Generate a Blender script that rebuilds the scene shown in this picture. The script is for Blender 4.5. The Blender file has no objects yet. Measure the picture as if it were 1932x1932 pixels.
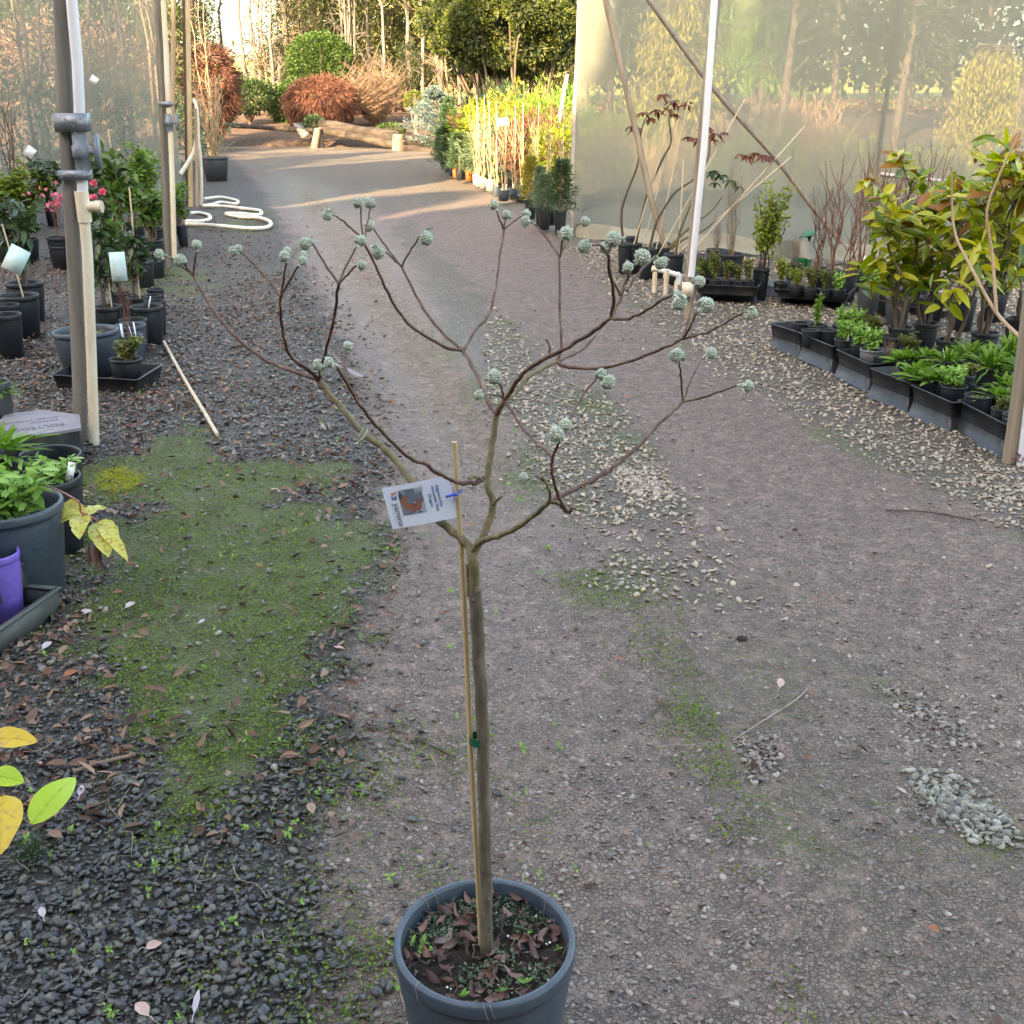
import bpy, math, random
import numpy as np
from mathutils import Vector, Matrix
random.seed(7); R = np.random.RandomState(11)
SC = bpy.context.scene; COL = SC.collection
PI = math.pi; rad = math.radians
# ---------------------------------------------------------------- camera
F = 2080.0; HC = 1.7; PITCH = rad(20.65)
cam = bpy.data.cameras.new('camera'); co = bpy.data.objects.new('camera', cam); COL.objects.link(co)
cam.sensor_width = 36; cam.lens = 36*F/1932; cam.clip_start = .05; cam.clip_end = 1500
co.location = (0, 0, HC); co.rotation_euler = (PI/2-PITCH, 0, 0); SC.camera = co
# ---------------------------------------------------------------- light
SUN_EL = 25; SUN_AZ = (0.46, 0.888)                      # direction the sunlight travels in plan
w = bpy.data.worlds.new('World'); SC.world = w; w.use_nodes = True
nt = w.node_tree; bgn = nt.nodes['Background']; sk = nt.nodes.new('ShaderNodeTexSky'); sk.sky_type = 'NISHITA'
sk.sun_disc = False; sk.sun_elevation = rad(SUN_EL); sk.sun_rotation = math.atan2(-SUN_AZ[0], -SUN_AZ[1])
sk.air_density = 1.0; sk.dust_density = 2.6; sk.ozone_density = .6
nt.links.new(sk.outputs[0], bgn.inputs[0]); bgn.inputs[1].default_value = .15
sl = bpy.data.lights.new('sun', 'SUN'); so = bpy.data.objects.new('sun', sl); COL.objects.link(so)
sl.energy = 4.2; sl.angle = rad(.53); sl.color = (1.0, .79, .55)
sv = Vector((SUN_AZ[0]*math.cos(rad(SUN_EL)), SUN_AZ[1]*math.cos(rad(SUN_EL)), -math.sin(rad(SUN_EL))))
so.rotation_euler = sv.to_track_quat('-Z', 'Y').to_euler(); so.location = (-20, -20, 20)
SC.view_settings.view_transform = 'Standard'; SC.view_settings.look = 'None'
SC.view_settings.exposure = 3.0; SC.view_settings.use_white_balance = True; SC.view_settings.white_balance_temperature = 8300; SC.view_settings.gamma = 1
SC.render.engine = 'CYCLES'; SC.cycles.use_denoising = True
SC.cycles.max_bounces = 5; SC.cycles.transparent_max_bounces = 16; SC.cycles.diffuse_bounces = 3
SC.cycles.glossy_bounces = 2; SC.cycles.transmission_bounces = 4; SC.cycles.caustics_reflective = False; SC.cycles.caustics_refractive = False
# ---------------------------------------------------------------- projection helpers (photo measured on a 1932 px square)
cp, sp = math.cos(PITCH), math.sin(PITCH)
def ray(u, v):
    a = (u-966)/F; b = (966-v)/F
    return np.array([a, cp+b*sp, -sp+b*cp])
def G(u, v, z=0.0):
    d = ray(u, v); t = (z-HC)/d[2]; p = d*t; return np.array([p[0], p[1], z])
def Yp(u, v, y):
    d = ray(u, v); t = y/d[1]; return np.array([d[0]*t, y, HC+d[2]*t])
def depth(p): return p[1]*cp-(p[2]-HC)*sp
def px(p): return depth(p)/F                            # metres in one photo pixel at p
def g2(*uv): return np.array([G(u, v)[:2] for u, v in uv])
# ---------------------------------------------------------------- mesh builder
class MB:
    def __init__(s): s.v = []; s.f = {3: [], 4: []}; s.n = 0; s.ng = []
    def add(s, v, f):
        v = np.asarray(v, float); f = np.asarray(f, int)
        s.v.append(v); s.f[f.shape[1]].append(f+s.n); s.n += len(v)
    def tube(s, pts, r, n=7, cap=True):
        pts = np.asarray(pts, float); k = len(pts); r = np.broadcast_to(np.asarray(r, float), (k,))
        t = np.gradient(pts, axis=0); t /= (np.linalg.norm(t, axis=1)[:, None]+1e-12)
        up = np.array([0, 0, 1.0]) if abs(t[0][2]) < .9 else np.array([1.0, 0, 0])
        a = np.cross(t[0], up); a /= np.linalg.norm(a); A = []
        for i in range(k):
            a = a-t[i]*np.dot(a, t[i]); a /= (np.linalg.norm(a)+1e-12); A.append(a)
        A = np.array(A); B = np.cross(t, A); th = np.linspace(0, 2*PI, n, endpoint=False)
        V = pts[:, None]+r[:, None, None]*(A[:, None]*np.cos(th)[None, :, None]+B[:, None]*np.sin(th)[None, :, None])
        i = np.arange(k-1)[:, None]*n; j = np.arange(n)[None]; j2 = (j+1) % n
        s.add(V.reshape(-1, 3), np.stack([i+j, i+j2, i+n+j2, i+n+j], -1).reshape(-1, 4))
        if cap:
            for e, c in ((0, pts[0]), (k-1, pts[-1])):
                ring = V[e]; jj = np.arange(n)
                f = np.stack([np.full(n, n), (jj+1) % n, jj], -1) if e == 0 else np.stack([np.full(n, n), jj, (jj+1) % n], -1)
                s.add(np.vstack([ring, c]), f)
    def box(s, c, d, rot=None, taper=1.0):
        c = np.asarray(c, float); d = np.asarray(d, float)/2
        V = np.array([[x, y, z] for z in (-1, 1) for x, y in ((-1, -1), (1, -1), (1, 1), (-1, 1))], float)
        V[:4, :2] *= taper; V = V*d
        if rot is not None: V = V@np.array(rot).T
        s.add(V+c, [[3, 2, 1, 0], [4, 5, 6, 7], [0, 1, 5, 4], [1, 2, 6, 5], [2, 3, 7, 6], [3, 0, 4, 7]])
    def lathe(s, prof, c=(0, 0, 0), n=32):
        p = np.asarray(prof, float); th = np.linspace(0, 2*PI, n, endpoint=False)
        V = np.stack([p[:, 0:1]*np.cos(th), p[:, 0:1]*np.sin(th), np.repeat(p[:, 1:2], n, 1)], -1).reshape(-1, 3)+np.asarray(c)
        i = np.arange(len(p)-1)[:, None]*n; j = np.arange(n)[None]; j2 = (j+1) % n
        s.add(V, np.stack([i+j, i+j2, i+n+j2, i+n+j], -1).reshape(-1, 4))
    def leaves(s, o, d, nrm, L, W, droop=.15, big=False, cup=.12):
        o = np.asarray(o, float); N = len(o); d = d/(np.linalg.norm(d, axis=1)[:, None]+1e-9)
        nrm = nrm-d*np.sum(nrm*d, 1)[:, None]; nrm /= (np.linalg.norm(nrm, axis=1)[:, None]+1e-9)
        sd = np.cross(d, nrm); L = np.broadcast_to(L, (N,))[:, None]; W = np.broadcast_to(W, (N,))[:, None]/2
        g = np.array([0, 0, -1.0])*L*droop
        if not big:
            V = np.stack([o, o+d*L*.5+sd*W+nrm*cup*W+g*.3, o+d*L+g, o+d*L*.5-sd*W+nrm*cup*W+g*.3], 1)
            s.add(V.reshape(-1, 3), (np.arange(N)[:, None]*4+np.array([[0, 1, 2, 3]])).reshape(-1, 4)); return
        c = nrm*W*cup*2
        V = np.stack([o, o+d*L*.28+g*.1, o+d*L*.62+g*.4, o+d*L+g, o+d*L*.25+sd*W*.85+c+g*.1, o+d*L*.6+sd*W*.9+c+g*.4,
                      o+d*L*.25-sd*W*.85+c+g*.1, o+d*L*.6-sd*W*.9+c+g*.4, o+d*L*.86+sd*W*.42+c*.5+g*.75, o+d*L*.86-sd*W*.42+c*.5+g*.75, o+d*L*.86+g*.72], 1)
        b = np.arange(N)[:, None, None]*11
        s.add(V.reshape(-1, 3), (b+np.array([[1, 4, 5, 2], [2, 7, 6, 1], [2, 5, 8, 10], [10, 9, 7, 2]])[None]).reshape(-1, 4))
        s.f[3].append((b+np.array([[0, 4, 1], [1, 6, 0], [10, 8, 3], [3, 9, 10]])[None]).reshape(-1, 3)+s.n-len(V.reshape(-1, 3)))
    def mesh(s, name, mat, smooth=True, off=(0, 0, 0)):
        V = np.vstack(s.v)-np.asarray(off, float); q = [x for x in s.f[4]]; t = [x for x in s.f[3]]
        q = np.vstack(q) if q else np.zeros((0, 4), int); t = np.vstack(t) if t else np.zeros((0, 3), int)
        m = bpy.data.meshes.new(name); m.vertices.add(len(V)); m.vertices.foreach_set('co', V.ravel())
        li = np.concatenate([q.ravel(), t.ravel()]); m.loops.add(len(li)); m.loops.foreach_set('vertex_index', li)
        npoly = len(q)+len(t); m.polygons.add(npoly)
        st = np.concatenate([np.arange(len(q))*4, len(q)*4+np.arange(len(t))*3]); m.polygons.foreach_set('loop_start', st)
        m.polygons.foreach_set('loop_total', np.concatenate([np.full(len(q), 4), np.full(len(t), 3)]))
        if smooth: m.polygons.foreach_set('use_smooth', np.ones(npoly, bool))
        m.update(calc_edges=True); m.validate(); m.materials.append(mat); return m
    def build(s, name, mat, parent=None, smooth=True, loc=None, off=None):
        if parent is not None: off = np.array(WL[parent.name]) if off is None else off
        elif loc is not None: off = loc
        else: off = (0, 0, 0)
        o = bpy.data.objects.new(name, s.mesh(name, mat, smooth, off)); COL.objects.link(o)
        if parent is not None: o.parent = parent; WL[o.name] = tuple(off)
        else: o.location = off; WL[o.name] = tuple(off)
        return o
WL = {}
def thing(name, label, cat, loc=(0, 0, 0), group=None):
    o = bpy.data.objects.new(name, None); COL.objects.link(o); o.location = loc; o.empty_display_size = .1
    WL[o.name] = tuple(loc); return tag(o, label, cat, group)
def tag(o, label, cat, group=None, kind=None):
    o['label'] = label; o['category'] = cat
    if group: o['group'] = group
    if kind: o['kind'] = kind
    return o
def struct(o): o['kind'] = 'structure'; return o
def child(name, mesh, parent, scale=(1, 1, 1), loc=(0, 0, 0), rz=0):
    o = bpy.data.objects.new(name, mesh); COL.objects.link(o); o.parent = parent; o.scale = scale; o.location = loc; o.rotation_euler = (0, 0, rz); return o
def copy_tree(root, loc, rz=0, sc=1, label=None, group=None):
    r = root.copy(); COL.objects.link(r); r.location = loc; r.rotation_euler = (0, 0, rz); r.scale = (sc, sc, sc)
    if label: r['label'] = label
    if group: r['group'] = group
    for ch in list(root.children):
        c = ch.copy(); COL.objects.link(c); c.parent = r
        for g in ch.children:
            e = g.copy(); COL.objects.link(e); e.parent = c
    return r
def cr(pts, k=4):
    p = np.asarray(pts, float); p = np.vstack([2*p[0]-p[1], p, 2*p[-1]-p[-2]]); out = []
    for i in range(1, len(p)-2):
        for t in np.arange(k)/k:
            out.append(.5*((2*p[i])+(-p[i-1]+p[i+1])*t+(2*p[i-1]-5*p[i]+4*p[i+1]-p[i+2])*t*t+(-p[i-1]+3*p[i]-3*p[i+1]+p[i+2])*t**3))
    out.append(p[-2]); return np.array(out)
def rdir(n, up=0.0):
    d = R.normal(size=(n, 3)); d[:, 2] += up; return d/np.linalg.norm(d, axis=1)[:, None]
# ---------------------------------------------------------------- materials
def nm(name):
    m = bpy.data.materials.new(name); m.use_nodes = True; t = m.node_tree; return m, t, t.nodes['Principled BSDF']
def N(t, kind, **kw):
    n = t.nodes.new('ShaderNode'+kind)
    for k, v in kw.items():
        if k.startswith('i_'): n.inputs[k[2:].replace('_', ' ')].default_value = v
        else: setattr(n, k, v)
    return n
def ramp(t, fac, stops, interp='LINEAR'):
    r = N(t, 'ValToRGB'); e = r.color_ramp.elements; r.color_ramp.interpolation = interp
    while len(e) < len(stops): e.new(.5)
    for x, (p, c) in zip(e, stops): x.position = p; x.color = (c[0], c[1], c[2], 1)
    t.links.new(fac, r.inputs[0]); return r.outputs[0]
def mixc(t, f, a, b, mode='MIX'):
    n = N(t, 'Mix', data_type='RGBA', blend_type=mode)
    for s, val in ((n.inputs[0], f), (n.inputs[6], a), (n.inputs[7], b)):
        if isinstance(val, (int, float)): s.default_value = val
        elif isinstance(val, tuple): s.default_value = (*val, 1)
        else: t.links.new(val, s)
    return n.outputs[2]
def math_(t, op, a, b=0.0, clamp=False):
    n = N(t, 'Math', operation=op, use_clamp=clamp)
    for s, val in ((n.inputs[0], a), (n.inputs[1], b)):
        if isinstance(val, (int, float)): s.default_value = val
        else: t.links.new(val, s)
    return n.outputs[0]
def noise(t, scale, vec=None, detail=4, rough=.55):
    n = N(t, 'TexNoise'); n.inputs['Scale'].default_value = scale; n.inputs['Detail'].default_value = detail; n.inputs['Roughness'].default_value = rough
    if vec: t.links.new(vec, n.inputs['Vector'])
    return n.outputs[0]
def bump(t, p, h, st=.3, dist=.01):
    b = N(t, 'Bump'); b.inputs['Strength'].default_value = st; b.inputs['Distance'].default_value = dist
    t.links.new(h, b.inputs['Height']); t.links.new(b.outputs[0], p.inputs['Normal']); return b
def surf(name, c1, c2, scale=8, rough=.6, bs=.2, stretch=None, c3=None, metal=0, bd=.004, spec=.5):
    m, t, p = nm(name); g = N(t, 'TexCoord'); v = g.outputs['Object']
    if stretch:
        mp = N(t, 'Mapping'); mp.inputs['Scale'].default_value = stretch; t.links.new(v, mp.inputs[0]); v = mp.outputs[0]
    n1 = noise(t, scale, v, 6, .65); st = [(.3, c1), (.7, c2)]
    if c3: st = [(.28, c1), (.5, c2), (.72, c3)]
    t.links.new(ramp(t, n1, st), p.inputs['Base Color']); p.inputs['Roughness'].default_value = rough; p.inputs['Metallic'].default_value = metal
    p.inputs['Specular IOR Level'].default_value = spec
    bump(t, p, noise(t, scale*4, v, 5), bs, bd); return m
def leafm(name, cols, trans=.35, rough=.5, blotch=0, bc=(.3, .15, .05), spec=.4):
    m, t, p = nm(name); g = N(t, 'NewGeometry'); c = ramp(t, g.outputs['Random Per Island'], [(i/max(1, len(cols)-1), x) for i, x in enumerate(cols)])
    if blotch:
        n1 = noise(t, 14 if blotch < 1 else 60, g.outputs['Position'], 4); c = mixc(t, ramp(t, n1, [(.52, (0, 0, 0)), (.66, (blotch, blotch, blotch))]), c, bc)
    t.links.new(c, p.inputs['Base Color']); p.inputs['Roughness'].default_value = rough; p.inputs['Specular IOR Level'].default_value = spec
    if trans > 0:
        tr = N(t, 'BsdfTranslucent'); hs = N(t, 'HueSaturation'); hs.inputs['Value'].default_value = 1.25; hs.inputs['Saturation'].default_value = 1.1
        t.links.new(c, hs.inputs['Color']); t.links.new(hs.outputs[0], tr.inputs[0]); mx = N(t, 'MixShader'); mx.inputs[0].default_value = trans
        t.links.new(p.outputs[0], mx.inputs[1]); t.links.new(tr.outputs[0], mx.inputs[2]); t.links.new(mx.outputs[0], t.nodes['Material Output'].inputs[0])
    return m
M = {}
M['pot'] = surf('black_plastic', (.008, .011, .016), (.018, .023, .031), 12, .42, .15)
M['potblue'] = surf('slate_plastic', (.026, .042, .062), (.045, .066, .09), 14, .4, .15, c3=(.06, .075, .09))
M['potgrey'] = surf('grey_plastic', (.11, .12, .14), (.18, .19, .21), 9, .5, .1)
M['potdark'] = surf('charcoal_plastic', (.03, .034, .04), (.055, .06, .07), 9, .5, .1)
M['potorange'] = surf('terracotta_plastic', (.45, .07, .02), (.6, .12, .04), 9, .5, .1)
M['potcream'] = surf('stone_plastic', (.27, .25, .22), (.36, .33, .29), 9, .6, .1)
M['purple'] = surf('purple_plastic', (.14, .09, .42), (.2, .13, .55), 9, .35, .05)
M['tray'] = surf('tray_plastic', (.010, .012, .017), (.022, .025, .032), 10, .42, .2, c3=(.06, .06, .055))
M['traygrey'] = surf('grey_tray_plastic', (.045, .055, .05), (.075, .085, .08), 10, .55, .2)
M['box'] = surf('mauve_grey_board', (.17, .145, .16), (.24, .205, .225), 6, .6, .08)
M['boxmark'] = surf('moulded_mark', (.085, .075, .085), (.12, .10, .12), 10, .7, .05)
M['soil'] = surf('potting_soil', (.012, .009, .007), (.05, .038, .028), 60, .95, 1.0, c3=(.10, .075, .055), bd=.01)
M['bark'] = surf('grey_brown_bark', (.055, .048, .034), (.11, .093, .062), 40, .8, .8, stretch=(1, 1, .35), c3=(.20, .17, .12))
M['barkgreen'] = surf('olive_bark', (.085, .07, .032), (.16, .13, .065), 60, .75, .7, stretch=(1, 1, .5), c3=(.25, .20, .12))
M['twigbark'] = surf('red_brown_twig', (.055, .022, .016), (.11, .05, .032), 40, .6, .4, c3=(.25, .17, .11))
M['bamboo'] = surf('bamboo_cane', (.42, .30, .16), (.60, .46, .27), 20, .5, .2, stretch=(1, 1, .15))
M['bamboo2'] = surf('weathered_cane', (.45, .36, .24), (.62, .52, .38), 20, .6, .2, stretch=(1, 1, .15))
M['timber'] = surf('weathered_timber', (.16, .13, .10), (.27, .225, .17), 14, .8, .5, stretch=(1, 1, .07), c3=(.36, .30, .22))
M['timbergrey'] = surf('grey_timber', (.09, .085, .075), (.16, .15, .135), 14, .8, .5, stretch=(1, 1, .07), c3=(.22, .20, .165))
M['timberbrown'] = surf('tan_timber', (.30, .20, .12), (.44, .31, .20), 14, .7, .4, stretch=(1, 1, .07))
M['steel'] = surf('galvanised_steel', (.27, .25, .23), (.42, .40, .37), 9, .45, .12, c3=(.33, .27, .2), metal=.3)
M['steeldark'] = surf('dark_steel', (.10, .09, .08), (.20, .18, .155), 12, .5, .15, c3=(.26, .2, .13), metal=.2)
M['strap'] = surf('strap_metal', (.16, .18, .21), (.28, .30, .33), 30, .45, .1, metal=.6)
M['pvc'] = surf('white_pvc', (.58, .60, .66), (.74, .75, .78), 7, .35, .05, stretch=(1, 1, .4))
M['pvccream'] = surf('stained_pvc', (.45, .37, .26), (.66, .58, .44), 9, .45, .1, stretch=(1, 1, .3), c3=(.72, .68, .58))
M['valve'] = surf('grey_valve', (.11, .14, .18), (.19, .22, .26), 10, .45, .05)
M['hose'] = surf('cream_hose', (.60, .57, .50), (.74, .71, .64), 10, .4, .05)
M['white'] = surf('white_label', (.75, .77, .8), (.84, .85, .87), 10, .4, .02)
M['aqua'] = surf('aqua_label', (.32, .62, .62), (.72, .82, .84), 3, .4, .02)
M['ink'] = surf('blue_ink', (.05, .12, .28), (.07, .16, .34), 10, .6, 0)
M['inkgrey'] = surf('grey_ink', (.12, .13, .16), (.18, .19, .22), 10, .6, 0)
M['inklight'] = surf('pale_ink', (.42, .46, .52), (.5, .54, .6), 10, .6, 0)
M['orange'] = surf('orange_ink', (.7, .16, .03), (.8, .22, .05), 10, .6, 0)
M['bluetie'] = surf('blue_plastic_tie', (.01, .05, .45), (.02, .09, .6), 10, .35, .05)
M['greentape'] = surf('green_tape', (.0, .07, .04), (.01, .12, .07), 10, .4, .05)
M['greenplastic'] = surf('green_plastic', (.01, .10, .05), (.02, .16, .08), 10, .4, .05)
M['pink'] = leafm('pink_petals', [(.75, .12, .2), (.8, .25, .33)], .3)
M['log'] = surf('blackened_log', (.010, .008, .006), (.03, .022, .017), 5, .9, .9, stretch=(.12, 1, 1), c3=(.085, .065, .05), bd=.03)
M['logcut'] = surf('cut_log_face', (.11, .08, .055), (.19, .145, .105), 9, .85, .5, c3=(.26, .21, .16))
M['silver'] = surf('silver_trunk', (.06, .05, .042), (.12, .105, .09), 6, .8, .4, stretch=(1, 1, .2), c3=(.20, .18, .155))
M['browntrunk'] = surf('brown_trunk', (.045, .034, .025), (.10, .077, .057), 8, .85, .5, stretch=(1, 1, .3), c3=(.17, .13, .10))
M['twigtan'] = surf('tan_twigs', (.30, .20, .11), (.46, .33, .20), 10, .7, .2)
M['twigbrown'] = surf('brown_twigs', (.12, .085, .055), (.24, .17, .11), 10, .7, .2)
M['twigbrown2'] = surf('hazel_twigs', (.13, .085, .055), (.24, .165, .11), 10, .7, .2)
M['stemgreen'] = surf('green_stem', (.07, .07, .03), (.15, .12, .05), 20, .6, .2)
M['stemdark'] = surf('dark_stem', (.05, .035, .025), (.11, .08, .055), 20, .7, .2)
M['twigred'] = surf('red_stem', (.10, .045, .035), (.2, .095, .06), 20, .6, .2)
M['lv'] = leafm('mid_green_leaves', [(.03, .07, .012), (.06, .13, .02), (.11, .19, .035)])
M['lvbright'] = leafm('bright_green_leaves', [(.07, .16, .02), (.13, .26, .035), (.22, .34, .06)])
M['lvdark'] = leafm('dark_green_leaves', [(.012, .035, .01), (.03, .065, .018), (.05, .09, .028)], .2, .35)
M['lvyel'] = leafm('yellow_green_leaves', [(.10, .17, .02), (.20, .26, .03), (.32, .33, .05)])
M['olive'] = leafm('olive_leaves', [(.05, .08, .02), (.12, .15, .035), (.20, .21, .05), (.12, .07, .03)])
M['lvgray'] = leafm('grey_green_leaves', [(.06, .10, .06), (.11, .17, .09), (.18, .24, .14)])
M['pine'] = leafm('pine_needles', [(.02, .05, .02), (.04, .085, .035), (.07, .12, .05)], .15)
M['forest'] = leafm('woodland_leaves', [(.022, .036, .012), (.045, .062, .018), (.085, .10, .028), (.14, .15, .045)], .3)
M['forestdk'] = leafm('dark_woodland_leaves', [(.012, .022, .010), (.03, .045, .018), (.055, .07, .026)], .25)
M['cloud'] = leafm('golden_conifer_needles', [(.022, .045, .008), (.05, .085, .014), (.10, .135, .02), (.17, .17, .028)], .15)
M['dome'] = leafm('dome_conifer_leaves', [(.016, .042, .008), (.035, .078, .013), (.06, .115, .02)], .2)
M['maple'] = leafm('rust_maple_twigs', [(.075, .032, .022), (.13, .052, .034), (.20, .085, .052)], .15, .7)
M['spruce'] = leafm('blue_spruce_needles', [(.05, .09, .09), (.10, .16, .155), (.20, .26, .25)], .15)
M['goldlv'] = leafm('gold_conifer_leaves', [(.16, .17, .025), (.28, .26, .04), (.42, .36, .07)])
M['bronze'] = leafm('bronze_leaves', [(.09, .018, .014), (.16, .045, .02), (.22, .10, .03)], .3, .4)
M['magn'] = leafm('magnolia_leaves', [(.07, .13, .015), (.22, .30, .025), (.42, .43, .04), (.50, .46, .05), (.13, .20, .025)], .35, .3, spec=.5)
M['magnb'] = leafm('magnolia_brown_leaves', [(.22, .09, .02), (.32, .15, .035), (.13, .14, .03)], .2, .4)
M['ylw'] = leafm('yellowed_leaves', [(.62, .50, .08), (.55, .56, .12)], .3, .4, blotch=1, bc=(.42, .24, .06))
M['limeleaf'] = leafm('lime_leaf', [(.34, .50, .02), (.40, .56, .03)], .3, .25, spec=.6)
M['yleaf'] = leafm('golden_leaf', [(.78, .55, .05), (.72, .50, .06)], .3, .3, blotch=1, bc=(.55, .28, .12))
M['litter'] = leafm('dead_leaves', [(.05, .028, .02), (.12, .065, .045), (.20, .11, .07), (.32, .21, .15), (.10, .05, .04), (.24, .13, .085)], .05, .75)
M['pinkleaf'] = leafm('pale_dead_leaf', [(.42, .33, .31), (.50, .42, .38)], .05, .7)
M['moss'] = leafm('moss_flakes', [(.04, .075, .010), (.085, .155, .016), (.13, .23, .022), (.18, .28, .035), (.12, .11, .025)], .3, .6)
M['mossy'] = leafm('yellow_moss', [(.30, .32, .03), (.42, .40, .04)], .2, .7)
M['weed'] = leafm('weed_leaves', [(.14, .30, .06), (.24, .42, .09), (.32, .5, .13)])
def stonem(name, cols):
    m, t, p = nm(name); g = N(t, 'NewGeometry'); c = ramp(t, g.outputs['Random Per Island'], [(i/(len(cols)-1), x) for i, x in enumerate(cols)])
    c = mixc(t, .5, c, ramp(t, noise(t, 220, g.outputs['Position'], 3), [(.3, (.35, .35, .35)), (.7, (.75, .72, .68))]), 'MULTIPLY')
    c = mixc(t, 1.0, c, (1.5, 1.5, 1.5), 'MULTIPLY')
    t.links.new(c, p.inputs['Base Color']); p.inputs['Roughness'].default_value = .42; return m
M['stdark'] = stonem('dark_gravel', [(.020, .023, .029), (.05, .053, .058), (.032, .031, .030), (.085, .08, .068), (.043, .046, .052), (.125, .115, .095), (.035, .036, .038), (.075, .065, .052)])
M['stmid'] = stonem('mid_gravel', [(.05, .05, .052), (.13, .12, .105), (.08, .075, .07), (.19, .165, .14), (.06, .06, .06), (.24, .21, .18), (.10, .09, .08)])
M['sttan'] = stonem('tan_gravel', [(.22, .175, .13), (.35, .28, .21), (.14, .12, .10), (.42, .35, .26), (.26, .235, .21), (.20, .16, .115)])
M['sttrack'] = stonem('track_gravel', [(.12, .10, .088), (.19, .155, .13), (.06, .056, .054), (.16, .125, .105), (.30, .26, .225), (.09, .078, .07), (.23, .175, .145)])
M['stpale'] = stonem('pale_pebbles', [(.10, .10, .08), (.20, .19, .15), (.055, .056, .055), (.15, .145, .115), (.30, .29, .25), (.17, .16, .12), (.08, .08, .074)])
# ================================================================ GROUND
def line_x(*uv):
    q = g2(*uv); q = q[np.argsort(q[:, 1])]; return lambda y: np.interp(y, q[:, 1], q[:, 0])
def sdist(x, y, poly):
    "signed distance, positive inside"
    d = np.full(x.shape, 1e9); ins = np.zeros(x.shape, bool); n = len(poly)
    for i in range(n):
        ax, ay = poly[i]; bx, by = poly[(i+1) % n]; ex, ey = bx-ax, by-ay
        t = np.clip(((x-ax)*ex+(y-ay)*ey)/(ex*ex+ey*ey+1e-12), 0, 1); d = np.minimum(d, np.hypot(x-ax-t*ex, y-ay-t*ey))
        ins ^= ((ay > y) != (by > y)) & (x < ex*(y-ay)/(by-ay+1e-12)+ax)
    return np.where(ins, d, -d)
def vnoise(x, y, s, seed=0):
    x = x*s+seed*17.3; y = y*s+seed*9.1; xi = np.floor(x).astype(int); yi = np.floor(y).astype(int); fx = x-xi; fy = y-yi
    h = lambda a, b: ((np.sin(a*127.1+b*311.7+seed*3.7)*43758.5453) % 1.0)
    fx = fx*fx*(3-2*fx); fy = fy*fy*(3-2*fy)
    return (h(xi, yi)*(1-fx)+h(xi+1, yi)*fx)*(1-fy)+(h(xi, yi+1)*(1-fx)+h(xi+1, yi+1)*fx)*fy
def fbm(x, y, s, seed=0): return (vnoise(x, y, s, seed)+.5*vnoise(x, y, s*2.1, seed+1)+.25*vnoise(x, y, s*4.3, seed+2))/1.75
sig = lambda v, w_: 1/(1+np.exp(-np.clip(v/w_, -30, 30)))
LGx = line_x((590, 1932), (645, 1800), (600, 1650), (640, 1500), (655, 1420), (695, 1250), (715, 1100), (705, 960), (730, 830), (690, 740), (640, 640), (585, 540), (555, 470), (520, 400), (470, 330), (430, 290))
C0x = line_x((745, 430), (790, 500), (835, 600), (880, 690), (950, 800), (1065, 960), (1180, 1120), (1330, 1330), (1560, 1600), (1750, 1932))
C1x = line_x((775, 430), (900, 540), (1010, 650), (1110, 740), (1230, 850), (1340, 980), (1560, 1180), (1932, 1560), (2300, 1932))
RSx = line_x((930, 375), (985, 410), (1050, 455), (1160, 540), (1300, 655), (1450, 750), (1600, 835), (1750, 915), (1932, 1010), (2300, 1250))
MOSS = [(g2((120, 850), (330, 838), (480, 900), (590, 960), (690, 1010), (720, 1150), (650, 1290), (600, 1420), (420, 1500), (300, 1440), (240, 1360), (120, 1290), (100, 1150), (150, 980)), 1.0, .07),
        (g2((290, 500), (360, 495), (400, 530), (350, 552), (280, 548)), .9, .15), (g2((380, 425), (430, 400), (510, 395), (545, 430), (480, 445), (390, 440)), .75, .2),
        (g2((600, 1400), (720, 1350), (740, 1600), (700, 1900), (560, 1900), (600, 1600)), .42, .10),
        (g2((1300, 1080), (1420, 1150), (1640, 1400), (1830, 1640), (1760, 1680), (1560, 1480), (1350, 1250)), .5, .10),
        (g2((1850, 920), (1932, 950), (1932, 1030), (1780, 940)), .7, .08),
        (g2((0, 900), (150, 900), (150, 1100), (0, 1120)), .6, .15)]
YM = g2((185, 900), (230, 888), (272, 905), (262, 925), (215, 937), (183, 920))
def zones(x, y):
    n1 = fbm(x, y, 2.6, 1)-.5; n2 = fbm(x, y, 9, 2)-.5
    lg = sig(LGx(y)-x+n1*.35+n2*.12, .05+.006*y)
    rs = sig(x-RSx(y)+n1*.25+n2*.1, .04+.006*y)
    cs = sig(x-C0x(y)+n1*.3+n2*.1, .06)*sig(C1x(y)-x+n1*.3, .06)
    near = sig(y-3.9+n1*1.4, .35)
    tan = np.clip(rs+cs*near*(.85+n1), 0, 1)
    loose = cs*(1-near)
    moss = np.zeros_like(x)
    for q, a, wd in MOSS: moss = np.maximum(moss, a*(sig(LGx(y)+.05-x, .05) if a == 1.0 else 1)*sig(sdist(x, y, q)+n1*.9*np.clip(y/3, .6, 2)+n2*.6, wd*.9))
    # moss lines along the edges of the wheel tracks
    for fx, a, wd in ((C0x, .62, .17), (C1x, .7, .2), (RSx, .7, .16)):
        e = np.exp(-((x-fx(y)+n1*.3)/wd)**2)*a*np.clip(.5+n1*2.6, 0, 1)*sig(14-y, 1.5)
        moss = np.maximum(moss, e)
    wet = np.exp(-((x-(LGx(y)+.42+.06*y*.3))/(.30+.02*y))**2)*sig(y-4.0, .8)*sig(26-y, 2)
    lgd = np.clip(lg, 0, 1); tan = np.maximum(tan, .78*sig(y-17.5+n1*3, 1.2)*(1-lg))
    return moss, lgd, tan, np.clip(wet*(1-lgd), 0, 1), loose
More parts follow.
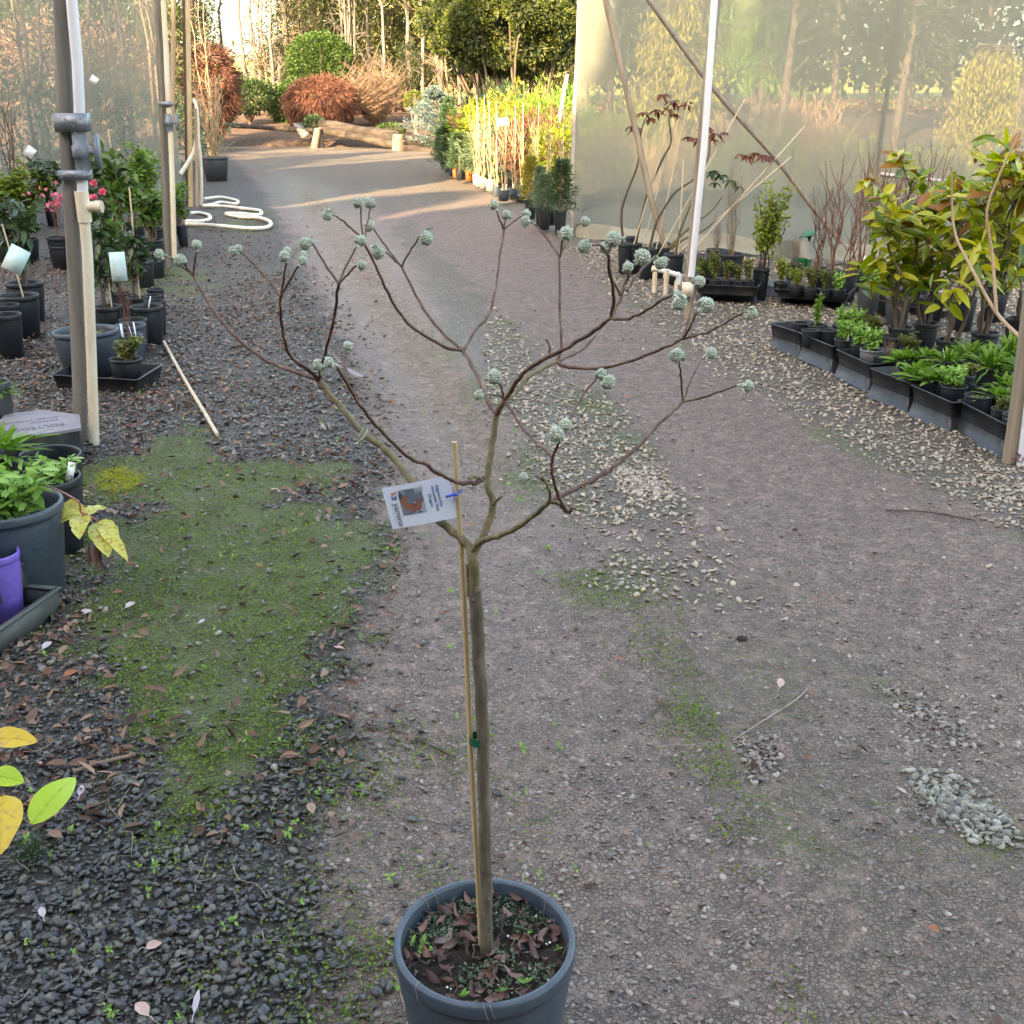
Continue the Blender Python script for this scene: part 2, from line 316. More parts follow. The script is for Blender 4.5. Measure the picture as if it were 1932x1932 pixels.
# sheet: fine near the camera, coarser away
ys = np.concatenate([np.linspace(.2, 1.0, 12)[:-1], np.arange(1.0, 5.2, .022), 5.2*np.exp(np.linspace(0, 1, 210)[1:]*math.log(44/5.2))])
xs = np.sinh(np.linspace(-3.4, 3.4, 521))/math.sinh(3.4)*34
GX, GY = np.meshgrid(xs, ys)
def gz(x, y):
    z = (fbm(x, y, 1.3, 5)-.5)*.035*np.clip(y/8, .3, 1)+(fbm(x, y, 11, 6)-.5)*.010
    for fx, s in ((C0x, -1), (C1x, 1)):
        z = z-.012*np.exp(-((x-fx(y)-s*.35)/.25)**2)
    z = z-.03*np.exp(-((x-LGx(y)-.5)/.5)**2)*sig(y-3.5, 1)
    lg = sig(LGx(y)-x, .08); return z+lg*.010+(fbm(x, y, 14, 55)-.35)*.022*np.clip(1.6-np.abs(sdist(x, y, MOSS[0][0])-.25)*4, 0, 1)*(y < 6)
GZ = gz(GX, GY)
nr, nc = GX.shape; idx = np.arange(nr*nc).reshape(nr, nc)
mb = MB(); mb.add(np.stack([GX, GY, GZ], -1).reshape(-1, 3), np.stack([idx[:-1, :-1], idx[:-1, 1:], idx[1:, 1:], idx[1:, :-1]], -1).reshape(-1, 4))
m, t, p = nm('gravel_drive'); M['ground'] = m
gp = N(t, 'NewGeometry').outputs['Position']; at = N(t, 'Attribute', attribute_name='zone'); se = N(t, 'SeparateColor'); t.links.new(at.outputs[0], se.inputs[0])
at2 = N(t, 'Attribute', attribute_name='zone2'); se2 = N(t, 'SeparateColor'); t.links.new(at2.outputs[0], se2.inputs[0])
def vor(scale, feat='F1', rnd=1.0):
    v = N(t, 'TexVoronoi', feature=feat); v.inputs['Scale'].default_value = scale; v.inputs['Randomness'].default_value = rnd
    wv = N(t, 'VectorMath', operation='ADD'); nn = N(t, 'TexNoise'); nn.inputs['Scale'].default_value = scale*.6; nn.inputs['Detail'].default_value = 2
    t.links.new(gp, nn.inputs['Vector']); sc_ = N(t, 'VectorMath', operation='SCALE'); sc_.inputs['Scale'].default_value = .7/scale
    t.links.new(nn.outputs['Color'], sc_.inputs[0]); t.links.new(gp, wv.inputs[0]); t.links.new(sc_.outputs[0], wv.inputs[1]); t.links.new(wv.outputs[0], v.inputs['Vector']); return v
v1 = vor(58); v2 = vor(95); vs1 = N(t, 'SeparateColor'); t.links.new(v1.outputs['Color'], vs1.inputs[0]); vs2 = N(t, 'SeparateColor'); t.links.new(v2.outputs['Color'], vs2.inputs[0])
nL = noise(t, 3.2, gp, 6, .6); nM = noise(t, 22, gp, 5, .6); nF = noise(t, 130, gp, 4, .7)
h1 = ramp(t, v1.outputs['Distance'], [(.0, (1, 1, 1)), (.35, (.85, .85, .85)), (.62, (0, 0, 0))])
# stones of the loose dark gravel, of the tan gravel and those pressed in the mud
cd = ramp(t, vs1.outputs[0], [(0, (.018, .022, .030)), (.3, (.045, .048, .055)), (.55, (.030, .030, .031)), (.8, (.075, .072, .066)), (1, (.13, .125, .11))])
ct = ramp(t, vs1.outputs[1], [(0, (.19, .16, .13)), (.35, (.32, .27, .21)), (.6, (.24, .21, .18)), (.85, (.42, .35, .27)), (1, (.50, .44, .36))])
cd = mixc(t, math_(t, 'MULTIPLY', se2.outputs[1], .72), cd, ct); gd = mixc(t, h1, (.030, .024, .018), cd); gt = mixc(t, h1, (.12, .095, .065), ct)
# leaf crumbs in the dark gravel, more of them further off
crumb = math_(t, 'MULTIPLY', ramp(t, noise(t, 46, gp, 5, .75), [(.56, (0, 0, 0)), (.64, (1, 1, 1))]), se2.outputs[1])
gd = mixc(t, crumb, gd, ramp(t, vs2.outputs[2], [(0, (.08, .045, .03)), (.6, (.19, .12, .085)), (1, (.28, .19, .14))]))
mud = mixc(t, nL, (.20, .142, .122), (.32, .235, .20)); mud = mixc(t, ramp(t, nM, [(.35, (.75, .75, .75)), (.62, (0, 0, 0))]), mud, (.075, .06, .052)); mud = mixc(t, ramp(t, nF, [(.5, (0, 0, 0)), (.75, (.6, .6, .6))]), mud, (.33, .27, .235))
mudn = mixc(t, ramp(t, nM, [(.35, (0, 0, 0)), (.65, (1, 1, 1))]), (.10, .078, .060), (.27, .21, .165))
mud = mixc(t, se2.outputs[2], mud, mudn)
e2 = ramp(t, v2.outputs['Distance'], [(.28, (1, 1, 1)), (.5, (0, 0, 0))]); pick = ramp(t, vs2.outputs[1], [(.42, (0, 0, 0)), (.5, (1, 1, 1))])
stm = math_(t, 'MULTIPLY', e2, pick); cst = ramp(t, vs2.outputs[0], [(0, (.075, .078, .085)), (.5, (.155, .145, .138)), (.85, (.22, .20, .185)), (1, (.42, .40, .38))])
ve = vor(78, 'DISTANCE_TO_EDGE'); ve2 = vor(150, 'DISTANCE_TO_EDGE'); v3 = vor(78); vs3 = N(t, 'SeparateColor'); t.links.new(v3.outputs['Color'], vs3.inputs[0])
cell = ramp(t, vs3.outputs[1], [(0, (.10, .082, .070)), (.3, (.20, .155, .13)), (.6, (.28, .215, .18)), (.85, (.17, .14, .125)), (1, (.40, .34, .30))])
mud = mixc(t, ramp(t, vs3.outputs[0], [(.25, (0, 0, 0)), (.35, (.75, .75, .75))]), mud, cell)
crv = math_(t, 'MULTIPLY', ramp(t, ve.outputs['Distance'], [(.02, (1, 1, 1)), (.10, (0, 0, 0))]), ramp(t, noise(t, 14, gp, 3), [(.38, (.15, .15, .15)), (.55, (.85, .85, .85))]))
mud = mixc(t, crv, mud, (.055, .042, .035)); mud = mixc(t, math_(t, 'MULTIPLY', ramp(t, ve2.outputs['Distance'], [(.02, (1, 1, 1)), (.09, (0, 0, 0))]), .4), mud, (.08, .062, .052))
mud = mixc(t, math_(t, 'MULTIPLY', stm, .8), mud, cst)
def blend(f, nz, a, b, wd=.25):
    k = math_(t, 'ADD', f, math_(t, 'MULTIPLY', math_(t, 'SUBTRACT', nz, .5), .9)); return ramp(t, k, [(.5-wd/2, (0, 0, 0)), (.5+wd/2, (1, 1, 1))])
fd = blend(se.outputs[1], nM, 0, 0); ft = blend(se.outputs[2], nM, 0, 0); fl = math_(t, 'MULTIPLY', blend(se2.outputs[0], noise(t, 7, gp, 4), 0, 0, .2), .9)
mud = mixc(t, ramp(t, noise(t, 38, gp, 3, .8), [(.60, (0, 0, 0)), (.70, (.8, .8, .8))]), mud, mixc(t, vs2.outputs[0], (.09, .055, .04), (.30, .25, .22))); mud = mixc(t, 1.0, mud, (1.30, 1.14, 1.08), 'MULTIPLY'); base = mixc(t, ft, mud, gt); base = mixc(t, fd, base, gd); base = mixc(t, math_(t, 'MULTIPLY', fl, .12), base, gd)
mg = mixc(t, noise(t, 9, gp, 4), ramp(t, nF, [(.3, (.035, .075, .006)), (.5, (.11, .20, .016)), (.7, (.22, .33, .035))]), ramp(t, nF, [(.3, (.05, .045, .012)), (.5, (.12, .12, .02)), (.7, (.2, .2, .04))]))
mo = N(t, 'Math', operation='ADD'); k = math_(t, 'ADD', math_(t, 'MULTIPLY', se.outputs[0], .95), math_(t, 'MULTIPLY', math_(t, 'SUBTRACT', noise(t, 42, gp, 6, .8), .5), 2.6))
fm = ramp(t, k, [(.50, (0, 0, 0)), (.74, (.95, .95, .95))]); base = mixc(t, fm, base, mg)
fl2 = math_(t, 'MULTIPLY', se.outputs[0], .1); base = mixc(t, fl2, base, (.09, .10, .035))
base = mixc(t, ramp(t, noise(t, 11, gp, 5, .8), [(.40, (.75, .75, .75)), (.60, (0, 0, 0))]), base, mixc(t, .36, base, (.06, .046, .038)))
base = mixc(t, ramp(t, noise(t, 2.6, gp, 6, .75), [(.40, (.7, .7, .7)), (.62, (0, 0, 0))]), base, mixc(t, .25, base, (.06, .046, .038)))
base = mixc(t, ramp(t, noise(t, 17, gp, 4, .85), [(.58, (0, 0, 0)), (.70, (.55, .55, .55))]), base, (.36, .30, .25))
t.links.new(base, p.inputs['Base Color'])
wetf = N(t, 'Attribute', attribute_name='wet').outputs['Fac']
ro = math_(t, 'SUBTRACT', .66, math_(t, 'MULTIPLY', wetf, .42)); ro = math_(t, 'ADD', ro, math_(t, 'MULTIPLY', math_(t, 'SUBTRACT', nM, .5), .25)); t.links.new(ro, p.inputs['Roughness'])
hh = math_(t, 'MULTIPLY', h1, math_(t, 'ADD', math_(t, 'MULTIPLY', fd, 1.0), math_(t, 'ADD', math_(t, 'MULTIPLY', ft, .8), .0), True))
hh = math_(t, 'ADD', hh, math_(t, 'MULTIPLY', stm, .30)); hh = math_(t, 'SUBTRACT', hh, math_(t, 'MULTIPLY', crv, .5)); hh = math_(t, 'ADD', hh, math_(t, 'MULTIPLY', nM, .9)); hh = math_(t, 'ADD', hh, math_(t, 'MULTIPLY', nF, .45))
hh = math_(t, 'ADD', hh, math_(t, 'MULTIPLY', noise(t, 9, gp, 5, .75), 1.6))
tra = N(t, 'Attribute', attribute_name='tread').outputs['Fac']; ta, tb2 = G(1545, 1480)[:2], G(1915, 1932)[:2]; tang = math.atan2(tb2[1]-ta[1], tb2[0]-ta[0])
mpt = N(t, 'Mapping'); mpt.inputs['Rotation'].default_value = (0, 0, -tang+.25); t.links.new(gp, mpt.inputs[0]); bk = N(t, 'TexBrick'); bk.inputs['Scale'].default_value = 1; bk.inputs['Brick Width'].default_value = .036; bk.inputs['Row Height'].default_value = .026; bk.inputs['Mortar Size'].default_value = .0045; bk.inputs['Mortar Smooth'].default_value = .3; t.links.new(mpt.outputs[0], bk.inputs[0])
trk = math_(t, 'MULTIPLY', tra, ramp(t, noise(t, 6, gp, 3), [(.42, (0, 0, 0)), (.5, (1, 1, 1))])); hh = math_(t, 'SUBTRACT', hh, math_(t, 'MULTIPLY', math_(t, 'MULTIPLY', math_(t, 'SUBTRACT', 1, bk.outputs['Fac']), trk), 1.5))
bump(t, p, hh, 1.0, .019)
ground = struct(mb.build('ground', m)); gm = ground.data
def setattr_(mesh, name, arr, kind):
    a = mesh.attributes.new(name, kind, 'POINT'); a.data.foreach_set('color' if kind == 'FLOAT_COLOR' else 'value', np.ascontiguousarray(arr, dtype=np.float32).ravel())
mo_, lg_, tn_, wt_, lo_ = [a.ravel() for a in zones(GX, GY)]
X_, Y_ = GX.ravel(), GY.ravel(); one = np.ones_like(mo_)
crm = np.clip(sig(Y_-4.5, 1.0)*.9+.25+.5*sig(-1.2-X_, .3), 0, 1)*lg_
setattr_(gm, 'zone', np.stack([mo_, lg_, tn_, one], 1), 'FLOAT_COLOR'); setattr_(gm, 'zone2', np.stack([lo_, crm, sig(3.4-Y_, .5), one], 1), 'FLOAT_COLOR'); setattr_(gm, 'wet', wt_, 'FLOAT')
def segd(a, b): a, b = G(*a)[:2], G(*b)[:2]; d = b-a; L2 = (d**2).sum(); tt = np.clip(((X_-a[0])*d[0]+(Y_-a[1])*d[1])/L2, 0, 1); return np.hypot(X_-a[0]-tt*d[0], Y_-a[1]-tt*d[1])
setattr_(gm, 'tread', np.clip(np.maximum(sig(.075-segd((1545, 1480), (1930, 1960)), .012), np.maximum(sig(.09-segd((1060, 860), (1230, 1010)), .02)*.8, sig(.08-segd((1640, 1250), (1932, 1420)), .02)*.5)), 0, 1), 'FLOAT')
# the land beyond: garden bed mound, sunlit paddock and hill
def sheet(name, xr, yr, zf, mat, nx=80, ny=60):
    X, Y = np.meshgrid(np.linspace(*xr, nx), np.linspace(*yr, ny)); i = np.arange(nx*ny).reshape(ny, nx); b = MB()
    b.add(np.stack([X, Y, zf(X, Y)], -1).reshape(-1, 3), np.stack([i[:-1, :-1], i[:-1, 1:], i[1:, 1:], i[1:, :-1]], -1).reshape(-1, 4)); return struct(b.build(name, mat))
M['mulch'] = surf('leaf_mulch', (.035, .022, .015), (.09, .055, .036), 9, .95, 1.0, c3=(.17, .11, .07), bd=.06)
M['paddock'] = surf('paddock_grass', (.16, .19, .03), (.34, .33, .06), .35, .9, .3, c3=(.5, .42, .12))
EDGE = lambda x: 40.6+np.clip(x, -12, 12)*-.12                     # front line of the logs
def bedz(x, y): return -.12+np.clip((y-EDGE(x)-.3)/9, 0, 1)*.75+np.clip((y-EDGE(x))/.8, 0, 1)*.3+(fbm(x, y, .6, 8)-.5)*.25*np.clip((y-EDGE(x))/2, 0, 1)
sheet('garden_bed_ground', (-34, 34), (40.2, 75), bedz, M['mulch'], 150, 90)
sheet('land_behind_ground', (-60, 60), (-60, .3), lambda x, y: x*0-.02, M['mulch'], 10, 10)
sheet('side_ground', (-90, -33.9), (-60, 60), lambda x, y: x*0-.03, M['mulch'], 10, 10)
sheet('side_ground', (33.9, 90), (-60, 60), lambda x, y: x*0-.03, M['mulch'], 10, 10)
sheet('hill', (-260, 260), (74, 300), lambda x, y: .9+np.clip((y-75)/60, 0, 1)*3.2+np.clip((y-120)/150, 0, 1)*5+(fbm(x, y, .03, 9)-.5)*2*np.clip((y-80)/30, 0, 1), M['paddock'], 60, 50)
# ---------------------------------------------------------------- loose stones
ico = [(0, 0, 1)]; 
for k in range(5): ico.append((.894*math.cos(k*1.2566), .894*math.sin(k*1.2566), .447))
for k in range(5): ico.append((.894*math.cos(k*1.2566+.628), .894*math.sin(k*1.2566+.628), -.447))
ico.append((0, 0, -1)); ico = np.array(ico)
icf = []
for k in range(5): icf += [(0, 1+k, 1+(k+1) % 5), (1+k, 6+k, 1+(k+1) % 5), (1+(k+1) % 5, 6+k, 6+(k+1) % 5), (11, 6+(k+1) % 5, 6+k)]
icf = np.array(icf)
def sample(n, x0, x1, y0, y1, pw=1.6):
    "points whose density falls off with distance"
    u = R.rand(n); a = 1-pw; y = (y0**a+u*(y1**a-y0**a))**(1/a); return x0+R.rand(n)*(x1-x0), y
def stones(name, label, mat, x, y, size, flat=.46, sink=.15, angular=.42, zadd=0):
    n = len(x); protos = np.array([ico*(1+R.uniform(-angular, angular, (12, 1)))*[1, R.uniform(.45, .95), flat*R.uniform(.7, 1.2)] for _ in range(40)])
    V = protos[R.randint(0, 40, n)]*(size/2)[:, None, None]; th = R.rand(n)*2*PI; c, s_ = np.cos(th), np.sin(th)
    V = np.stack([V[..., 0]*c[:, None]-V[..., 1]*s_[:, None], V[..., 0]*s_[:, None]+V[..., 1]*c[:, None], V[..., 2]], -1)
    tl = R.normal(size=(n, 2))*.35; V[..., 2] += V[..., 0]*tl[:, 0:1]+V[..., 1]*tl[:, 1:2]
    V += np.stack([x, y, gz(x, y)+size*flat*.5*(1-2*sink)+zadd], -1)[:, None]
    b = MB(); b.add(V.reshape(-1, 3), (np.arange(n)[:, None, None]*12+icf[None]).reshape(-1, 3))
    return tag(b.build(name, mat, smooth=False), label, 'gravel', kind='stuff')
x, y = sample(100000, -5.2, .25, 1.15, 11.5, 1.75); mo, lg, tn, wt, lo = zones(x, y)
k = (R.rand(len(x)) < lg*np.clip(1.12-mo*1.05, .10, 1)) & (x > -.62*y-.15) & (x < .62*y+.1); x, y = x[k], y[k]
far = R.rand(len(x)) < np.clip((y-2.3)/1.6, 0, .8)
for nm2, k, lab, mt in (('loose_gravel', ~far, 'loose angular dark grey gravel heaped along the left of the drive', 'stdark'), ('grey_gravel', far, 'mixed grey and brown gravel beyond the moss at the left', 'stmid')): stones(nm2, lab, M[mt], x[k], y[k], (.009+.020*R.rand(k.sum())**1.7)*(1+np.clip(y[k]-3, 0, 3)*.12), zadd=R.uniform(-.002, .006, k.sum()))
x, y = sample(42000, -.2, 5.2, 3.2, 13.5, 1.5); mo, lg, tn, wt, lo = zones(x, y); k = (R.rand(len(x)) < np.clip(tn*1.1-mo*.5, 0, 1)) & (x < .53*y+.2) & (x > -.05*y); x, y = x[k], y[k]
stones('tan_gravel', 'pale tan gravel strewn along the right edge and down the crown of the drive', M['sttan'], x, y, R.uniform(.014, .032, len(x))*(1+np.clip(y-5, 0, 6)*.05), angular=.2)
x, y = sample(95000, -1.6, 4.4, 1.15, 9, 1.75); mo, lg, tn, wt, lo = zones(x, y); cl = fbm(x, y, 2.2, 21)
k = (R.rand(len(x)) < (1-lg)*(1-tn)*np.clip((cl-.36)*3.2, .30, 1)*(1-.6*mo)) & (abs(x) < .52*y+.1); x, y = x[k], y[k]
stones('embedded_gravel', 'flat grey stones pressed into the mud of the drive', M['sttrack'], x, y, .006+.017*R.rand(len(x))**2.2, flat=.30, sink=.40, angular=.35)
PP = [(g2((1700, 1445), (1760, 1455), (1830, 1490), (1915, 1560), (1925, 1600), (1850, 1590), (1740, 1520)), 430, M['stpale'], 'pile of pale rounded pebbles in a hollow at the right of the drive', .016, .034),
      (g2((1180, 1190), (1245, 1200), (1270, 1250), (1240, 1290), (1195, 1260)), 0, M['stpale'], '', .01, .02),
      (g2((1385, 1380), (1460, 1395), (1490, 1460), (1430, 1475), (1395, 1420)), 130, M['sttrack'], 'cluster of small grey stones lying below the pale leaf on the drive', .014, .026),
      (g2((1150, 880), (1240, 890), (1275, 930), (1230, 945), (1170, 920)), 380, M['sttan'], 'pale stones gathered in the crown of the drive behind the lowest branch', .016, .03),
      (g2((1670, 1290), (1780, 1330), (1860, 1420), (1800, 1410), (1690, 1340)), 260, M['sttrack'], 'thin scatter of grey stones above the pebble pile', .012, .026)]
for q, n, mat, lab, s0, s1 in PP:
    if not n: continue
    x = R.uniform(q[:, 0].min(), q[:, 0].max(), n*2); y = R.uniform(q[:, 1].min(), q[:, 1].max(), n*2); k = sdist(x, y, q)+R.normal(size=n*2)*.045 > .02; x, y = x[k][:n], y[k][:n]
    stones('pebble_patch', lab, mat, x, y, s0+(s1-s0)*R.rand(len(x))**1.5, flat=.5, sink=.3, angular=.3)
# moss flakes and weeds
x, y = sample(240000, -3.0, .6, 1.3, 7, 1.7); mo, lg, tn, wt, lo = zones(x, y); k = (R.rand(len(x)) < mo*1.1*np.clip(fbm(x, y, 6, 31)*3.4-1.0, .06, 1)*1.5) & (abs(x) < .55*y+.1); x, y = x[k], y[k]; n = len(x)
b = MB(); o = np.stack([x, y, gz(x, y)+R.uniform(.002, .012, n)], -1); b.leaves(o, rdir(n, .25), rdir(n, 2.5), R.uniform(.005, .012, n), R.uniform(.004, .010, n), 0)
tag(b.build('moss', M['moss']), 'green moss and liverwort carpet left of the drive', 'moss', kind='stuff')
x = R.uniform(YM[:, 0].min(), YM[:, 0].max(), 5000); y = R.uniform(YM[:, 1].min(), YM[:, 1].max(), 5000); k = sdist(x, y, YM)+R.normal(size=5000)*.015 > 0; x, y = x[k], y[k]; n = len(x)
b = MB(); b.leaves(np.stack([x, y, gz(x, y)+R.uniform(.004, .018, n)], -1), rdir(n, .6), rdir(n), R.uniform(.008, .018, n), .002, 0)
tag(b.build('yellow_moss', M['mossy']), 'small round cushion of yellow moss near the grey post', 'moss', kind='stuff')
def curled(b, x, y, z, L, Wd, mult=1):
    n = len(x); b.leaves(np.stack([x, y, z], -1), rdir(n)*[1, 1, .25], rdir(n, 2.2), L, Wd, R.uniform(-.25, .15, 1), big=True, cup=.35)
x, y = sample(34000, -5.5, .8, 2.2, 17, 1.3); mo, lg, tn, wt, lo = zones(x, y); k = (R.rand(len(x)) < lg*np.clip(fbm(x, y, 1.2, 41)*2.4-.6, .08, 1)*np.clip((y-1.6)/2.4, .10, 1)*np.clip(1-mo*.8, 0, 1)) & (x > -.52*y-.2); x, y = x[k], y[k]; n = len(x)
b = MB(); curled(b, x, y, gz(x, y)+R.uniform(.008, .022, n), R.uniform(.012, .055, n), R.uniform(.008, .028, n))
xx, yy = sample(130, -.5, 5, 1.4, 12, 1.5); curled(b, xx, yy, gz(xx, yy)+.01, R.uniform(.015, .05, 130), R.uniform(.01, .022, 130))
tag(b.build('leaf_litter', M['litter']), 'brown dead leaf crumbs strewn over the gravel', 'leaf litter', kind='stuff')
b = MB(); x, y = sample(260, -2.6, .1, 1.4, 7, 1.6)
for i in range(len(x)):
    a = R.rand()*2*PI; L = R.uniform(.03, .16); q = [[x[i]+math.cos(a)*s_*L, y[i]+math.sin(a)*s_*L, 0] for s_ in (0, .35, .7, 1)]; q = np.array(q)+R.normal(size=(4, 3))*[.008, .008, .0]; q[:, 2] = gz(q[:, 0], q[:, 1])+R.uniform(.010, .02, 4); b.tube(cr(q, 2), R.uniform(.0006, .0013), 4)
tag(b.build('twig_litter', M['timber']), 'thin pale twigs and roots strewn over the gravel', 'twig litter', kind='stuff')
WD = MB(); x, y = sample(240, -2.4, .2, 1.3, 7, 1.4)
for i in range(len(x)):
    n = R.randint(4, 11); s_ = R.uniform(.007, .016); o = np.repeat([[x[i], y[i], 0]], n, 0); o[:, 2] = gz(x[i], y[i])+.012+R.rand(n)*.012; WD.leaves(o, rdir(n, .5), rdir(n, 2), s_*R.uniform(.7, 1.5, n), s_*.6, .1)
tag(WD.build('weed_seedlings', M['weed']), 'tiny bright green weed seedlings among the gravel', 'weeds', kind='stuff')
# single leaves, sticks and stones one can point at
def leafthing(u, v, L, ang, mat, label, Wd=.55, name='fallen_leaf', cup=.25, lobes=0):
    c = G(u, v, .012); root_loc = c; b = MB(); d = np.array([[math.cos(rad(ang)), math.sin(rad(ang)), .12]])
    o = c-d[0]*L*.5; o[2] = gz(np.array(c[0]), np.array(c[1]))+.016
    b.leaves([o], d, np.array([[.15, -.25, 1.0]]), L, L*Wd, .02, big=True, cup=cup)
    if lobes:
        for s_ in (-1, 1):
            a2 = rad(ang+s_*50); b.leaves([o+d[0]*L*.3], np.array([[math.cos(a2), math.sin(a2), .2]]), np.array([[0, 0, 1.0]]), L*.5, L*.28, .02, big=True, cup=cup)
    e = -d[0]*L*.35+o; e[2] = o[2]; b.tube([o, (o+e)/2+[0, 0, .004], e], .0011, 5)
    ob = b.build(name, mat, loc=tuple(c)); tag(ob, label, 'leaf', 'single fallen leaves'); return ob
M['leafpink'] = surf('pinkish_dead_leaf', (.40, .27, .22), (.52, .37, .31), 40, .8, .3)
M['leafgrey'] = surf('grey_dead_leaf', (.36, .31, .33), (.48, .42, .43), 40, .8, .3)
M['leafrust'] = surf('rust_dead_leaf', (.22, .07, .03), (.36, .13, .06), 40, .7, .3)
M['leafbrown'] = surf('brown_dead_leaf', (.07, .03, .025), (.14, .07, .05), 40, .6, .3)
for a in [(1472, 1292, .052, 70, 'leafpink', 'large pale pink leaf lying on the drive above the curved twig', .5),
          (1503, 1105, .028, 20, 'leafpink', 'small cream leaf on the drive at the right, farthest of the pale ones', .8),
          (1540, 1132, .035, 160, 'leafrust', 'thin rusty leaf just below the small cream leaf', .3),
          (1760, 1758, .03, 300, 'leafrust', 'curled rusty leaf alone on the mud at lower right', .8),
          (1700, 1493, .035, 130, 'leafpink', 'pinkish leaf at the top of the pale pebble pile', .35),
          (1168, 1238, .045, 150, 'leafrust', 'short brown stick-like leaf right of the trunk middle', .2),
          (163, 1165, .045, 30, 'leafgrey', 'wide pale grey leaf on the moss, left one of a pair', .6),
          (247, 1150, .045, 60, 'leafgrey', 'ribbed pale grey leaf on the moss, right one of a pair', .55),
          (382, 1183, .032, 60, 'leafgrey', 'pointed grey leaf in the middle of the moss', .4),
          (492, 1075, .026, 60, 'leafrust', 'small orange brown leaf at the upper right of the moss', .7),
          (640, 1228, .04, 170, 'leafpink', 'pale pink leaf at the right end of the moss', .3),
          (630, 1560, .045, 120, 'leafbrown', 'curled dark brown leaf between moss and mud', .45),
          (545, 1440, .06, 10, 'leafbrown', 'long dark brown leaf at the lower edge of the moss', .3),
          (155, 1505, .045, 100, 'leafgrey', 'curled silvery leaf on the gravel beside the lime green leaf', .4),
          (292, 1795, .035, 20, 'leafpink', 'pink leaf lying on the dark gravel at lower left', .65),
          (270, 1918, .045, 140, 'leafpink', 'cream leaf at the bottom edge on the dark gravel', .6),
          (372, 1900, .06, 95, 'leafgrey', 'long pointed silvery leaf standing at the bottom edge', .22),
          (82, 1735, .035, 120, 'leafgrey', 'crumpled grey leaf on the dark gravel at far lower left', .5),
          (135, 1280, .05, 40, 'leafrust', 'reddish brown leaf at the lower left of the moss', .5),
          (90, 1225, .05, 75, 'leafgrey', 'broad mauve grey leaf near the grey mesh tray', .5),
          (520, 935, .05, 160, 'leafpink', 'pale brown leaf at the far edge of the moss', .4),
          (1185, 745, .05, 10, 'leafrust', 'rusty leaf on the drive behind the fork', .35),
          (1618, 1193, .06, 170, 'leafbrown', 'dark brown strip of leaf on the drive at right', .2),
          (700, 918, .05, 170, 'leafbrown', 'dark red curled leaf left of the paper tag', .3)]:
    leafthing(a[0], a[1], a[2], a[3], M[a[4]], a[5], a[6])
def stick(uvs, r, mat, label, name='stick', zs=None, cat='stick'):
    q = np.array([G(u, v, r) for u, v in uvs]); q[:, 2] = gz(q[:, 0], q[:, 1])+r*1.2+.006
    b = MB(); b.tube(cr(q, 3), r, 7); return tag(b.build(name, mat, loc=tuple(q[0])), label, cat)
stick([(310, 652), (345, 715), (380, 775), (411, 828)], .011, M['bamboo2'], 'bamboo cane lying on the gravel behind the moss', 'bamboo_cane', cat='cane')
stick([(1383, 1398), (1440, 1362), (1500, 1325), (1528, 1298)], .0022, M['timber'], 'pale curved twig lying on the drive below the large pink leaf')
stick([(690, 1368), (760, 1385), (820, 1410), (860, 1430)], .0025, M['stemdark'], 'thin dark twig lying left of the trunk', )
stick([(140, 1468), (190, 1452), (258, 1436)], .006, M['twigbrown'], 'split brown twig lying on the gravel at the left')
stick([(1670, 965), (1750, 968), (1840, 985)], .004, M['stemdark'], 'thin dark twig lying on the right wheel track')
b = MB(); q = G(1400, 1207, 0); b.add(ico*[.022, .014, .010]+q+[0, 0, .006], icf); tag(b.build('dark_stone', M['log'], loc=tuple(q)), 'single oval blackish stone lying alone on the drive', 'stone')
# ================================================================ MAIN POTTED TREE
def pot_mesh(name, mat, lip=.055, taper=.76, n=48, ribs=True, wall=.014):
    b = MB(); a = .5
    b.lathe([(0, .02), (a*taper*.9, .0), (a*taper, .015), (a*(taper+.16*.9)*1.0 if False else a*(taper+(1-taper)*.80), .80), (a*.945, .865), (a*.95, 1-lip*1.7), (a*.995, 1-lip*1.55), (a*1.0, 1-lip*1.3), (a*1.0, 1-.02), (a*.985, 1.0),
             (a*.93, 1.0), (a*.915, .985), (a*.90, .9), (a*taper*.97, .06), (0, .05)], n=n)
    return b.mesh(name, mat)
def soil_mesh(name, mat, n=24, r=.445, seed=3):
    rs = np.random.RandomState(seed); rr = np.linspace(0, r, 9)[1:]; th = np.linspace(0, 2*PI, n, endpoint=False)
    V = [[0, 0, .012]]
    for q in rr:
        for a in th: V.append([q*math.cos(a), q*math.sin(a), rs.uniform(-.014, .016)])
    V = np.array(V); f4 = []
    for i in range(len(rr)-1):
        for j in range(n): f4.append([1+i*n+j, 1+(i+1)*n+j, 1+(i+1)*n+(j+1) % n, 1+i*n+(j+1) % n])
    b = MB(); b.add(V, f4); b.f[3].append(np.array([[0, 1+j, 1+(j+1) % n] for j in range(n)])); return b.mesh(name, mat)
TY = 1.535                                               # distance of the trunk from the camera
PC = G(914.5, 1774, .33); PW = 345*depth(PC)/F; PC[1] = TY; 
tree = thing('potted_tree', 'bare branching shrub on one stem with blue green buds in a large slate pot', 'potted tree', (PC[0], TY, 0))
pot = child('pot', pot_mesh('pot', M['potblue'], n=96), tree, (PW, PW, .33))
TS = .292                                                # soil height
soil = child('soil', soil_mesh('soil', M['soil'], 72, .452), tree, (PW, PW, .6), (0, 0, TS))
def tp(u, v, dy=0.0): return Yp(u, v, TY+dy)
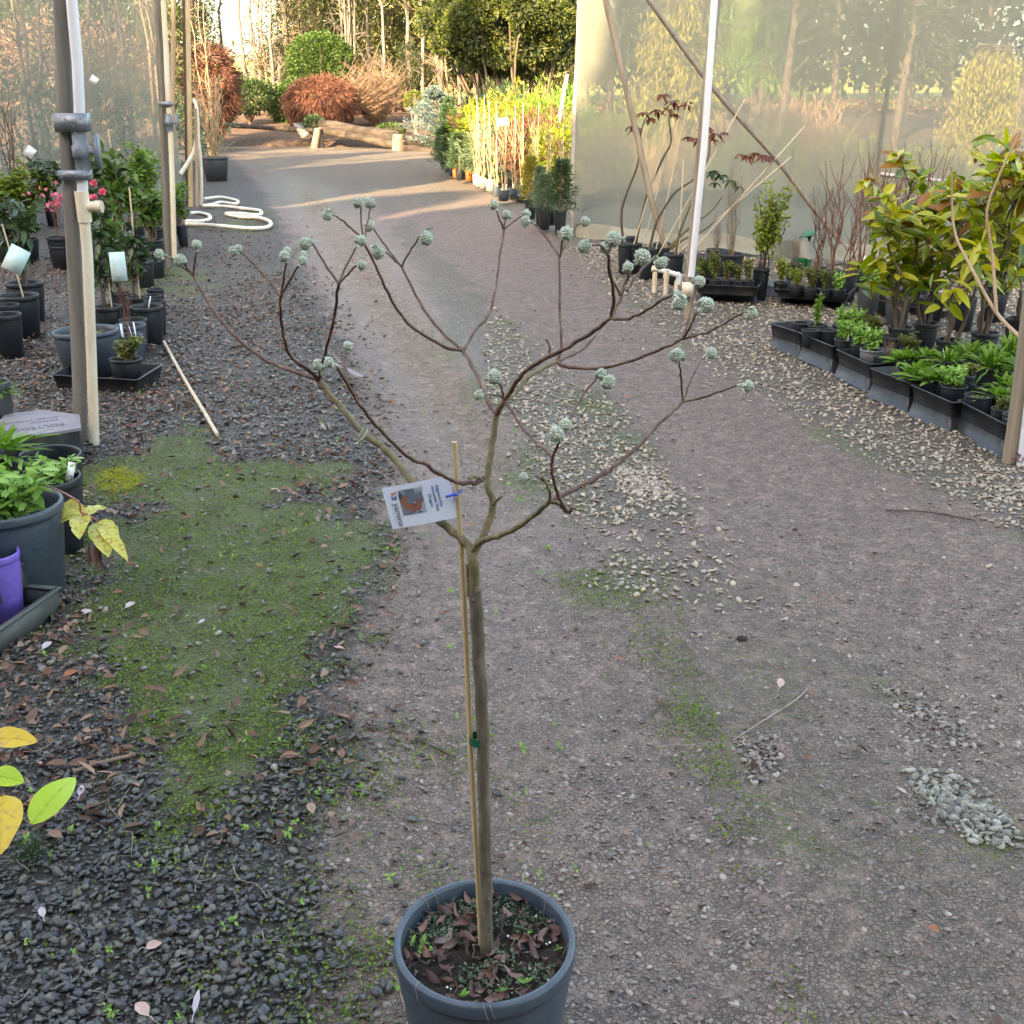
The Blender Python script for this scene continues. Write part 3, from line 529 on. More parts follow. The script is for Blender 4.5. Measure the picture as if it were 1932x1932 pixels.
def seg(b, nodes, r0, r1, dy0, dy1, k=4, knob=.10, n=8):
    nodes = np.array(nodes, float); s_ = np.concatenate([[0], np.cumsum(np.hypot(*np.diff(nodes, axis=0).T))]); s_ /= s_[-1]
    P_ = np.array([tp(u, v, dy0+(dy1-dy0)*q) for (u, v), q in zip(nodes, s_)])
    c = cr(P_, k) if len(P_) > 2 else np.array([P_[0]*(1-q)+P_[1]*q for q in np.linspace(0, 1, 7)])
    c = c+R.normal(size=c.shape)*.0006; q = np.linspace(0, 1, len(c)); r = (r0+(r1-r0)*q)*TY/F*1.03
    r = r*(1+R.uniform(-.03, .03, len(c)));  b.tube(c, r, n)
    if knob:                                             # leaf-scar rings
        L = np.sum(np.linalg.norm(np.diff(c, axis=0), axis=1)); m_ = int(L/.017)
        for i in range(m_):
            f_ = R.uniform(.04, .97); x_ = f_*(len(c)-1); i0 = int(x_); p_ = c[i0]*(1-x_+i0)+c[min(i0+1, len(c)-1)]*(x_-i0); tt = c[min(i0+1, len(c)-1)]-c[i0]; tt /= np.linalg.norm(tt)+1e-9
            rr = r[i0]; b.tube([p_-tt*rr*.5, p_, p_+tt*rr*.5], [rr*.9, rr*1.14, rr*.9], 8, cap=False)
    return c
tb = MB()
c = cr(np.array([tp(918, 1800), tp(917.5, 1700), tp(914, 1550), tp(911.5, 1400), tp(907, 1300), tp(902, 1210), tp(899, 1150), tp(897, 1112)]), 6)
c += np.stack([np.sin(np.arange(len(c))*1.1)*.0007, 0*c[:, 0], 0*c[:, 0]], 1); rr = np.interp(np.linspace(0, 1, len(c)), [0, .1, .5, .9, 1], [13.5, 13, 12.6, 12.8, 11])*TY/F*1.09; rr *= 1+R.uniform(-.02, .02, len(c))
tb.tube(c, rr, 20)
for (u, v, s_) in ((922, 1698, 4), (904, 1505, 3), (893, 1133, 4), (926, 1450, 3), (921, 1255, 3)):
    q = tp(u, v, -.010); tb.add(ico*s_*px(q)*[1, .6, 1]+q, icf)
trunk = tb.build('trunk', M['bark'], tree)
gb = MB()
gb.tube(cr(np.array([tp(899, 1150), tp(896.5, 1110), tp(895, 1080), tp(893, 1058), tp(891, 1040)]), 5), np.array([6, 9, 10.5, 10.6, 10.4, 10.3, 10.2, 10.2, 10.2, 10.1, 10.1, 10.2, 10.3, 10.4, 10.5, 10.6, 10.6, 10.4, 10, 9, 7])*TY/F*1.1, 16)
gb.tube(np.array([tp(885, 1125, .004), tp(884, 1098, .006), tp(882, 1064, .008)]), np.array([6, 5.5, 5])*TY/F, 10)
gb.build('graft', M['barkgreen'], tree)
def branch(nodes, r0, r1, dy0, dy1, mat='twigbark', nm_='branch', **kw):
    b = MB(); seg(b, nodes, r0, r1, dy0, dy1, **kw); return b.build(nm_, M[mat], tree)
# left limb and its forks
J1 = (601, 718)
branch([(891, 1048), (882, 1027), (843, 993), (810, 960), (787, 923), (759, 884), (731, 852), (715, 838), (679, 812), (649, 772), (616, 736), J1], 9.5, 5.2, 0, .16, 'barkgreen', knob=0)
branch([J1, (553, 700), (513.5, 685), (467, 657), (427.6, 617), (394.5, 574), (365, 521)], 4.6, 2.9, .16, .30)
branch([(365, 521), (355, 508), (345, 496)], 2.6, 2, .30, .31); branch([(365, 521), (340, 499), (322, 486)], 2.4, 1.7, .30, .33); branch([(365, 521), (368, 495), (370, 474)], 2.2, 1.6, .30, .28)
branch([J1, (586, 700), (553, 676.5), (537, 643.5), (530, 600.5), (529, 561)], 4.4, 2.8, .16, .06)
branch([(529, 561), (500, 522), (459, 480)], 2.5, 1.9, .06, .10); branch([(529, 561), (535, 530), (539, 497)], 2.5, 1.9, .06, .02); branch([(529, 561), (549, 525), (563, 499)], 2.2, 1.6, .06, -.02)
branch([J1, (604, 713), (606, 690), (613, 667), (629, 607), (639, 534)], 3.6, 2.9, .16, .02)
branch([(639, 534), (612, 495), (590, 460)], 2.6, 2, .02, .06); branch([(639, 534), (655, 500), (671, 467)], 2.2, 1.7, .02, .04); branch([(639, 534), (656, 518), (671, 501)], 2.2, 1.8, .02, -.05)
# thin lower limb
branch([(914, 902), (900, 909), (889, 912), (859, 907), (824, 891), (801, 875), (773, 865), (743, 837.5), (709, 802), (679, 762.5), (652, 719.5), (636, 693)], 4.8, 2.4, 0, -.22)
branch([(652, 712), (651, 690), (653, 666)], 2.2, 1.5, -.20, -.17); branch([(908, 903), (893, 898), (884, 903)], 4.4, 4.0, 0, -.03, 'barkgreen', knob=0)
branch([(709, 802), (702, 797), (693, 799)], 2, 1.6, -.13, -.16, knob=0)
# central leader
branch([(891, 1048), (905, 1025), (912, 1011), (926, 974), (930.6, 946), (922.5, 923), (920, 900), (925, 865), (930.6, 830), (936, 782)], 8.6, 6.3, 0, .06, 'barkgreen', knob=0)
branch([(929, 952), (938, 944), (946, 936)], 3.6, 2, .02, 0, 'barkgreen', knob=0)
branch([(936, 782), (920, 752.6), (903, 713), (883.5, 676.5), (872, 661)], 5.4, 3.9, .06, .26, 'twigbark')
branch([(872, 661), (852, 658), (834, 653), (791, 627), (761.5, 600.5), (738, 564), (715, 514.5), (689, 461.6)], 3.8, 2.8, .26, .20)
branch([(689, 461.6), (684, 442), (682, 395)], 2.5, 2, .20, .22); branch([(688, 455), (694, 420), (698, 392)], 2.0, 1.5, .20, .24); branch([(684, 450), (662, 430), (634, 407)], 2.4, 1.8, .20, .16)
branch([(872, 661), (844, 637), (814.5, 604), (785, 557.5), (758, 504.6)], 3.6, 2.7, .26, .36)
branch([(758, 504.6), (728, 465), (704, 430)], 2.5, 1.9, .36, .38); branch([(758, 504.6), (772, 476), (789, 450)], 2.3, 1.9, .36, .34); branch([(748, 495), (732, 478), (716, 472)], 2, 1.6, .36, .30)
branch([(875, 663), (880, 653), (897, 624), (920, 597), (933, 557.5), (943, 485), (951, 433.5)], 3.5, 2.7, .26, .48)
branch([(951, 433.5), (942, 412), (934, 390)], 2.3, 1.6, .48, .47); branch([(951, 433.5), (966, 420), (984, 407)], 2.2, 1.7, .48, .50); branch([(951, 430), (953, 418), (955, 408)], 1.6, 1.3, .48, .46)
N2 = (953, 752.6)
branch([(936, 782), (945, 768), N2], 6.2, 5.2, .06, .05)
branch([N2, (942, 747), (918, 744)], 2.4, 1.8, .04, -.02, knob=0); branch([(951, 752), (947, 735), (941, 718)], 2.2, 1.7, .04, 0, knob=0)
branch([N2, (963, 739), (986, 706), (1016, 683), (1062, 660), (1112, 630), (1153, 599)], 5.0, 3.5, .05, -.14)
branch([(1153, 599), (1158, 564), (1151, 518), (1147, 482)], 3.2, 2.5, -.14, -.20); branch([(1147, 480), (1153, 466), (1158, 455)], 2.2, 1.8, -.20, -.21); branch([(1147, 480), (1136, 466), (1124, 462), (1112, 464)], 2.3, 1.8, -.20, -.26, knob=0)
branch([(1153, 599), (1171, 561), (1181, 531), (1197, 500)], 2.7, 1.9, -.14, -.12); branch([(1181, 535), (1186, 518), (1185, 508)], 1.9, 1.5, -.12, -.15); branch([(1183, 548), (1205, 515), (1236, 484)], 2.3, 1.8, -.13, -.06)
branch([(1148, 480), (1154, 520), (1171, 556)], 1.9, 2.0, -.19, -.13)
branch([(1153, 599), (1181, 602), (1211, 590.6), (1240.7, 572), (1270, 556)], 3.0, 2.2, -.14, -.28)
RN = (1050.5, 683)
branch([(950, 760), (969.5, 742.7), (996, 713), (1029, 693), RN], 5.2, 4.2, .06, .18, 'barkgreen')
branch([RN, (1059, 650), (1057, 600.5), (1055.5, 534), (1056, 484.7)], 3.3, 2.6, .18, .26)
branch([(1056, 484.7), (1035.6, 455), (1010, 424)], 2.3, 1.8, .26, .30); branch([(1056, 484.7), (1060, 460), (1065, 450)], 2.3, 1.9, .26, .24); branch([(1056, 484.7), (1072, 455), (1090, 424)], 2.1, 1.7, .26, .30)
branch([RN, (1066, 690), (1105, 695), (1148, 693), (1194, 678), (1244, 660), (1290, 638.5)], 4.0, 2.9, .18, .04, 'twigbark')
branch([(1290, 638.5), (1303.5, 584), (1312, 544)], 2.2, 1.6, .04, .08); branch([(1290, 638.5), (1304, 612), (1316, 588)], 2.4, 1.9, .04, 0); branch([(1290, 638.5), (1333, 627), (1373, 607), (1406, 589)], 2.5, 1.9, .04, -.08)
branch([RN, (1062, 678), (1102, 656.7), (1138, 613.7)], 3.0, 2.2, .18, .26, 'twigbark')
branch([(1035.6, 670), (1037, 655), (1033, 643), (1029, 641)], 2.0, 1.4, 0, 0, knob=0)
# right drooping fork
branch([(955, 758), (976, 792), (999, 822), (1029, 848.5), (1042, 861.7)], 3.3, 2.7, .04, -.14)
branch([(1042, 861.7), (1050, 846), (1056, 832)], 2.7, 2.4, -.14, -.17); branch([(1042, 861.7), (1041, 885), (1050, 928), (1064, 958), (1074, 967)], 3.0, 3.4, -.14, -.10)
branch([(1060, 812), (1075, 789), (1105, 739), (1127, 711)], 2.6, 1.9, -.16, -.05)
# lower right limb
branch([(892, 1040), (900, 1027), (915, 1019), (940, 1011), (972, 997), (1009, 972), (1037, 946)], 6.6, 4.6, 0, -.10, 'barkgreen')
branch([(1037, 946), (1055, 950), (1066, 963), (1074, 967)], 4.0, 3.2, -.10, -.10, 'barkgreen', knob=0); branch([(1074, 967), (1080, 960), (1086, 961)], 2.6, 1.8, -.10, -.11, knob=0)
branch([(1037, 946), (1038, 930), (1030, 911.6), (1022, 900)], 2.6, 1.9, -.10, -.13); branch([(1026, 906), (1015, 900), (1004, 898)], 1.6, 1.3, -.12, -.14, knob=0)
branch([(1037, 946), (1068.7, 931), (1115, 908), (1161, 878), (1211, 835), (1240.7, 802), (1270.4, 775.8), (1288.6, 759)], 4.4, 3.0, -.10, .10)
branch([(1288.6, 759), (1285, 716), (1282, 684)], 2.3, 1.9, .10, .08); branch([(1288.6, 759), (1307, 709.6), (1325, 675)], 2.1, 1.5, .10, .16); branch([(1288.6, 759), (1326.6, 749), (1366, 736), (1393, 727)], 2.5, 1.9, .10, .04)
branch([(1098, 917), (1105, 925), (1106, 933), (1111, 938)], 1.6, 2.1, -.06, -.08, 'barkgreen', knob=0); branch([(1150, 887), (1158, 880), (1162, 888)], 1.2, 1.0, -.04, -.06, knob=0)
# flower buds: a nodding head of packed tubes with two bracts
M['bud'] = leafm('flower_bud', [(.36, .44, .34), (.50, .57, .47), (.66, .70, .62), (.42, .48, .34)], .2, .9, spec=.1)
M['budbody'] = surf('bud_core', (.20, .27, .17), (.30, .36, .24), 60, .9, .4)
M['budsilk'] = surf('silky_bract', (.42, .50, .42), (.60, .65, .57), 60, .9, .4, c3=(.42, .48, .22))
def bud(u, v, r, dy, bu, bv, closed=0, elong=1.0, yel=0):
    "head centred at pixel u,v with radius r px, hanging from the twig end bu,bv"
    c = tp(u, v, dy-.004); a = tp(bu, bv, dy); rr = r*px(c); ax = c-a; ax /= np.linalg.norm(ax)+1e-9; ax = ax+np.array([0, -.35, -.25]); ax /= np.linalg.norm(ax)
    n = 64 if not closed else 16; b = MB(); i = np.arange(n)+.5; ph = np.arccos(1-1.5*i/n); th = PI*(1+5**.5)*i
    t1 = np.cross(ax, [0, 0, 1.0]); t1 /= np.linalg.norm(t1); t2 = np.cross(ax, t1)
    D = np.cos(ph)[:, None]*ax+np.sin(ph)[:, None]*(np.cos(th)[:, None]*t1+np.sin(th)[:, None]*t2); rr *= R.uniform(.88, 1.12); s_ = rr*.225*(1+R.uniform(-.22, .22, n))
    sph = ico*1.0
    for k in range(n):
        q = sph*s_[k]; z = q@D[k]; q = q+np.outer(z, D[k])*.3; b.add(q+c+D[k]*rr*.80*elong*(.94+.1*R.rand()), icf)
    o = b.build('flower_bud', M['bud'], tree)
    k_ = MB(); q = np.vstack([ico, (ico[icf].mean(1)/np.linalg.norm(ico[icf].mean(1), axis=1)[:, None])]); V = ico*rr*.88+c-ax*rr*.08; k_.add(V, icf)
    k_.tube(cr([a-(c-a)*.15, a, (a+c)/2+[0, 0, rr*.25], c-ax*rr*.5], 3), [rr*.17]*4+[rr*.2]*3+[rr*.3]*3, 8); k_.build('bud_core', M['budbody'] if not yel else M['budsilk'], o, off=WL[tree.name])
    w_ = MB(); m_ = 3 if R.rand() < .5 else 2
    for j in range(m_):
        an = R.rand()*2*PI; sd = math.cos(an)*t1+math.sin(an)*t2; w_.leaves([c-ax*rr*.75+sd*rr*.25], np.array([ax*.75+sd*.85]), np.array([sd-ax*.3]), rr*R.uniform(1.2, 1.9), rr*.75, 0, big=True, cup=.5)
    w_.build('bract', M['budsilk'], o, off=WL[tree.name])
for a in [(340, 491, 11, .31, 345, 497), (301, 480, 10, .33, 320, 486), (371, 462, 9.5, .28, 370, 474), (441, 474, 11, .10, 458, 479), (450, 469, 8, .10, 459, 479), (537, 484, 11.5, .02, 539, 498), (542, 473, 8, .03, 539, 495),
          (571, 492, 10, -.02, 563, 499), (573, 481, 8, -.01, 565, 495), (575, 460, 10.5, .06, 589, 458), (584, 456, 7, .06, 590, 460), (681, 454, 11, .04, 671, 467), (683, 500, 10, -.05, 672, 500),
          (601, 689, 11, .14, 605, 705), (621, 684, 11, -.22, 634, 691), (656, 653, 9.5, -.17, 653, 664), (675.6, 382, 11, .22, 682, 396), (697, 382, 9.5, .24, 698, 393), (618, 406, 10.5, .16, 634, 407),
          (697, 426, 12, .38, 705, 431), (713, 476, 12, .30, 716, 470), (804, 449, 12, .34, 790, 447), (933, 387, 8.5, .47, 935, 393), (955, 405, 8, .46, 955, 411), (993, 404, 9, .50, 984, 407), (992, 417, 11, .30, 1008, 422),
          (904, 746, 10, -.02, 918, 744), (933, 711, 13.5, 0, 940, 722), (1158, 451, 14, -.21, 1158, 459), (1103, 465, 13, -.26, 1113, 464), (1140, 467, 9, -.21, 1146, 478), (1211, 485, 14.5, -.12, 1198, 498), (1185, 504, 10, -.15, 1185, 510),
          (1247, 496, 11, -.06, 1238, 484), (1282, 571, 13, -.29, 1273, 557), (1277, 555, 8.5, -.27, 1270, 557), (1068, 441, 12.5, .24, 1065, 452), (1104, 418, 10, .30, 1091, 424), (1319, 532, 12, .08, 1312, 545), (1332, 576, 13.5, 0, 1318, 589),
          (1418, 592, 12, -.08, 1405, 589), (1050, 819, 16, -.19, 1056, 834), (1067, 802, 12, -.16, 1058, 826), (1134, 705, 10, -.05, 1128, 711), (1147, 720, 13, -.07, 1130, 710), (988, 900, 9, -.14, 1004, 898), (1277, 671, 12.5, .08, 1282, 685),
          (1341, 666, 12, .16, 1326, 676), (1411, 728, 12, .04, 1393, 727)]:
    bud(*a, yel=(R.rand() < .2))
w_ = MB(); q = tp(695, 800, -.16); w_.leaves([q], np.array([[-.45, 0, -.7]]), np.array([[.2, -1.0, .2]]), .030, .009, 0, big=True, cup=.6); w_.build('bract', M['budsilk'], tree)
w_ = MB(); q = tp(650, 690, -.18); w_.leaves(np.repeat([q], 3, 0)+R.normal(size=(3, 3))*.002, np.array([[-.8, -.2, .4], [.7, 0, -.3], [-.6, .2, .7]]), rdir(3), .024, .009, .1, big=True, cup=.4); w_.build('dried_leaf', M['leafgrey'], tree)
# cane, tie, pot surface
b = MB(); b.tube(np.array([tp(857.7, 834, .012), tp(863, 930, .012), tp(870, 1027, .014), tp(874.5, 1110, .014), tp(878.5, 1194, .013), tp(886, 1380, .010), tp(895, 1540, .014), tp(904, 1700, .018), tp(908, 1790, .02)]), np.array([5, 5.2, 5.4, 5.6, 5.8, 6, 6.2, 6.6, 6.6])*TY/F, 12)
for u, v in ((870.5, 1042), (878, 1192), (903, 1655)):
    q = tp(u, v, .013 if v < 1500 else .017); b.tube([q-[0, 0, .003], q, q+[0, 0, .003]], [.0047, .0053, .0047], 12, cap=False)
b.build('stake', M['bamboo'], tree)
b = MB(); q0 = tp(903, 1395, .004); ct = [q0+[math.cos(a)*.0142-.001, math.sin(a)*.0135, math.sin(a*2)*.0004] for a in np.linspace(0, 2*PI, 25)]
ct = np.array(ct); V = np.concatenate([ct-[0, 0, .0072], ct+[0, 0, .0072]]); i = np.arange(24); b.add(V, np.stack([i, i+1, i+26, i+25], -1)); b.build('tie_tape', M['greentape'], tree)
rs_ = PW*.44
def insoil(n, k=1.0):
    a = R.rand(n)*2*PI; r = rs_*np.sqrt(R.rand(n))*k; return np.stack([PC[0]+r*np.cos(a), TY+r*np.sin(a), np.full(n, TS)], -1)
b = MB(); n = 95; o = insoil(n, 1.0)+np.stack([np.zeros(n), np.zeros(n), R.uniform(.004, .016, n)], -1); 
for k in range(n):
    b2 = 1; L = R.uniform(.018, .050); d = rdir(1, .15)*[1, 1, .45]; s_ = R.uniform(.2, .38)
    # a curled strip that rolls along its length
    t_ = np.linspace(0, 1, 9); th = R.rand()*2*PI; cu = R.uniform(2, 5.5)*R.choice([-1, 1]); x0 = np.array([math.cos(th), math.sin(th), 0]); y0 = np.array([-x0[1], x0[0], 0]); ctr = o[k]+np.outer((t_-.5)*L, x0)+np.outer(np.sin(t_*cu)*L*.16, y0)+np.outer(np.abs(np.sin(t_*cu*.8+th))*L*.22, [0, 0, 1.0])
    wd = np.sin(t_*PI)**.7*L*s_*.5+.0006; ang = t_*cu*.8+th; sd = np.outer(np.cos(ang), y0)+np.outer(np.sin(ang), [0, 0, 1.0]); V = np.concatenate([ctr-sd*wd[:, None], ctr+np.cross(sd, x0)*wd[:, None]*.5, ctr+sd*wd[:, None]]); i = np.arange(8); b.add(V, np.vstack([np.stack([i, i+1, i+10, i+9], -1), np.stack([i+9, i+10, i+19, i+18], -1)]))
M['potleaf'] = leafm('curled_dead_leaves', [(.04, .022, .022), (.10, .05, .045), (.18, .085, .065), (.22, .14, .12), (.07, .045, .05)], .05, .6)
b.build('dead_leaves', M['potleaf'], tree)
b = MB(); n = 2600; o = insoil(n, 1.0); k = (vnoise(o[:, 0], o[:, 1], 22, 5) > .45) | (o[:, 1] > TY+.06); o = o[k]; n = len(o); o[:, 2] += R.uniform(.002, .016, n); b.leaves(o, rdir(n, .6), rdir(n, 2), R.uniform(.004, .009, n), R.uniform(.004, .007, n), .1)
b.build('groundcover', M['lvgray'], tree)
b = MB()
for (u, v, s_) in ((776, 1780, 1), (800, 1778, 1), (795, 1795, .8), (816, 1790, .8), (872, 1880, 1), (990, 1856, 1.1), (940, 1868, .8), (955, 1870, .7), (845, 1780, .6), (902, 1905, .6), (1000, 1760, .5), (1054, 1790, .6)):
    q = G(u, v, TS+.012); n = 7; b.leaves(np.repeat([q], n, 0), rdir(n, .6), rdir(n, 2.5), .015*s_*R.uniform(.7, 1.3, n), .0065*s_, .1, big=True)
b.build('seedlings', M['weed'], tree)['kind'] = 'stuff'
b = MB()
for k in range(22):
    a = R.rand()*2*PI; q = insoil(1)[0]; q[2] += .012; ln = R.uniform(.02, .06); pts = q+np.cumsum(R.normal(size=(5, 3))*[1, 1, .3]*ln/4, 0); pts[:, 2] = np.clip(pts[:, 2], TS+.004, 1); b.tube(cr(pts, 2), .0006, 4)
for a_, h_ in ((2.4, 0), (2.25, 0), (.7, 0), (-.1, 0), (-1.6, 0), (4.75, 0), (3.9, 0)):
    r0 = PW*.46; pts = [[PC[0]+r0*.93*math.cos(a_), TY+r0*.93*math.sin(a_), TS+.01], [PC[0]+r0*1.02*math.cos(a_+.03), TY+r0*1.02*math.sin(a_+.03), .333], [PC[0]+r0*1.10*math.cos(a_+.05), TY+r0*1.10*math.sin(a_+.05), .327], [PC[0]+r0*1.105*math.cos(a_+.09), TY+r0*1.105*math.sin(a_+.09), .305]]; b.tube(cr(pts, 3), .0006, 4)
b.build('dry_roots', M['timber'], tree)['kind'] = 'stuff'
b = MB(); o = insoil(60); 
for k in range(60): b.add(ico*R.uniform(.0012, .003)+o[k]+[0, 0, .004], icf)
b.build('perlite', M['white'], tree)['kind'] = 'stuff'
# paper tag hanging from the cane
def text(name, s, size, mat, parent, mtx, ext=0.0, bold=0, squash=1):
    cu = bpy.data.curves.new(name, 'FONT'); cu.body = s; cu.size = size; cu.extrude = ext; cu.offset = bold; cu.align_x = 'LEFT'
    tmp = bpy.data.objects.new(name, cu); COL.objects.link(tmp); dg = bpy.context.evaluated_depsgraph_get(); me = bpy.data.meshes.new_from_object(tmp.evaluated_get(dg)); bpy.data.objects.remove(tmp)
    me.transform(Matrix.Diagonal((squash, 1, 1, 1))); me.transform(mtx); me.materials.clear(); me.materials.append(mat); o = bpy.data.objects.new(name, me); COL.objects.link(o); o.parent = parent; return o
A = tp(722, 922, .03); B_ = tp(848.4, 896, .015); Cc = tp(861.6, 977, .01); Dd = tp(738, 998.4, .025)
ctr = (A+B_+Cc+Dd)/4; ex = (B_+Cc-A-Dd)/2; ey = (A+B_-Cc-Dd)/2; LW, LH = np.linalg.norm(ex), np.linalg.norm(ey); ex /= LW; ey = ey-ex*np.dot(ex, ey); ey /= np.linalg.norm(ey); ez = np.cross(ex, ey)
tagr = thing('plant_tag', 'white printed card with a flower picture hanging by a blue tie from the cane', 'tag', tuple(ctr))
tagr.rotation_euler = Matrix(np.array([ex, ey, ez]).T.tolist()).to_euler()
b = MB(); nx_ = 14; xx = np.linspace(-LW/2, LW/2, nx_); zc = .0025*np.cos(xx*40)
for s_, z_ in ((1, .0003), (-1, -.0003)):
    V = np.array([[x_, y_, zz+z_] for x_, zz in zip(xx, zc) for y_ in (-LH/2, LH/2)]); i = np.arange(nx_-1)*2; f_ = np.stack([i, i+2, i+3, i+1], -1); b.add(V, f_ if s_ > 0 else f_[:, ::-1])
M['card'] = surf('white_card', (.62, .72, .88), (.68, .77, .90), 6, .5, .02)
b.build('card', M['card'], tagr, off=(0, 0, 0))
m, t, p = nm('flower_picture'); g = N(t, 'NewGeometry').outputs['Position']; v = N(t, 'TexVoronoi'); v.inputs['Scale'].default_value = 95; t.links.new(g, v.inputs['Vector']); s_ = N(t, 'SeparateColor'); t.links.new(v.outputs['Color'], s_.inputs[0])
t.links.new(ramp(t, s_.outputs[0], [(0, (.05, .08, .09)), (.3, (.16, .24, .28)), (.55, (.38, .46, .62)), (.8, (.10, .12, .18)), (.92, (.3, .12, .08))]), p.inputs['Base Color']); M['picture'] = m
def patch(name, x0, x1, y0, y1, mat, z=.0011, n=1):
    b = MB(); xx = np.linspace(x0, x1, 6); V = np.array([[x_, y_, .0025*math.cos(x_*40)+z] for x_ in xx for y_ in (y0, y1)]); i = np.arange(5)*2; b.add(V, np.stack([i, i+2, i+3, i+1], -1)); return b.build(name, mat, tagr, off=(0, 0, 0))
k = LW/127
patch('picture', -35*k, 10*k, -17*k, 30*k, M['picture'])
b = MB(); 
for r_, cx in ((4.5, -9),): b.lathe([(0, .0), (r_*k, 0)], (cx*k, -3*k, .0036), 14)
fl_ = b.build('flower_print', M['leafrust'], tagr, off=(0, 0, 0)); pass; 
for s2, c2, x_, y_, sz in (('yamina', 'inkgrey', -49, 8, 16), ('flora . sky . design', 'inklight', -54, 4, 4.4), ('Edgeworthia', 'ink', 37, 27, 8.0), ("chrysantha 'Red", 'ink', 29, 27, 7.2), ('Dragon', 'ink', 20, 14, 8.0)):
    z_ = .0012+.0025*math.cos(x_*k*40)
    mt = Matrix.Translation((x_*k, y_*k, z_)) @ Matrix.Rotation(-PI/2, 4, 'Z'); text('lettering', s2, sz*k, M[c2], tagr, mt, bold=.00012 if sz > 6 else 0)
b = MB(); q = lambda *a: b.add([[x_*k, y_*k, .0013+.0025*math.cos(x_*k*40)] for x_, y_ in a], [list(range(len(a)))])
q((-49, 24), (-45, 30), (-44, 22)); q((-42, 30), (-38, 28), (-43, 23)); b.build('logo_wing', M['orange'], tagr, off=(0, 0, 0))
b = MB(); q((-50, 21), (-45, 20), (-47, 13)); q((-44, 20), (-38, 22), (-42, 13)); q((-47, 14), (-43, 19), (-42, 14)); b.build('logo_wing', M['ink'], tagr, off=(0, 0, 0))
patch('print_line', 11*k, 12.2*k, 22*k, 33*k, M['orange'])
b = MB(); T0 = tp(842, 937, .008); T1 = tp(858, 933, .0); T2 = tp(867, 931, .004); b.tube(np.array([T0, (T0+T1)/2, T1]), .0022, 8); b.tube(cr([T1+[-.001, 0, .004], T1+[.003, -.004, .0], T2+[0, -.002, .002], T2+[.001, .006, .003]], 3), .0014, 6); b.tube([T2, T2+[.003, 0, .007]], .0012, 6); b.tube([T1, T1+[-.001, 0, -.009]], .0009, 6)
o = bpy.data.objects.new('tie', b.mesh('tie', M['bluetie'])); COL.objects.link(o); o.parent = tagr; o.matrix_parent_inverse = (Matrix.Translation(tagr.location) @ tagr.rotation_euler.to_matrix().to_4x4()).inverted()
# ================================================================ SHADE HOUSE FRAME, PIPES, NETTING
def wpt(u, v, y): return Yp(u, v, y)
def pole(name, label, cat, pts, rpx, mat, n=12, y=None, ext=.7, parent=None, rings=(), group=None, dy=0.0):
    "pts run from the foot (on the ground) upwards, in photo pixels; the pole stands upright at its foot's distance"
    base = G(*pts[0], 0.0) if y is None else Yp(*pts[0], y); yy = base[1]; w_ = np.array([base]+[Yp(u, v, yy+dy*i/(len(pts)-1)) for i, (u, v) in list(enumerate(pts))[1:]])
    if ext: w_ = np.vstack([w_, w_[-1]+(w_[-1]-w_[-2])/np.linalg.norm(w_[-1]-w_[-2])*ext])
    r = np.interp(np.linspace(0, 1, len(w_)), [0, 1], rpx if isinstance(rpx, tuple) else (rpx, rpx))*px(base); b = MB()
    d_ = cr(w_, 5) if len(w_) > 2 else w_; b.tube(d_, np.interp(np.linspace(0, 1, len(d_)), np.linspace(0, 1, len(r)), r), n)
    for f in rings:
        i = int(f*(len(d_)-1)); q = d_[i]; b.tube([q-[0, 0, .008], q, q+[0, 0, .008]], [r[0]*1.0, r[0]*1.13, r[0]*1.0], n, cap=False)
    if parent is None: o = b.build(name, mat, loc=tuple(base)); tag(o, label, cat, group)
    else: o = b.build(name, mat, parent)
    return o, base, d_, r[0]
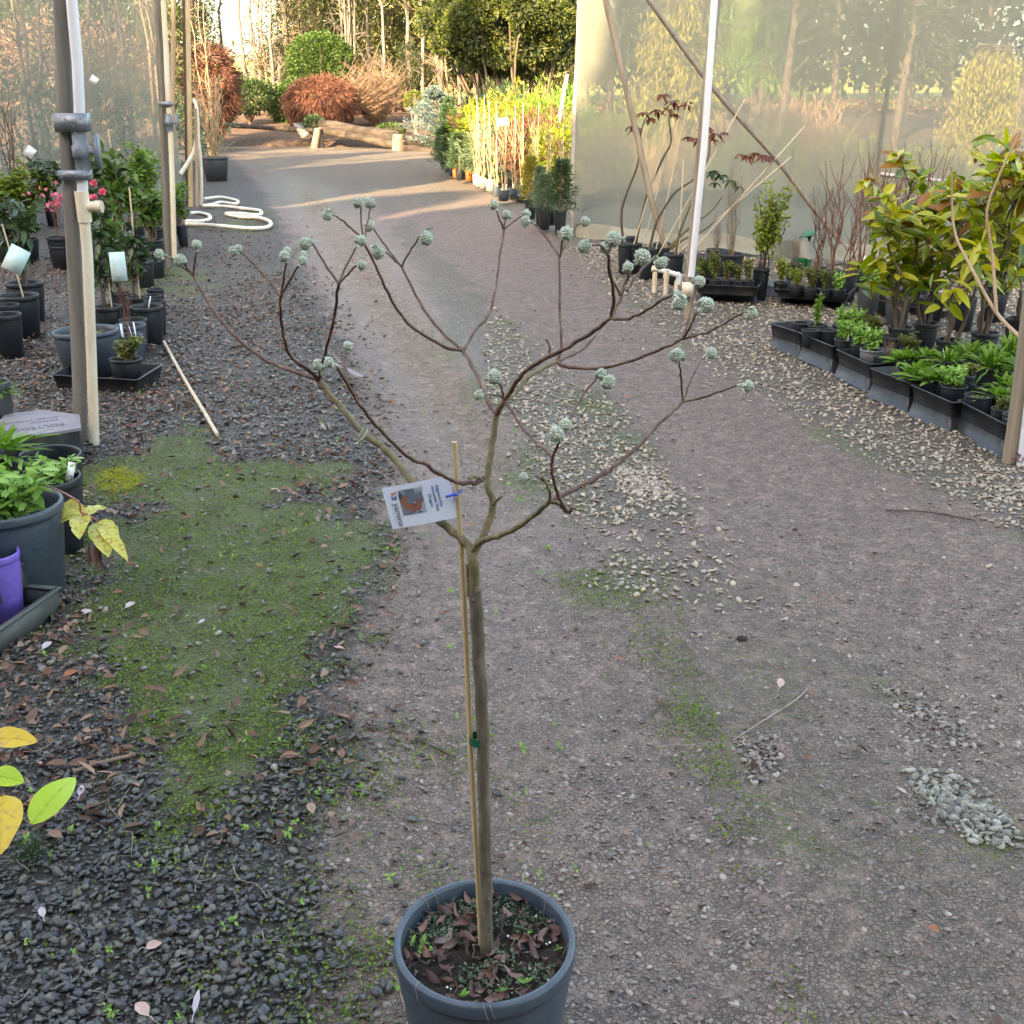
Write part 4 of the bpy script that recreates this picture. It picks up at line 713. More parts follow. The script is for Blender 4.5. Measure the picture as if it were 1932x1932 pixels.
def riser(label, pts, rpx, yoff, base_uv, straps, valve, tee=None, mat='pvc', lowmat='pvccream', split=None, post=None):
    y0 = G(*base_uv)[1]+yoff; b0 = Yp(*pts[0], y0); b0[2] = 0; r = thing('water_pipe', label, 'pipe', tuple(b0)); s = px(b0)
    W_ = np.array([Yp(u, v, y0) for u, v in pts]); W_ = np.vstack([W_, W_[-1]+(W_[-1]-W_[-2])*.4]); k = split if split else len(W_)
    b = MB(); b.tube(W_[:k], rpx*s, 16); b.build('pipe', M[lowmat], r)
    if k < len(W_): b = MB(); b.tube(W_[k-1:], rpx*s*.985, 16); b.build('pipe', M[mat], r)
    for (u, v, hw, hh) in straps:
        c = Yp(u, v, y0-.004); b = MB(); rr = rpx*s
        V = []; 
        th = np.linspace(-.2, PI+.2, 14); prof = [(c[0]+hw*s-rr*0+0*a_, c[1]) for a_ in th]
        b.box(c+[0, -rr-.004, 0], (hw*2*s, .006, hh*2*s)); b.box(c+[-hw*s, .01, 0], (.006, rr*2+.03, hh*2*s)); b.box(c+[hw*s, .01, 0], (.006, rr*2+.03, hh*2*s))
        for i in range(4): b.add(ico*.004+c+[(-.75+.5*i)*hw*s, -rr-.008, (.4 if i % 2 else -.4)*hh*s], icf)
        b.build('strap', M['strap'], r, smooth=False)
    if valve:
        u, v, hv = valve; c = Yp(u, v, y0); rr = rpx*s; h = hv*s; b = MB()
        b.tube([c-[0, 0, h], c-[0, 0, h*.35], c-[0, 0, h*.3], c+[0, 0, h*.3], c+[0, 0, h*.35], c+[0, 0, h]], [rr*1.32, rr*1.32, rr*1.6, rr*1.6, rr*1.32, rr*1.32], 20); b.tube([c, c+[rr*2.6, 0, 0]], rr*.62, 14)
        v_ = b.build('valve', M['valve'], r); b = MB(); b.box(c+[rr*3.0, 0, 0], (rr*.9, rr*1.5, h*1.75)); b.tube([c+[rr*3.0, 0, h*.8], c+[rr*3.0, 0, h*1.0]], [rr*.5, rr*.3], 10); b.build('handle', M['valve'], v_, off=WL[r.name])
    if tee:
        u, v, hv = tee; c = Yp(u, v, y0); rr = rpx*s; h = hv*s; b = MB(); b.tube([c-[0, 0, h], c+[0, 0, h]], rr*1.28, 20); b.tube([c, c+[rr*3.3, -.004, 0]], rr*.95, 16); b.tube([c+[rr*2.4, -.003, 0], c+[rr*3.6, -.004, 0]], rr*1.12, 16); b.build('tee_joint', M['pvccream'], r)
    return r
pole('shelter_post', 'grey round post nearest the camera at the left', 'post', [(153, 838), (145, 600), (137, 446), (131, 336), (123.5, 208), (116, 0)], (12, 13.5), M['timbergrey'], 20)
riser('wide white pipe with grey valve and side outlet strapped to the nearest post', [(178.5, 848), (172, 660), (165, 480), (160, 420), (157, 390), (153, 286), (150, 208), (146, 119), (135, 0)], 9.3, -.035, (153, 838), [(136, 231, 26, 15), (141, 330, 24, 8)], (153, 286, 31), (157, 390, 26), split=5)
pole('shelter_post', 'grey square timber post in the middle of the left row', 'post', [(318, 505), (315, 446), (307, 190), (299, 0)], (7, 7.5), M['timbergrey'], 4)
riser('thin cream pipe with grey tap on the middle left post', [(329, 488), (325, 330), (321, 238), (317, 190), (313, 90), (308, 0)], 4.6, -.07, (318, 505), [(313, 196, 11, 4)], (319, 231, 15), None, 'pvccream', 'pvccream')
pole('shelter_post', 'tan wooden pole close behind the middle left post', 'post', [(323, 455), (325, 280), (327, 0)], 4, M['timberbrown'], 8)
pole('shelter_post', 'amber bamboo pole at the far corner of the left row', 'post', [(360, 391), (358, 250), (356, 120), (354, 0)], 4.2, M['bamboo'], 10, rings=(.3, .55, .8))
pole('shelter_post', 'thin dark pole against the left netting edge', 'post', [(353, 388), (350, 180), (346, 0)], 2.8, M['stemdark'], 8)
hp = G(374, 390); hr = thing('garden_hose', 'cream hose hanging on the far left pole and looping over the gravel', 'hose', tuple(hp))
b = MB(); b.tube(cr(np.array([Yp(365, 189, hp[1]), Yp(369, 196, hp[1]-.05), Yp(373, 225, hp[1]-.05), Yp(374, 262, hp[1]-.05), Yp(378, 300, hp[1]-.05), Yp(380, 350, hp[1]-.05), Yp(379.5, 386, hp[1]-.02)]), 4), .028, 10)
b.tube(cr(np.array([Yp(373, 256, hp[1]-.06), Yp(366, 285, hp[1]-.1), Yp(355, 306, hp[1]-.15), Yp(341, 328, hp[1]-.2)]), 4), .034, 10); b.build('hanging_hose', M['hose'], hr)
lp = [(1290, 1270), (1400, 1262), (1500, 1280), (1490, 1300), (1400, 1288), (1340, 1306), (1290, 1312), (1420, 1315), (1560, 1325), (1645, 1345), (1640, 1364), (1520, 1368), (1430, 1360), (1520, 1378), (1640, 1385), (1712, 1412), (1690, 1442), (1580, 1452), (1400, 1446), (1180, 1425)]
b = MB(); q = np.array([G(a_*.2976+1, c_*.2976, .035) for a_, c_ in lp]); q[:, 2] += R.uniform(0, .03, len(q)); b.tube(cr(q, 5), .028, 8)
q = np.array([G(a_*.2976+1, c_*.2976, .035) for a_, c_ in [(1175, 1402), (1260, 1404), (1325, 1390), (1320, 1365), (1260, 1350), (1205, 1352)]]); b.tube(cr(q, 5), .028, 8); b.build('coiled_hose', M['hose'], hr)
pole('water_pipe', 'short brown pipe behind the hanging hose', 'pipe', [(372, 392), (371, 300), (369, 205)], 3, M['timberbrown'], 8, ext=0)
# right-hand frame
pole('shelter_post', 'pale steel tube at the left edge of the right netting', 'post', [(1079, 433), (1082, 330), (1087, 190), (1092, 110), (1096, 0)], 6.4, M['steel'], 12)
pole('brace_pole', 'leaning steel brace crossing the netting left of the white riser', 'pole', [(1292, 522), (1272, 512), (1235, 400), (1205, 270), (1173, 130), (1143, 0)], 5.6, M['timber'], 12)
pole('brace_pole', 'long steel brace slanting down the netting to the right', 'pole', [(1602, 474), (1540, 400), (1465, 300), (1345, 165), (1222, -4)], 5.0, M['steeldark'], 12)
pole('shelter_post', 'timber post behind the white riser at the right', 'post', [(1298, 600), (1305, 480), (1318, 330), (1334, 160), (1352, 0)], (9, 7.5), M['timber'], 10)
o_, *_ = pole('water_pipe', 'white riser pipe standing against the timber post at the right', 'pipe', [(1304, 522), (1316, 400), (1328, 280), (1336, 170), (1348, 0)], 6.2, M['pvc'], 14, y=G(1298, 600)[1]-.06)
pole('shelter_post', 'thin dark steel tube in front of the right netting', 'post', [(1640, 474), (1650, 370), (1664, 250), (1682, 120), (1702, 0)], 4.3, M['steeldark'], 10)
pole('shelter_post', 'timber post foot at the lower right edge beside the tray row', 'post', [(1904, 872), (1917, 780), (1932, 660), (1948, 520)], (13.5, 12), M['timber'], 14, ext=1.5)
pole('water_pipe', 'bluish white pipe at the lower right edge', 'pipe', [(1926, 878), (1936, 800), (1960, 600)], 8, M['pvc'], 14, ext=1.5)
b = MB(); q = G(1924, 868, .02)
for i in range(14): a_ = R.rand()*6; b.tube(cr(np.array([q+R.normal(size=3)*[.02, .012, .02]+[0, -.03, .02] for _ in range(5)]), 3), .003, 5)
M['twine'] = surf('purple_twine', (.10, .03, .07), (.25, .10, .17), 30, .8, .2); tag(b.build('twine', M['twine'], loc=tuple(q)), 'knotted purple twine at the foot of the bluish white pipe', 'twine')
q1, q2 = Yp(1662, 329, 12.7), Yp(1960, 362, 11.4); b = MB(); b.tube([q1, q2], .025, 8); tag(b.build('rail', M['steel'], loc=tuple(q1)), 'short brown rail running right from the dark steel tube', 'rail')
# small white pipe stand at the foot of the right timber post
bs = G(1258, 556); s = px(bs); r = thing('pipe_stand', 'small white and cream pipe manifold at the foot of the right timber post', 'pipe', tuple(bs))
yy = bs[1]; W = lambda u, v, d=0: Yp(u, v, yy+d)
b = MB(); b.tube([W(1234, 552), W(1236, 512)], 4.6*s, 12); b.tube([W(1255, 556), W(1258, 520)], 4.6*s, 12); b.tube([W(1275, 572), W(1277, 530)], 4.6*s, 12); b.build('upright', M['pvccream'], r)
b = MB(); b.tube([W(1234, 507), W(1258, 513), W(1280, 519)], 4.8*s, 12); b.tube([W(1278, 518), W(1281, 519), W(1281, 536)], 6*s, 12); b.build('crossbar', M['pvc'], r)
b = MB(); b.tube([W(1230, 507), W(1240, 508)], 6*s, 12); b.tube([W(1258, 508), W(1257, 524)], 6*s, 12); b.build('elbow', M['pvccream'], r)
b = MB(); c = Yp(1297, 546, G(1298, 600)[1]-.07); b.box(c, (.085, .05, .11)); tag(b.build('junction_box', M['pvccream'], smooth=False, loc=tuple(c)), 'small cream box fixed low on the right timber post', 'box')
# netting
def netm(name, fac, col):
    m, t, p = nm(name); out = t.nodes['Material Output']; g = N(t, 'TexCoord'); uv = g.outputs['Object']
    wv = N(t, 'TexWave', wave_type='BANDS', bands_direction='Z'); wv.inputs['Scale'].default_value = 9; wv.inputs['Distortion'].default_value = .6; t.links.new(uv, wv.inputs['Vector'])
    mp = N(t, 'Mapping'); mp.inputs['Scale'].default_value = (18, 18, .35); t.links.new(uv, mp.inputs[0]); mp2 = N(t, 'Mapping'); mp2.inputs['Scale'].default_value = (.5, .5, 22); t.links.new(uv, mp2.inputs[0])
    k = math_(t, 'ADD', math_(t, 'MULTIPLY', noise(t, 3, mp.outputs[0], 3), .14), math_(t, 'MULTIPLY', noise(t, 3, mp2.outputs[0], 3), .14)); k = math_(t, 'ADD', k, math_(t, 'MULTIPLY', noise(t, .8, uv, 4), .22)); k = math_(t, 'ADD', k, fac-.25, True)
    df = N(t, 'BsdfDiffuse'); df.inputs[0].default_value = (*col, 1); tl = N(t, 'BsdfTranslucent'); tl.inputs[0].default_value = (*col, 1); a = N(t, 'MixShader'); a.inputs[0].default_value = .5
    t.links.new(df.outputs[0], a.inputs[1]); t.links.new(tl.outputs[0], a.inputs[2]); tr = N(t, 'BsdfTransparent'); mx = N(t, 'MixShader')
    t.links.new(k, mx.inputs[0]); t.links.new(tr.outputs[0], mx.inputs[1]); t.links.new(a.outputs[0], mx.inputs[2]); t.links.new(mx.outputs[0], out.inputs[0]); return m
M['net'] = netm('shade_netting', .74, (.25, .262, .225)); M['net2'] = netm('shade_netting_left', .50, (.40, .41, .36)); M['hem'] = surf('netting_hem', (.14, .135, .10), (.22, .21, .165), 4, .8, .3)
def netting(name, label, pts, top, mat, nz=24, nx=90, wav=.05):
    p_ = np.array(pts)[:, :2]; s_ = np.concatenate([[0], np.cumsum(np.hypot(*np.diff(p_, axis=0).T))]); q = np.linspace(0, s_[-1], nx); X = np.interp(q, s_, p_[:, 0]); Y = np.interp(q, s_, p_[:, 1]); Z = np.linspace(.02, top, nz)
    XX, ZZ = np.meshgrid(X, Z); YY = np.meshgrid(Y, Z)[0]; wv = wav*(np.sin(np.meshgrid(q, Z)[0]*2.1+ZZ)*.6+fbm(np.meshgrid(q, Z)[0], ZZ, 1.3, 4)-.5); wv *= np.clip(1.2-ZZ/2, .35, 1)
    i = np.arange(nx*nz).reshape(nz, nx); b = MB(); b.add(np.stack([XX, YY+wv, ZZ], -1).reshape(-1, 3), np.stack([i[:-1, :-1], i[:-1, 1:], i[1:, 1:], i[1:, :-1]], -1).reshape(-1, 4)); r = thing(name, label, 'netting', (p_[0, 0], p_[0, 1], 0)); b.build('net_panel', mat, r)
    return r
rn = netting('shade_netting', 'tall milky shade netting wall across the right half', [G(1082, 434), G(1340, 452)+[0, .25, 0], G(1600, 474)+[0, .12, 0], G(1932, 500)+[0, .1, 0], G(2500, 540)], 3.4, M['net'])
b = MB()
q = np.array([G(1085, 436, .05), G(1180, 446, .07), G(1250, 452, .05), G(1340, 458, .1), G(1450, 470, .10), G(1510, 472, .30), G(1560, 474, .16), G(1640, 482, .1), G(1800, 492, .08), G(2000, 505, .06)]); q = cr(q, 8); q[:, 1] -= .06
for k in range(5): w_ = q+np.stack([0*q[:, 0], -.05*k+fbm(q[:, 0], q[:, 0]*0+k, 3, k)*.12, .10-.04*k+(fbm(q[:, 0], q[:, 0]*0, 5, k+3)-.5)*.10], 1); rows = [w_] if k == 0 else rows+[w_]
V = np.array(rows).reshape(-1, 3); i = np.arange(5*len(q)).reshape(5, len(q)); b.add(V, np.stack([i[:-1, :-1], i[:-1, 1:], i[1:, 1:], i[1:, :-1]], -1).reshape(-1, 4)); b.build('hem', M['hem'], rn)
netting('shade_netting', 'grey green shade netting wall behind the plants at the left', [G(349, 391), G(160, 380), G(-60, 372), G(-700, 360)], 3.9, M['net2'])
# ================================================================ POTS AND SMALL PLANTS
POTS = {k: pot_mesh('pot', M[k], n=36) for k in ('pot', 'potblue', 'potgrey', 'potdark', 'potorange', 'potcream', 'purple')}
SOILM = [soil_mesh('soil', M['soil'], 20, .45, s_) for s_ in (1, 2, 3)]
def stemset(n, mat, r=.012, lean=.25, seed=0, fork=0, wob=.03):
    rs = np.random.RandomState(seed); b = MB(); tips = []; nodes = []
    for i in range(n):
        a = rs.rand()*2*PI; l = lean*rs.uniform(.2, 1); h = rs.uniform(.65, 1); p0 = np.array([rs.normal()*.03, rs.normal()*.03, 0]); t_ = np.linspace(0, 1, 6)
        q = p0+np.stack([math.cos(a)*l*t_**1.3, math.sin(a)*l*t_**1.3, h*t_], 1)+np.vstack([np.zeros(3), rs.normal(size=(5, 3))*wob*[1, 1, .3]]); c = cr(q, 2); b.tube(c, np.linspace(r, r*.4, len(c)), 5); nodes += list(c[3:])
        for k in range(fork):
            s_ = c[rs.randint(len(c)//3, len(c)-2)]; a2 = rs.rand()*2*PI; L = rs.uniform(.12, .35); e = s_+[math.cos(a2)*L*.6, math.sin(a2)*L*.6, L]; m_ = (s_+e)/2+rs.normal(size=3)*.02; c2 = cr([s_, m_, e], 2); b.tube(c2, np.linspace(r*.55, r*.25, len(c2)), 4); nodes += list(c2[1:])
    return b, np.array(nodes)
PR = {}
def proto(kind):
    if kind in PR: return PR[kind]
    seed = sum(map(ord, kind)); rs = np.random.RandomState(seed); out = []
    def lv(nodes, per, L, W_, mat, up=.4, droop=.2, jit=.02, big=True):
        o = np.repeat(nodes, per, 0)+rs.normal(size=(len(nodes)*per, 3))*jit; n = len(o); b = MB(); d = rs.normal(size=(n, 3)); d[:, 2] += up; nn = rs.normal(size=(n, 3))*.5; nn[:, 2] += 1; b.leaves(o, d, nn, rs.uniform(.7, 1.2, n)*L, rs.uniform(.8, 1.1, n)*W_, droop, big=big); return b.mesh('foliage', mat)
    if kind == 'camellia':
        b, nd = stemset(4, None, .016, .22, 5, 3); out = [('stems', b.mesh('stems', M['twigbrown'])), ('foliage', lv(nd[nd[:, 2] > .3], 2, .15, .075, M['lv']))]
    elif kind == 'camelliadark':
        b, nd = stemset(4, None, .014, .25, 8, 3); out = [('stems', b.mesh('stems', M['stemdark'])), ('foliage', lv(nd[nd[:, 2] > .25], 2, .14, .07, M['lvdark']))]
    elif kind == 'shrub':
        b, nd = stemset(8, None, .012, .35, 9, 4); out = [('stems', b.mesh('stems', M['stemdark'])), ('foliage', lv(nd[nd[:, 2] > .15], 4, .085, .045, M['lvbright'], jit=.04))]
    elif kind == 'bay':
        b, nd = stemset(9, None, .010, .22, 19, 5); out = [('stems', b.mesh('stems', M['stemdark'])), ('foliage', lv(nd[nd[:, 2] > .22], 3, .07, .035, M['lvyel'], jit=.03))]
    elif kind == 'golden':
        b, nd = stemset(9, None, .012, .45, 29, 4); out = [('stems', b.mesh('stems', M['stemdark'])), ('foliage', lv(nd, 4, .11, .05, M['lvyel'], jit=.05))]
    elif kind == 'herb':
        b, nd = stemset(9, None, .02, .35, 12, 1); out = [('stems', b.mesh('stems', M['stemgreen'])), ('foliage', lv(nd, 4, .20, .08, M['weed'], jit=.04, up=.6))]
    elif kind == 'dullherb':
        b, nd = stemset(9, None, .018, .42, 13, 1); out = [('stems', b.mesh('stems', M['stemgreen'])), ('foliage', lv(nd, 3, .18, .08, M['olive'], jit=.05, up=.3))]
    elif kind == 'upright':
        b, nd = stemset(3, None, .018, .06, 14, 0, .01); out = [('stems', b.mesh('stems', M['stemgreen'])), ('foliage', lv(nd, 5, .22, .07, M['lvbright'], jit=.015, up=.7))]
    elif kind == 'strap':
        n = 85; d = rs.normal(size=(n, 3)); d[:, 2] = np.abs(d[:, 2])+.55; nn = rs.normal(size=(n, 3))*.3+[0, 0, 1]; o = rs.normal(size=(n, 3))*[.05, .05, .01]; b = MB(); b.leaves(o, d, nn, rs.uniform(.7, 1.15, n), .09, .45, big=True, cup=.15); out = [('foliage', b.mesh('foliage', M['lvbright']))]
    elif kind == 'broadstrap':
        n = 60; d = rs.normal(size=(n, 3)); d[:, 2] = np.abs(d[:, 2])+.5; nn = rs.normal(size=(n, 3))*.3+[0, 0, 1]; o = rs.normal(size=(n, 3))*[.12, .12, .02]; b = MB(); b.leaves(o, d, nn, rs.uniform(.6, 1.05, n), .19, .3, big=True, cup=.15); out = [('foliage', b.mesh('foliage', M['lvbright']))]
    elif kind == 'twig':
        b, nd = stemset(6, None, .009, .20, 15, 5); out = [('stems', b.mesh('stems', M['twigred']))]
    elif kind == 'tantwig':
        b, nd = stemset(4, None, .011, .32, 16, 3); out = [('stems', b.mesh('stems', M['twigtan']))]
    elif kind == 'deadtuft':
        b, nd = stemset(26, None, .006, .3, 17, 1, .05); out = [('stems', b.mesh('stems', M['twigbrown']))]
    elif kind == 'weedy':
        n = 70; o = rs.normal(size=(n, 3))*[.15, .15, .01]+[0, 0, .02]; b = MB(); d = rs.normal(size=(n, 3)); d[:, 2] = np.abs(d[:, 2])+.3; b.leaves(o, d, rs.normal(size=(n, 3))*.4+[0, 0, 1], rs.uniform(.1, .28, n), .10, .2, big=True); out = [('foliage', b.mesh('foliage', M['weed']))]
    elif kind in ('conifer', 'goldconifer', 'brownconifer', 'spruceling'):
        b = MB(); b.tube([[0, 0, 0], [0.01, 0, .5], [0, 0, .97]], [.03, .02, .006], 6); out.append(('stem', b.mesh('stem', M['twigbrown']))); n = 2600; z = rs.rand(n)**.8; a = rs.rand(n)*2*PI; rr = np.sqrt(1.03-z)*.42*rs.rand(n)**.6*(.72+.45*np.sin(a*3+z*13)*np.sin(z*31+a)); o = np.stack([rr*np.cos(a), rr*np.sin(a), z*.95+.03], 1); d = np.stack([np.cos(a), np.sin(a), np.full(n, .55)], 1)+rs.normal(size=(n, 3))*.45
        b = MB(); b.leaves(o, d, rs.normal(size=(n, 3)), rs.uniform(.06, .16, n), .016, .05); out.append(('foliage', b.mesh('foliage', M[{'conifer': 'pine', 'goldconifer': 'goldlv', 'brownconifer': 'lvgray', 'spruceling': 'pine'}[kind]])))
    PR[kind] = out; return out
def wlabel(parent, loc, h=.1, w_=.02, tilt=.15, mat='white'):
    b = MB(); b.box((0, 0, h/2-.02), (w_, .0012, h)); b.box((0, 0, -.03), (w_*.5, .0012, .03)); me = b.mesh('plant_label', M[mat], smooth=False); o = bpy.data.objects.new('plant_label', me); COL.objects.link(o); o.parent = parent; o.location = loc; o.rotation_euler = (-.25, tilt, R.uniform(-.6, .6)); return o
def potted(u, v, wpx, zr, zb, kind, label, ph=.3, ps=None, mat='pot', group=None, cat=None, lab=0, stake=0, W_=None, soilz=.86, tilt=0, labmat='white'):
    c = G(u, v, zr); W = wpx*depth(c)/F if W_ is None else W_; hp = zr-zb
    empty = kind is None; r = thing('plant_pot' if empty else 'potted_plant', label, cat or ('pot' if empty else 'potted plant'), (c[0], c[1], zb), group); r.rotation_euler = (R.normal()*.015, R.normal()*.015, R.rand()*6 if not stake else 0)
    child('pot', POTS[mat], r, (W, W, hp)); child('soil', SOILM[R.randint(3)], r, (W, W, .6), (0, 0, hp*soilz))
    if kind:
        s = (ps or W*1.3)*R.uniform(.88, 1.12); ph = ph*R.uniform(.8, 1.15)
        for nm_, me in proto(kind): child(nm_, me, r, (s, s, ph), (0, 0, hp*soilz))
    for i in range(lab): wlabel(r, (R.uniform(-.25, .25)*W, R.uniform(-.2, .3)*W, hp*soilz+.02), h=min(.12, W*.6), tilt=R.uniform(-.4, .4), mat=labmat)
    if stake:
        b = MB(); b.tube([[0, 0, -.05], [tilt*stake, 0, stake]], .006, 7); me = b.mesh('stake', M['bamboo2']); child('stake', me, r, loc=(W*.12, W*.1, hp*soilz))
    return r
def tray(pts, z0, h, label, mat='tray', inverted=False, group=None, flare=.93, rim=.012, name='plant_tray'):
    "pts: four ground corners of the tray's wide rim in plan (world xy), wound round"
    p = np.array(pts, float)[:, :2]; c = p.mean(0); r = thing(name, label, 'tray', (c[0], c[1], z0), group); b = MB()
    prof = [(flare, 0), (1, h), (1+rim/np.hypot(*(p[0]-c)), h), (1+rim/np.hypot(*(p[0]-c)), h+.004), (.975, h+.004), (.965, h-.004), (flare*.96, .006)] if not inverted else [(1+rim/np.hypot(*(p[0]-c)), 0), (1+rim/np.hypot(*(p[0]-c)), .006), (1, .008), (flare, h)]
    n = 24; base = []
    for i in range(4):                                    # rounded rectangle
        a_, b_, c_ = p[i-1]-c, p[i]-c, p[(i+1) % 4]-c; d1 = (a_-b_)/np.linalg.norm(a_-b_); d2 = (c_-b_)/np.linalg.norm(c_-b_); q = .02
        for t_ in (0, .33, .67, 1): base.append(b_+d1*q*(1-t_)**2+d2*q*t_**2)
    base = np.array(base); n = len(base); V = np.concatenate([np.column_stack([base*s_, np.full(n, z_)]) for s_, z_ in prof]); j = np.arange(n); F4 = []
    for i in range(len(prof)-1): F4.append(np.stack([i*n+j, i*n+(j+1) % n, (i+1)*n+(j+1) % n, (i+1)*n+j], -1))
    b.add(V, np.vstack(F4)); e = len(V)-n; b.add(np.vstack([V[e:], [[0, 0, V[e:, 2].mean()]]]), np.stack([j, (j+1) % n, np.full(n, n)], -1))
    o = b.build('tray_body', M[mat], r, smooth=False, off=(0, 0, 0)); return r
def rect(cu, cv, L, D, ang, z=0):
    c = G(cu, cv, z)[:2]; a = rad(ang); x = np.array([math.cos(a), math.sin(a)]); y = np.array([-x[1], x[0]]); return [c-x*L/2-y*D/2, c+x*L/2-y*D/2, c+x*L/2+y*D/2, c-x*L/2+y*D/2]
# ---- left side, near to far
GL = 'potted plants standing at the left of the drive'
_a, _b = G(102, 738)[:2], G(262, 748)[:2]; tray([_a, _b, _b+[.03, .42], _a+[.03, .42]], 0, .10, 'black tray holding the wide pot and two small pots behind the nearest post', group=GL)
potted(162, 622, 122, .31, .02, 'weedy', 'widest dark pot, standing in the black tray behind the nearest post', .05, .3, mat='potblue', group=GL, soilz=.9)
potted(235, 676, 60, .20, .02, 'dullherb', 'small black pot with yellow green herb at the right end of the black tray', .16, .26, group=GL)
potted(243, 632, 52, .23, .02, 'twig', 'small pot of dark twigs with white tags at the back of the black tray', .42, .25, group=GL, lab=3, mat='potblue')
potted(246, 612, 56, .25, .0, None, 'empty looking round pot directly behind the twiggy pot of the black tray', group=GL, mat='potblue')
potted(251, 602, 52, .25, .0, 'weedy', 'half hidden round pot, farthest of the three stacked behind the black tray', .04, .2, group=GL)
potted(276, 577, 62, .29, .0, 'weedy', 'tall black pot with green weeds at the right edge of the left pot group', .04, .24, group=GL, lab=1)
potted(290, 567, 40, .28, .0, None, 'black pot tucked behind the tall weedy pot', group=GL)
potted(202, 577, 54, .30, .0, 'camelliadark', 'dark leaved camellia with a bent bare trunk right of the white pipe', .62, .62, group=GL, stake=.5)
potted(285, 556, 36, .24, .0, 'weedy', 'small pot of green weeds at the far right end of the near left group', .04, .15, group=GL)
potted(292, 545, 32, .22, .0, None, 'smallest empty pot behind the near left group', group=GL)
potted(256, 560, 40, .25, .0, 'camelliadark', 'slender camellia on a tall cane behind the aqua card', .75, .5, group=GL, stake=.85)
potted(228, 552, 38, .22, .0, 'camelliadark', 'dark camellia behind the aqua card at its left', .45, .45, group=GL)
potted(34, 556, 74, .33, .0, 'weedy', 'large black pot with a young trunk and cane at the left edge', .05, .26, group=GL, stake=.55, tilt=-.15)
potted(45, 532, 70, .32, .0, 'camelliadark', 'black pot with camellia behind the large pot at the left edge', .95, .75, group=GL)
potted(12, 574, 44, .33, .0, None, 'dark empty pot cut by the left edge', group=GL)
potted(8, 592, 60, .31, .0, 'weedy', 'low black pot with seedlings cut by the left edge', .05, .2, group=GL)
potted(108, 447, 42, .32, .0, 'twig', 'black pot with a bent bare stem left of the nearest post', .6, .35, group=GL)
potted(113, 464, 42, .24, .0, None, 'empty black pot in front of the bent bare stem', group=GL)
potted(8, 455, 34, .25, .0, 'camellia', 'camellia with fat buds far left behind the cane', .55, .6, group=GL)
potted(52, 450, 38, .25, .0, 'camellia', 'broad leaved camellia at far left with yellowish new leaves', .5, .65, group=GL)
GB = 'plants in rows beside the left netting'
rows_ = [(190, 470, 34, 'camelliadark', .95, .8, 'pink flowered camellia right of the white pipe'), (228, 448, 36, 'camellia', 1.25, 1.0, 'tall camellia with yellow new tips on a cane'), (252, 446, 42, None, 0, 0, 'empty black pot of the middle left group'), (262, 470, 36, None, 0, 0, 'round empty pot in front of the middle left group'),
         (284, 452, 46, 'camellia', .95, .9, 'bushy camellia just left of the middle post'), (236, 478, 40, None, 0, 0, 'black pot left of the round empty pot'), (290, 476, 38, None, 0, 0, 'pair of nested empty pots left of the middle post foot'), (270, 492, 38, None, 0, 0, 'lowest empty pot of the middle left group'),
         (215, 462, 38, 'shrub', .55, .6, 'low green bush behind the white pipe'), (343, 425, 21, 'camellia', .62, .5, 'small camellia in a square pot right of the middle post'), (300, 430, 36, 'shrub', .7, .7, 'green shrub behind the middle post'), (255, 425, 36, 'camellia', 1.1, .9, 'yellow green camellia at the back of the middle left group'),
         (205, 425, 34, 'camelliadark', .9, .8, 'dark camellia at the back behind the white pipe'), (330, 405, 24, 'shrub', .75, .8, 'leafy shrub by the foot of the amber pole')]
for u, v, w_, k, ph, ps, l in rows_: potted(u, v, w_, .26, 0, k, l, (ph or .3)*.72, (ps or .3)*.85, group=GB, stake=(1.15 if 'cane' in l else 0))
for u, v, ph, ps, k, l in [(15, 400, .55, 1.0, 'golden', 'mound of lime green foliage at the far left, first from the edge'), (50, 396, .5, 1.0, 'golden', 'mound of lime green foliage left of the nearest post'), (95, 392, .75, .9, 'camelliadark', 'dark bush just left of the nearest post'), (30, 370, 1.5, .8, 'twig', 'bare spreading sapling with white tag at far left'),
                           (150, 392, .6, .9, 'camelliadark', 'low dark bush behind the nearest post'), (185, 385, .8, 1.0, 'camellia', 'green bush farthest back right of the white pipe'), (275, 388, .9, 1.1, 'shrub', 'green bush farthest back left of the middle post')]:
    potted(u, v, 22, .25, 0, k, l, ph, ps, group=GB)
b = MB()
for u, v in ((177, 345), (194, 362), (190, 392), (176, 372)):
    q = Yp(u, v, 9.6); n = 14; b.leaves(np.repeat([q], n, 0), rdir(n)-[0, .4, 0], rdir(n), .038, .035, 0, big=True)
fl = b.build('pink_flower', M['pink'], loc=tuple(Yp(185, 365, 9.6))); tag(fl, 'pink camellia blooms on the dark camellia right of the white pipe', 'flowers')
b = MB(); q = Yp(110, 378, 12); n = 60; b.leaves(q+R.normal(size=(n, 3))*[.12, .05, .06], rdir(n), rdir(n), .05, .04, 0, big=True); tag(b.build('red_flower', M['pink'], loc=tuple(q)), 'cluster of coral red flowers left of the nearest post', 'flowers')
def card(u, v, y, w_, h, ang, label, mat='aqua', lines=5, name='plant_tag'):
    c = Yp(u, v, y); r = thing(name, label, 'tag', tuple(c)); r.rotation_euler = (-.15, rad(ang), .1); b = MB(); b.box((0, 0, 0), (w_, .0015, h)); b.build('card', M[mat], r, smooth=False, off=(0, 0, 0))
    if lines:
        b = MB()
        for i in range(lines): z = h*(.3-.6*i/max(1, lines-1)); b.box((0, -.0015, z), (w_*(.75 if i % 2 else .6), .0006, h*.016))
        b.build('print', M['inklight'], r, smooth=False, off=(0, 0, 0))
    return r
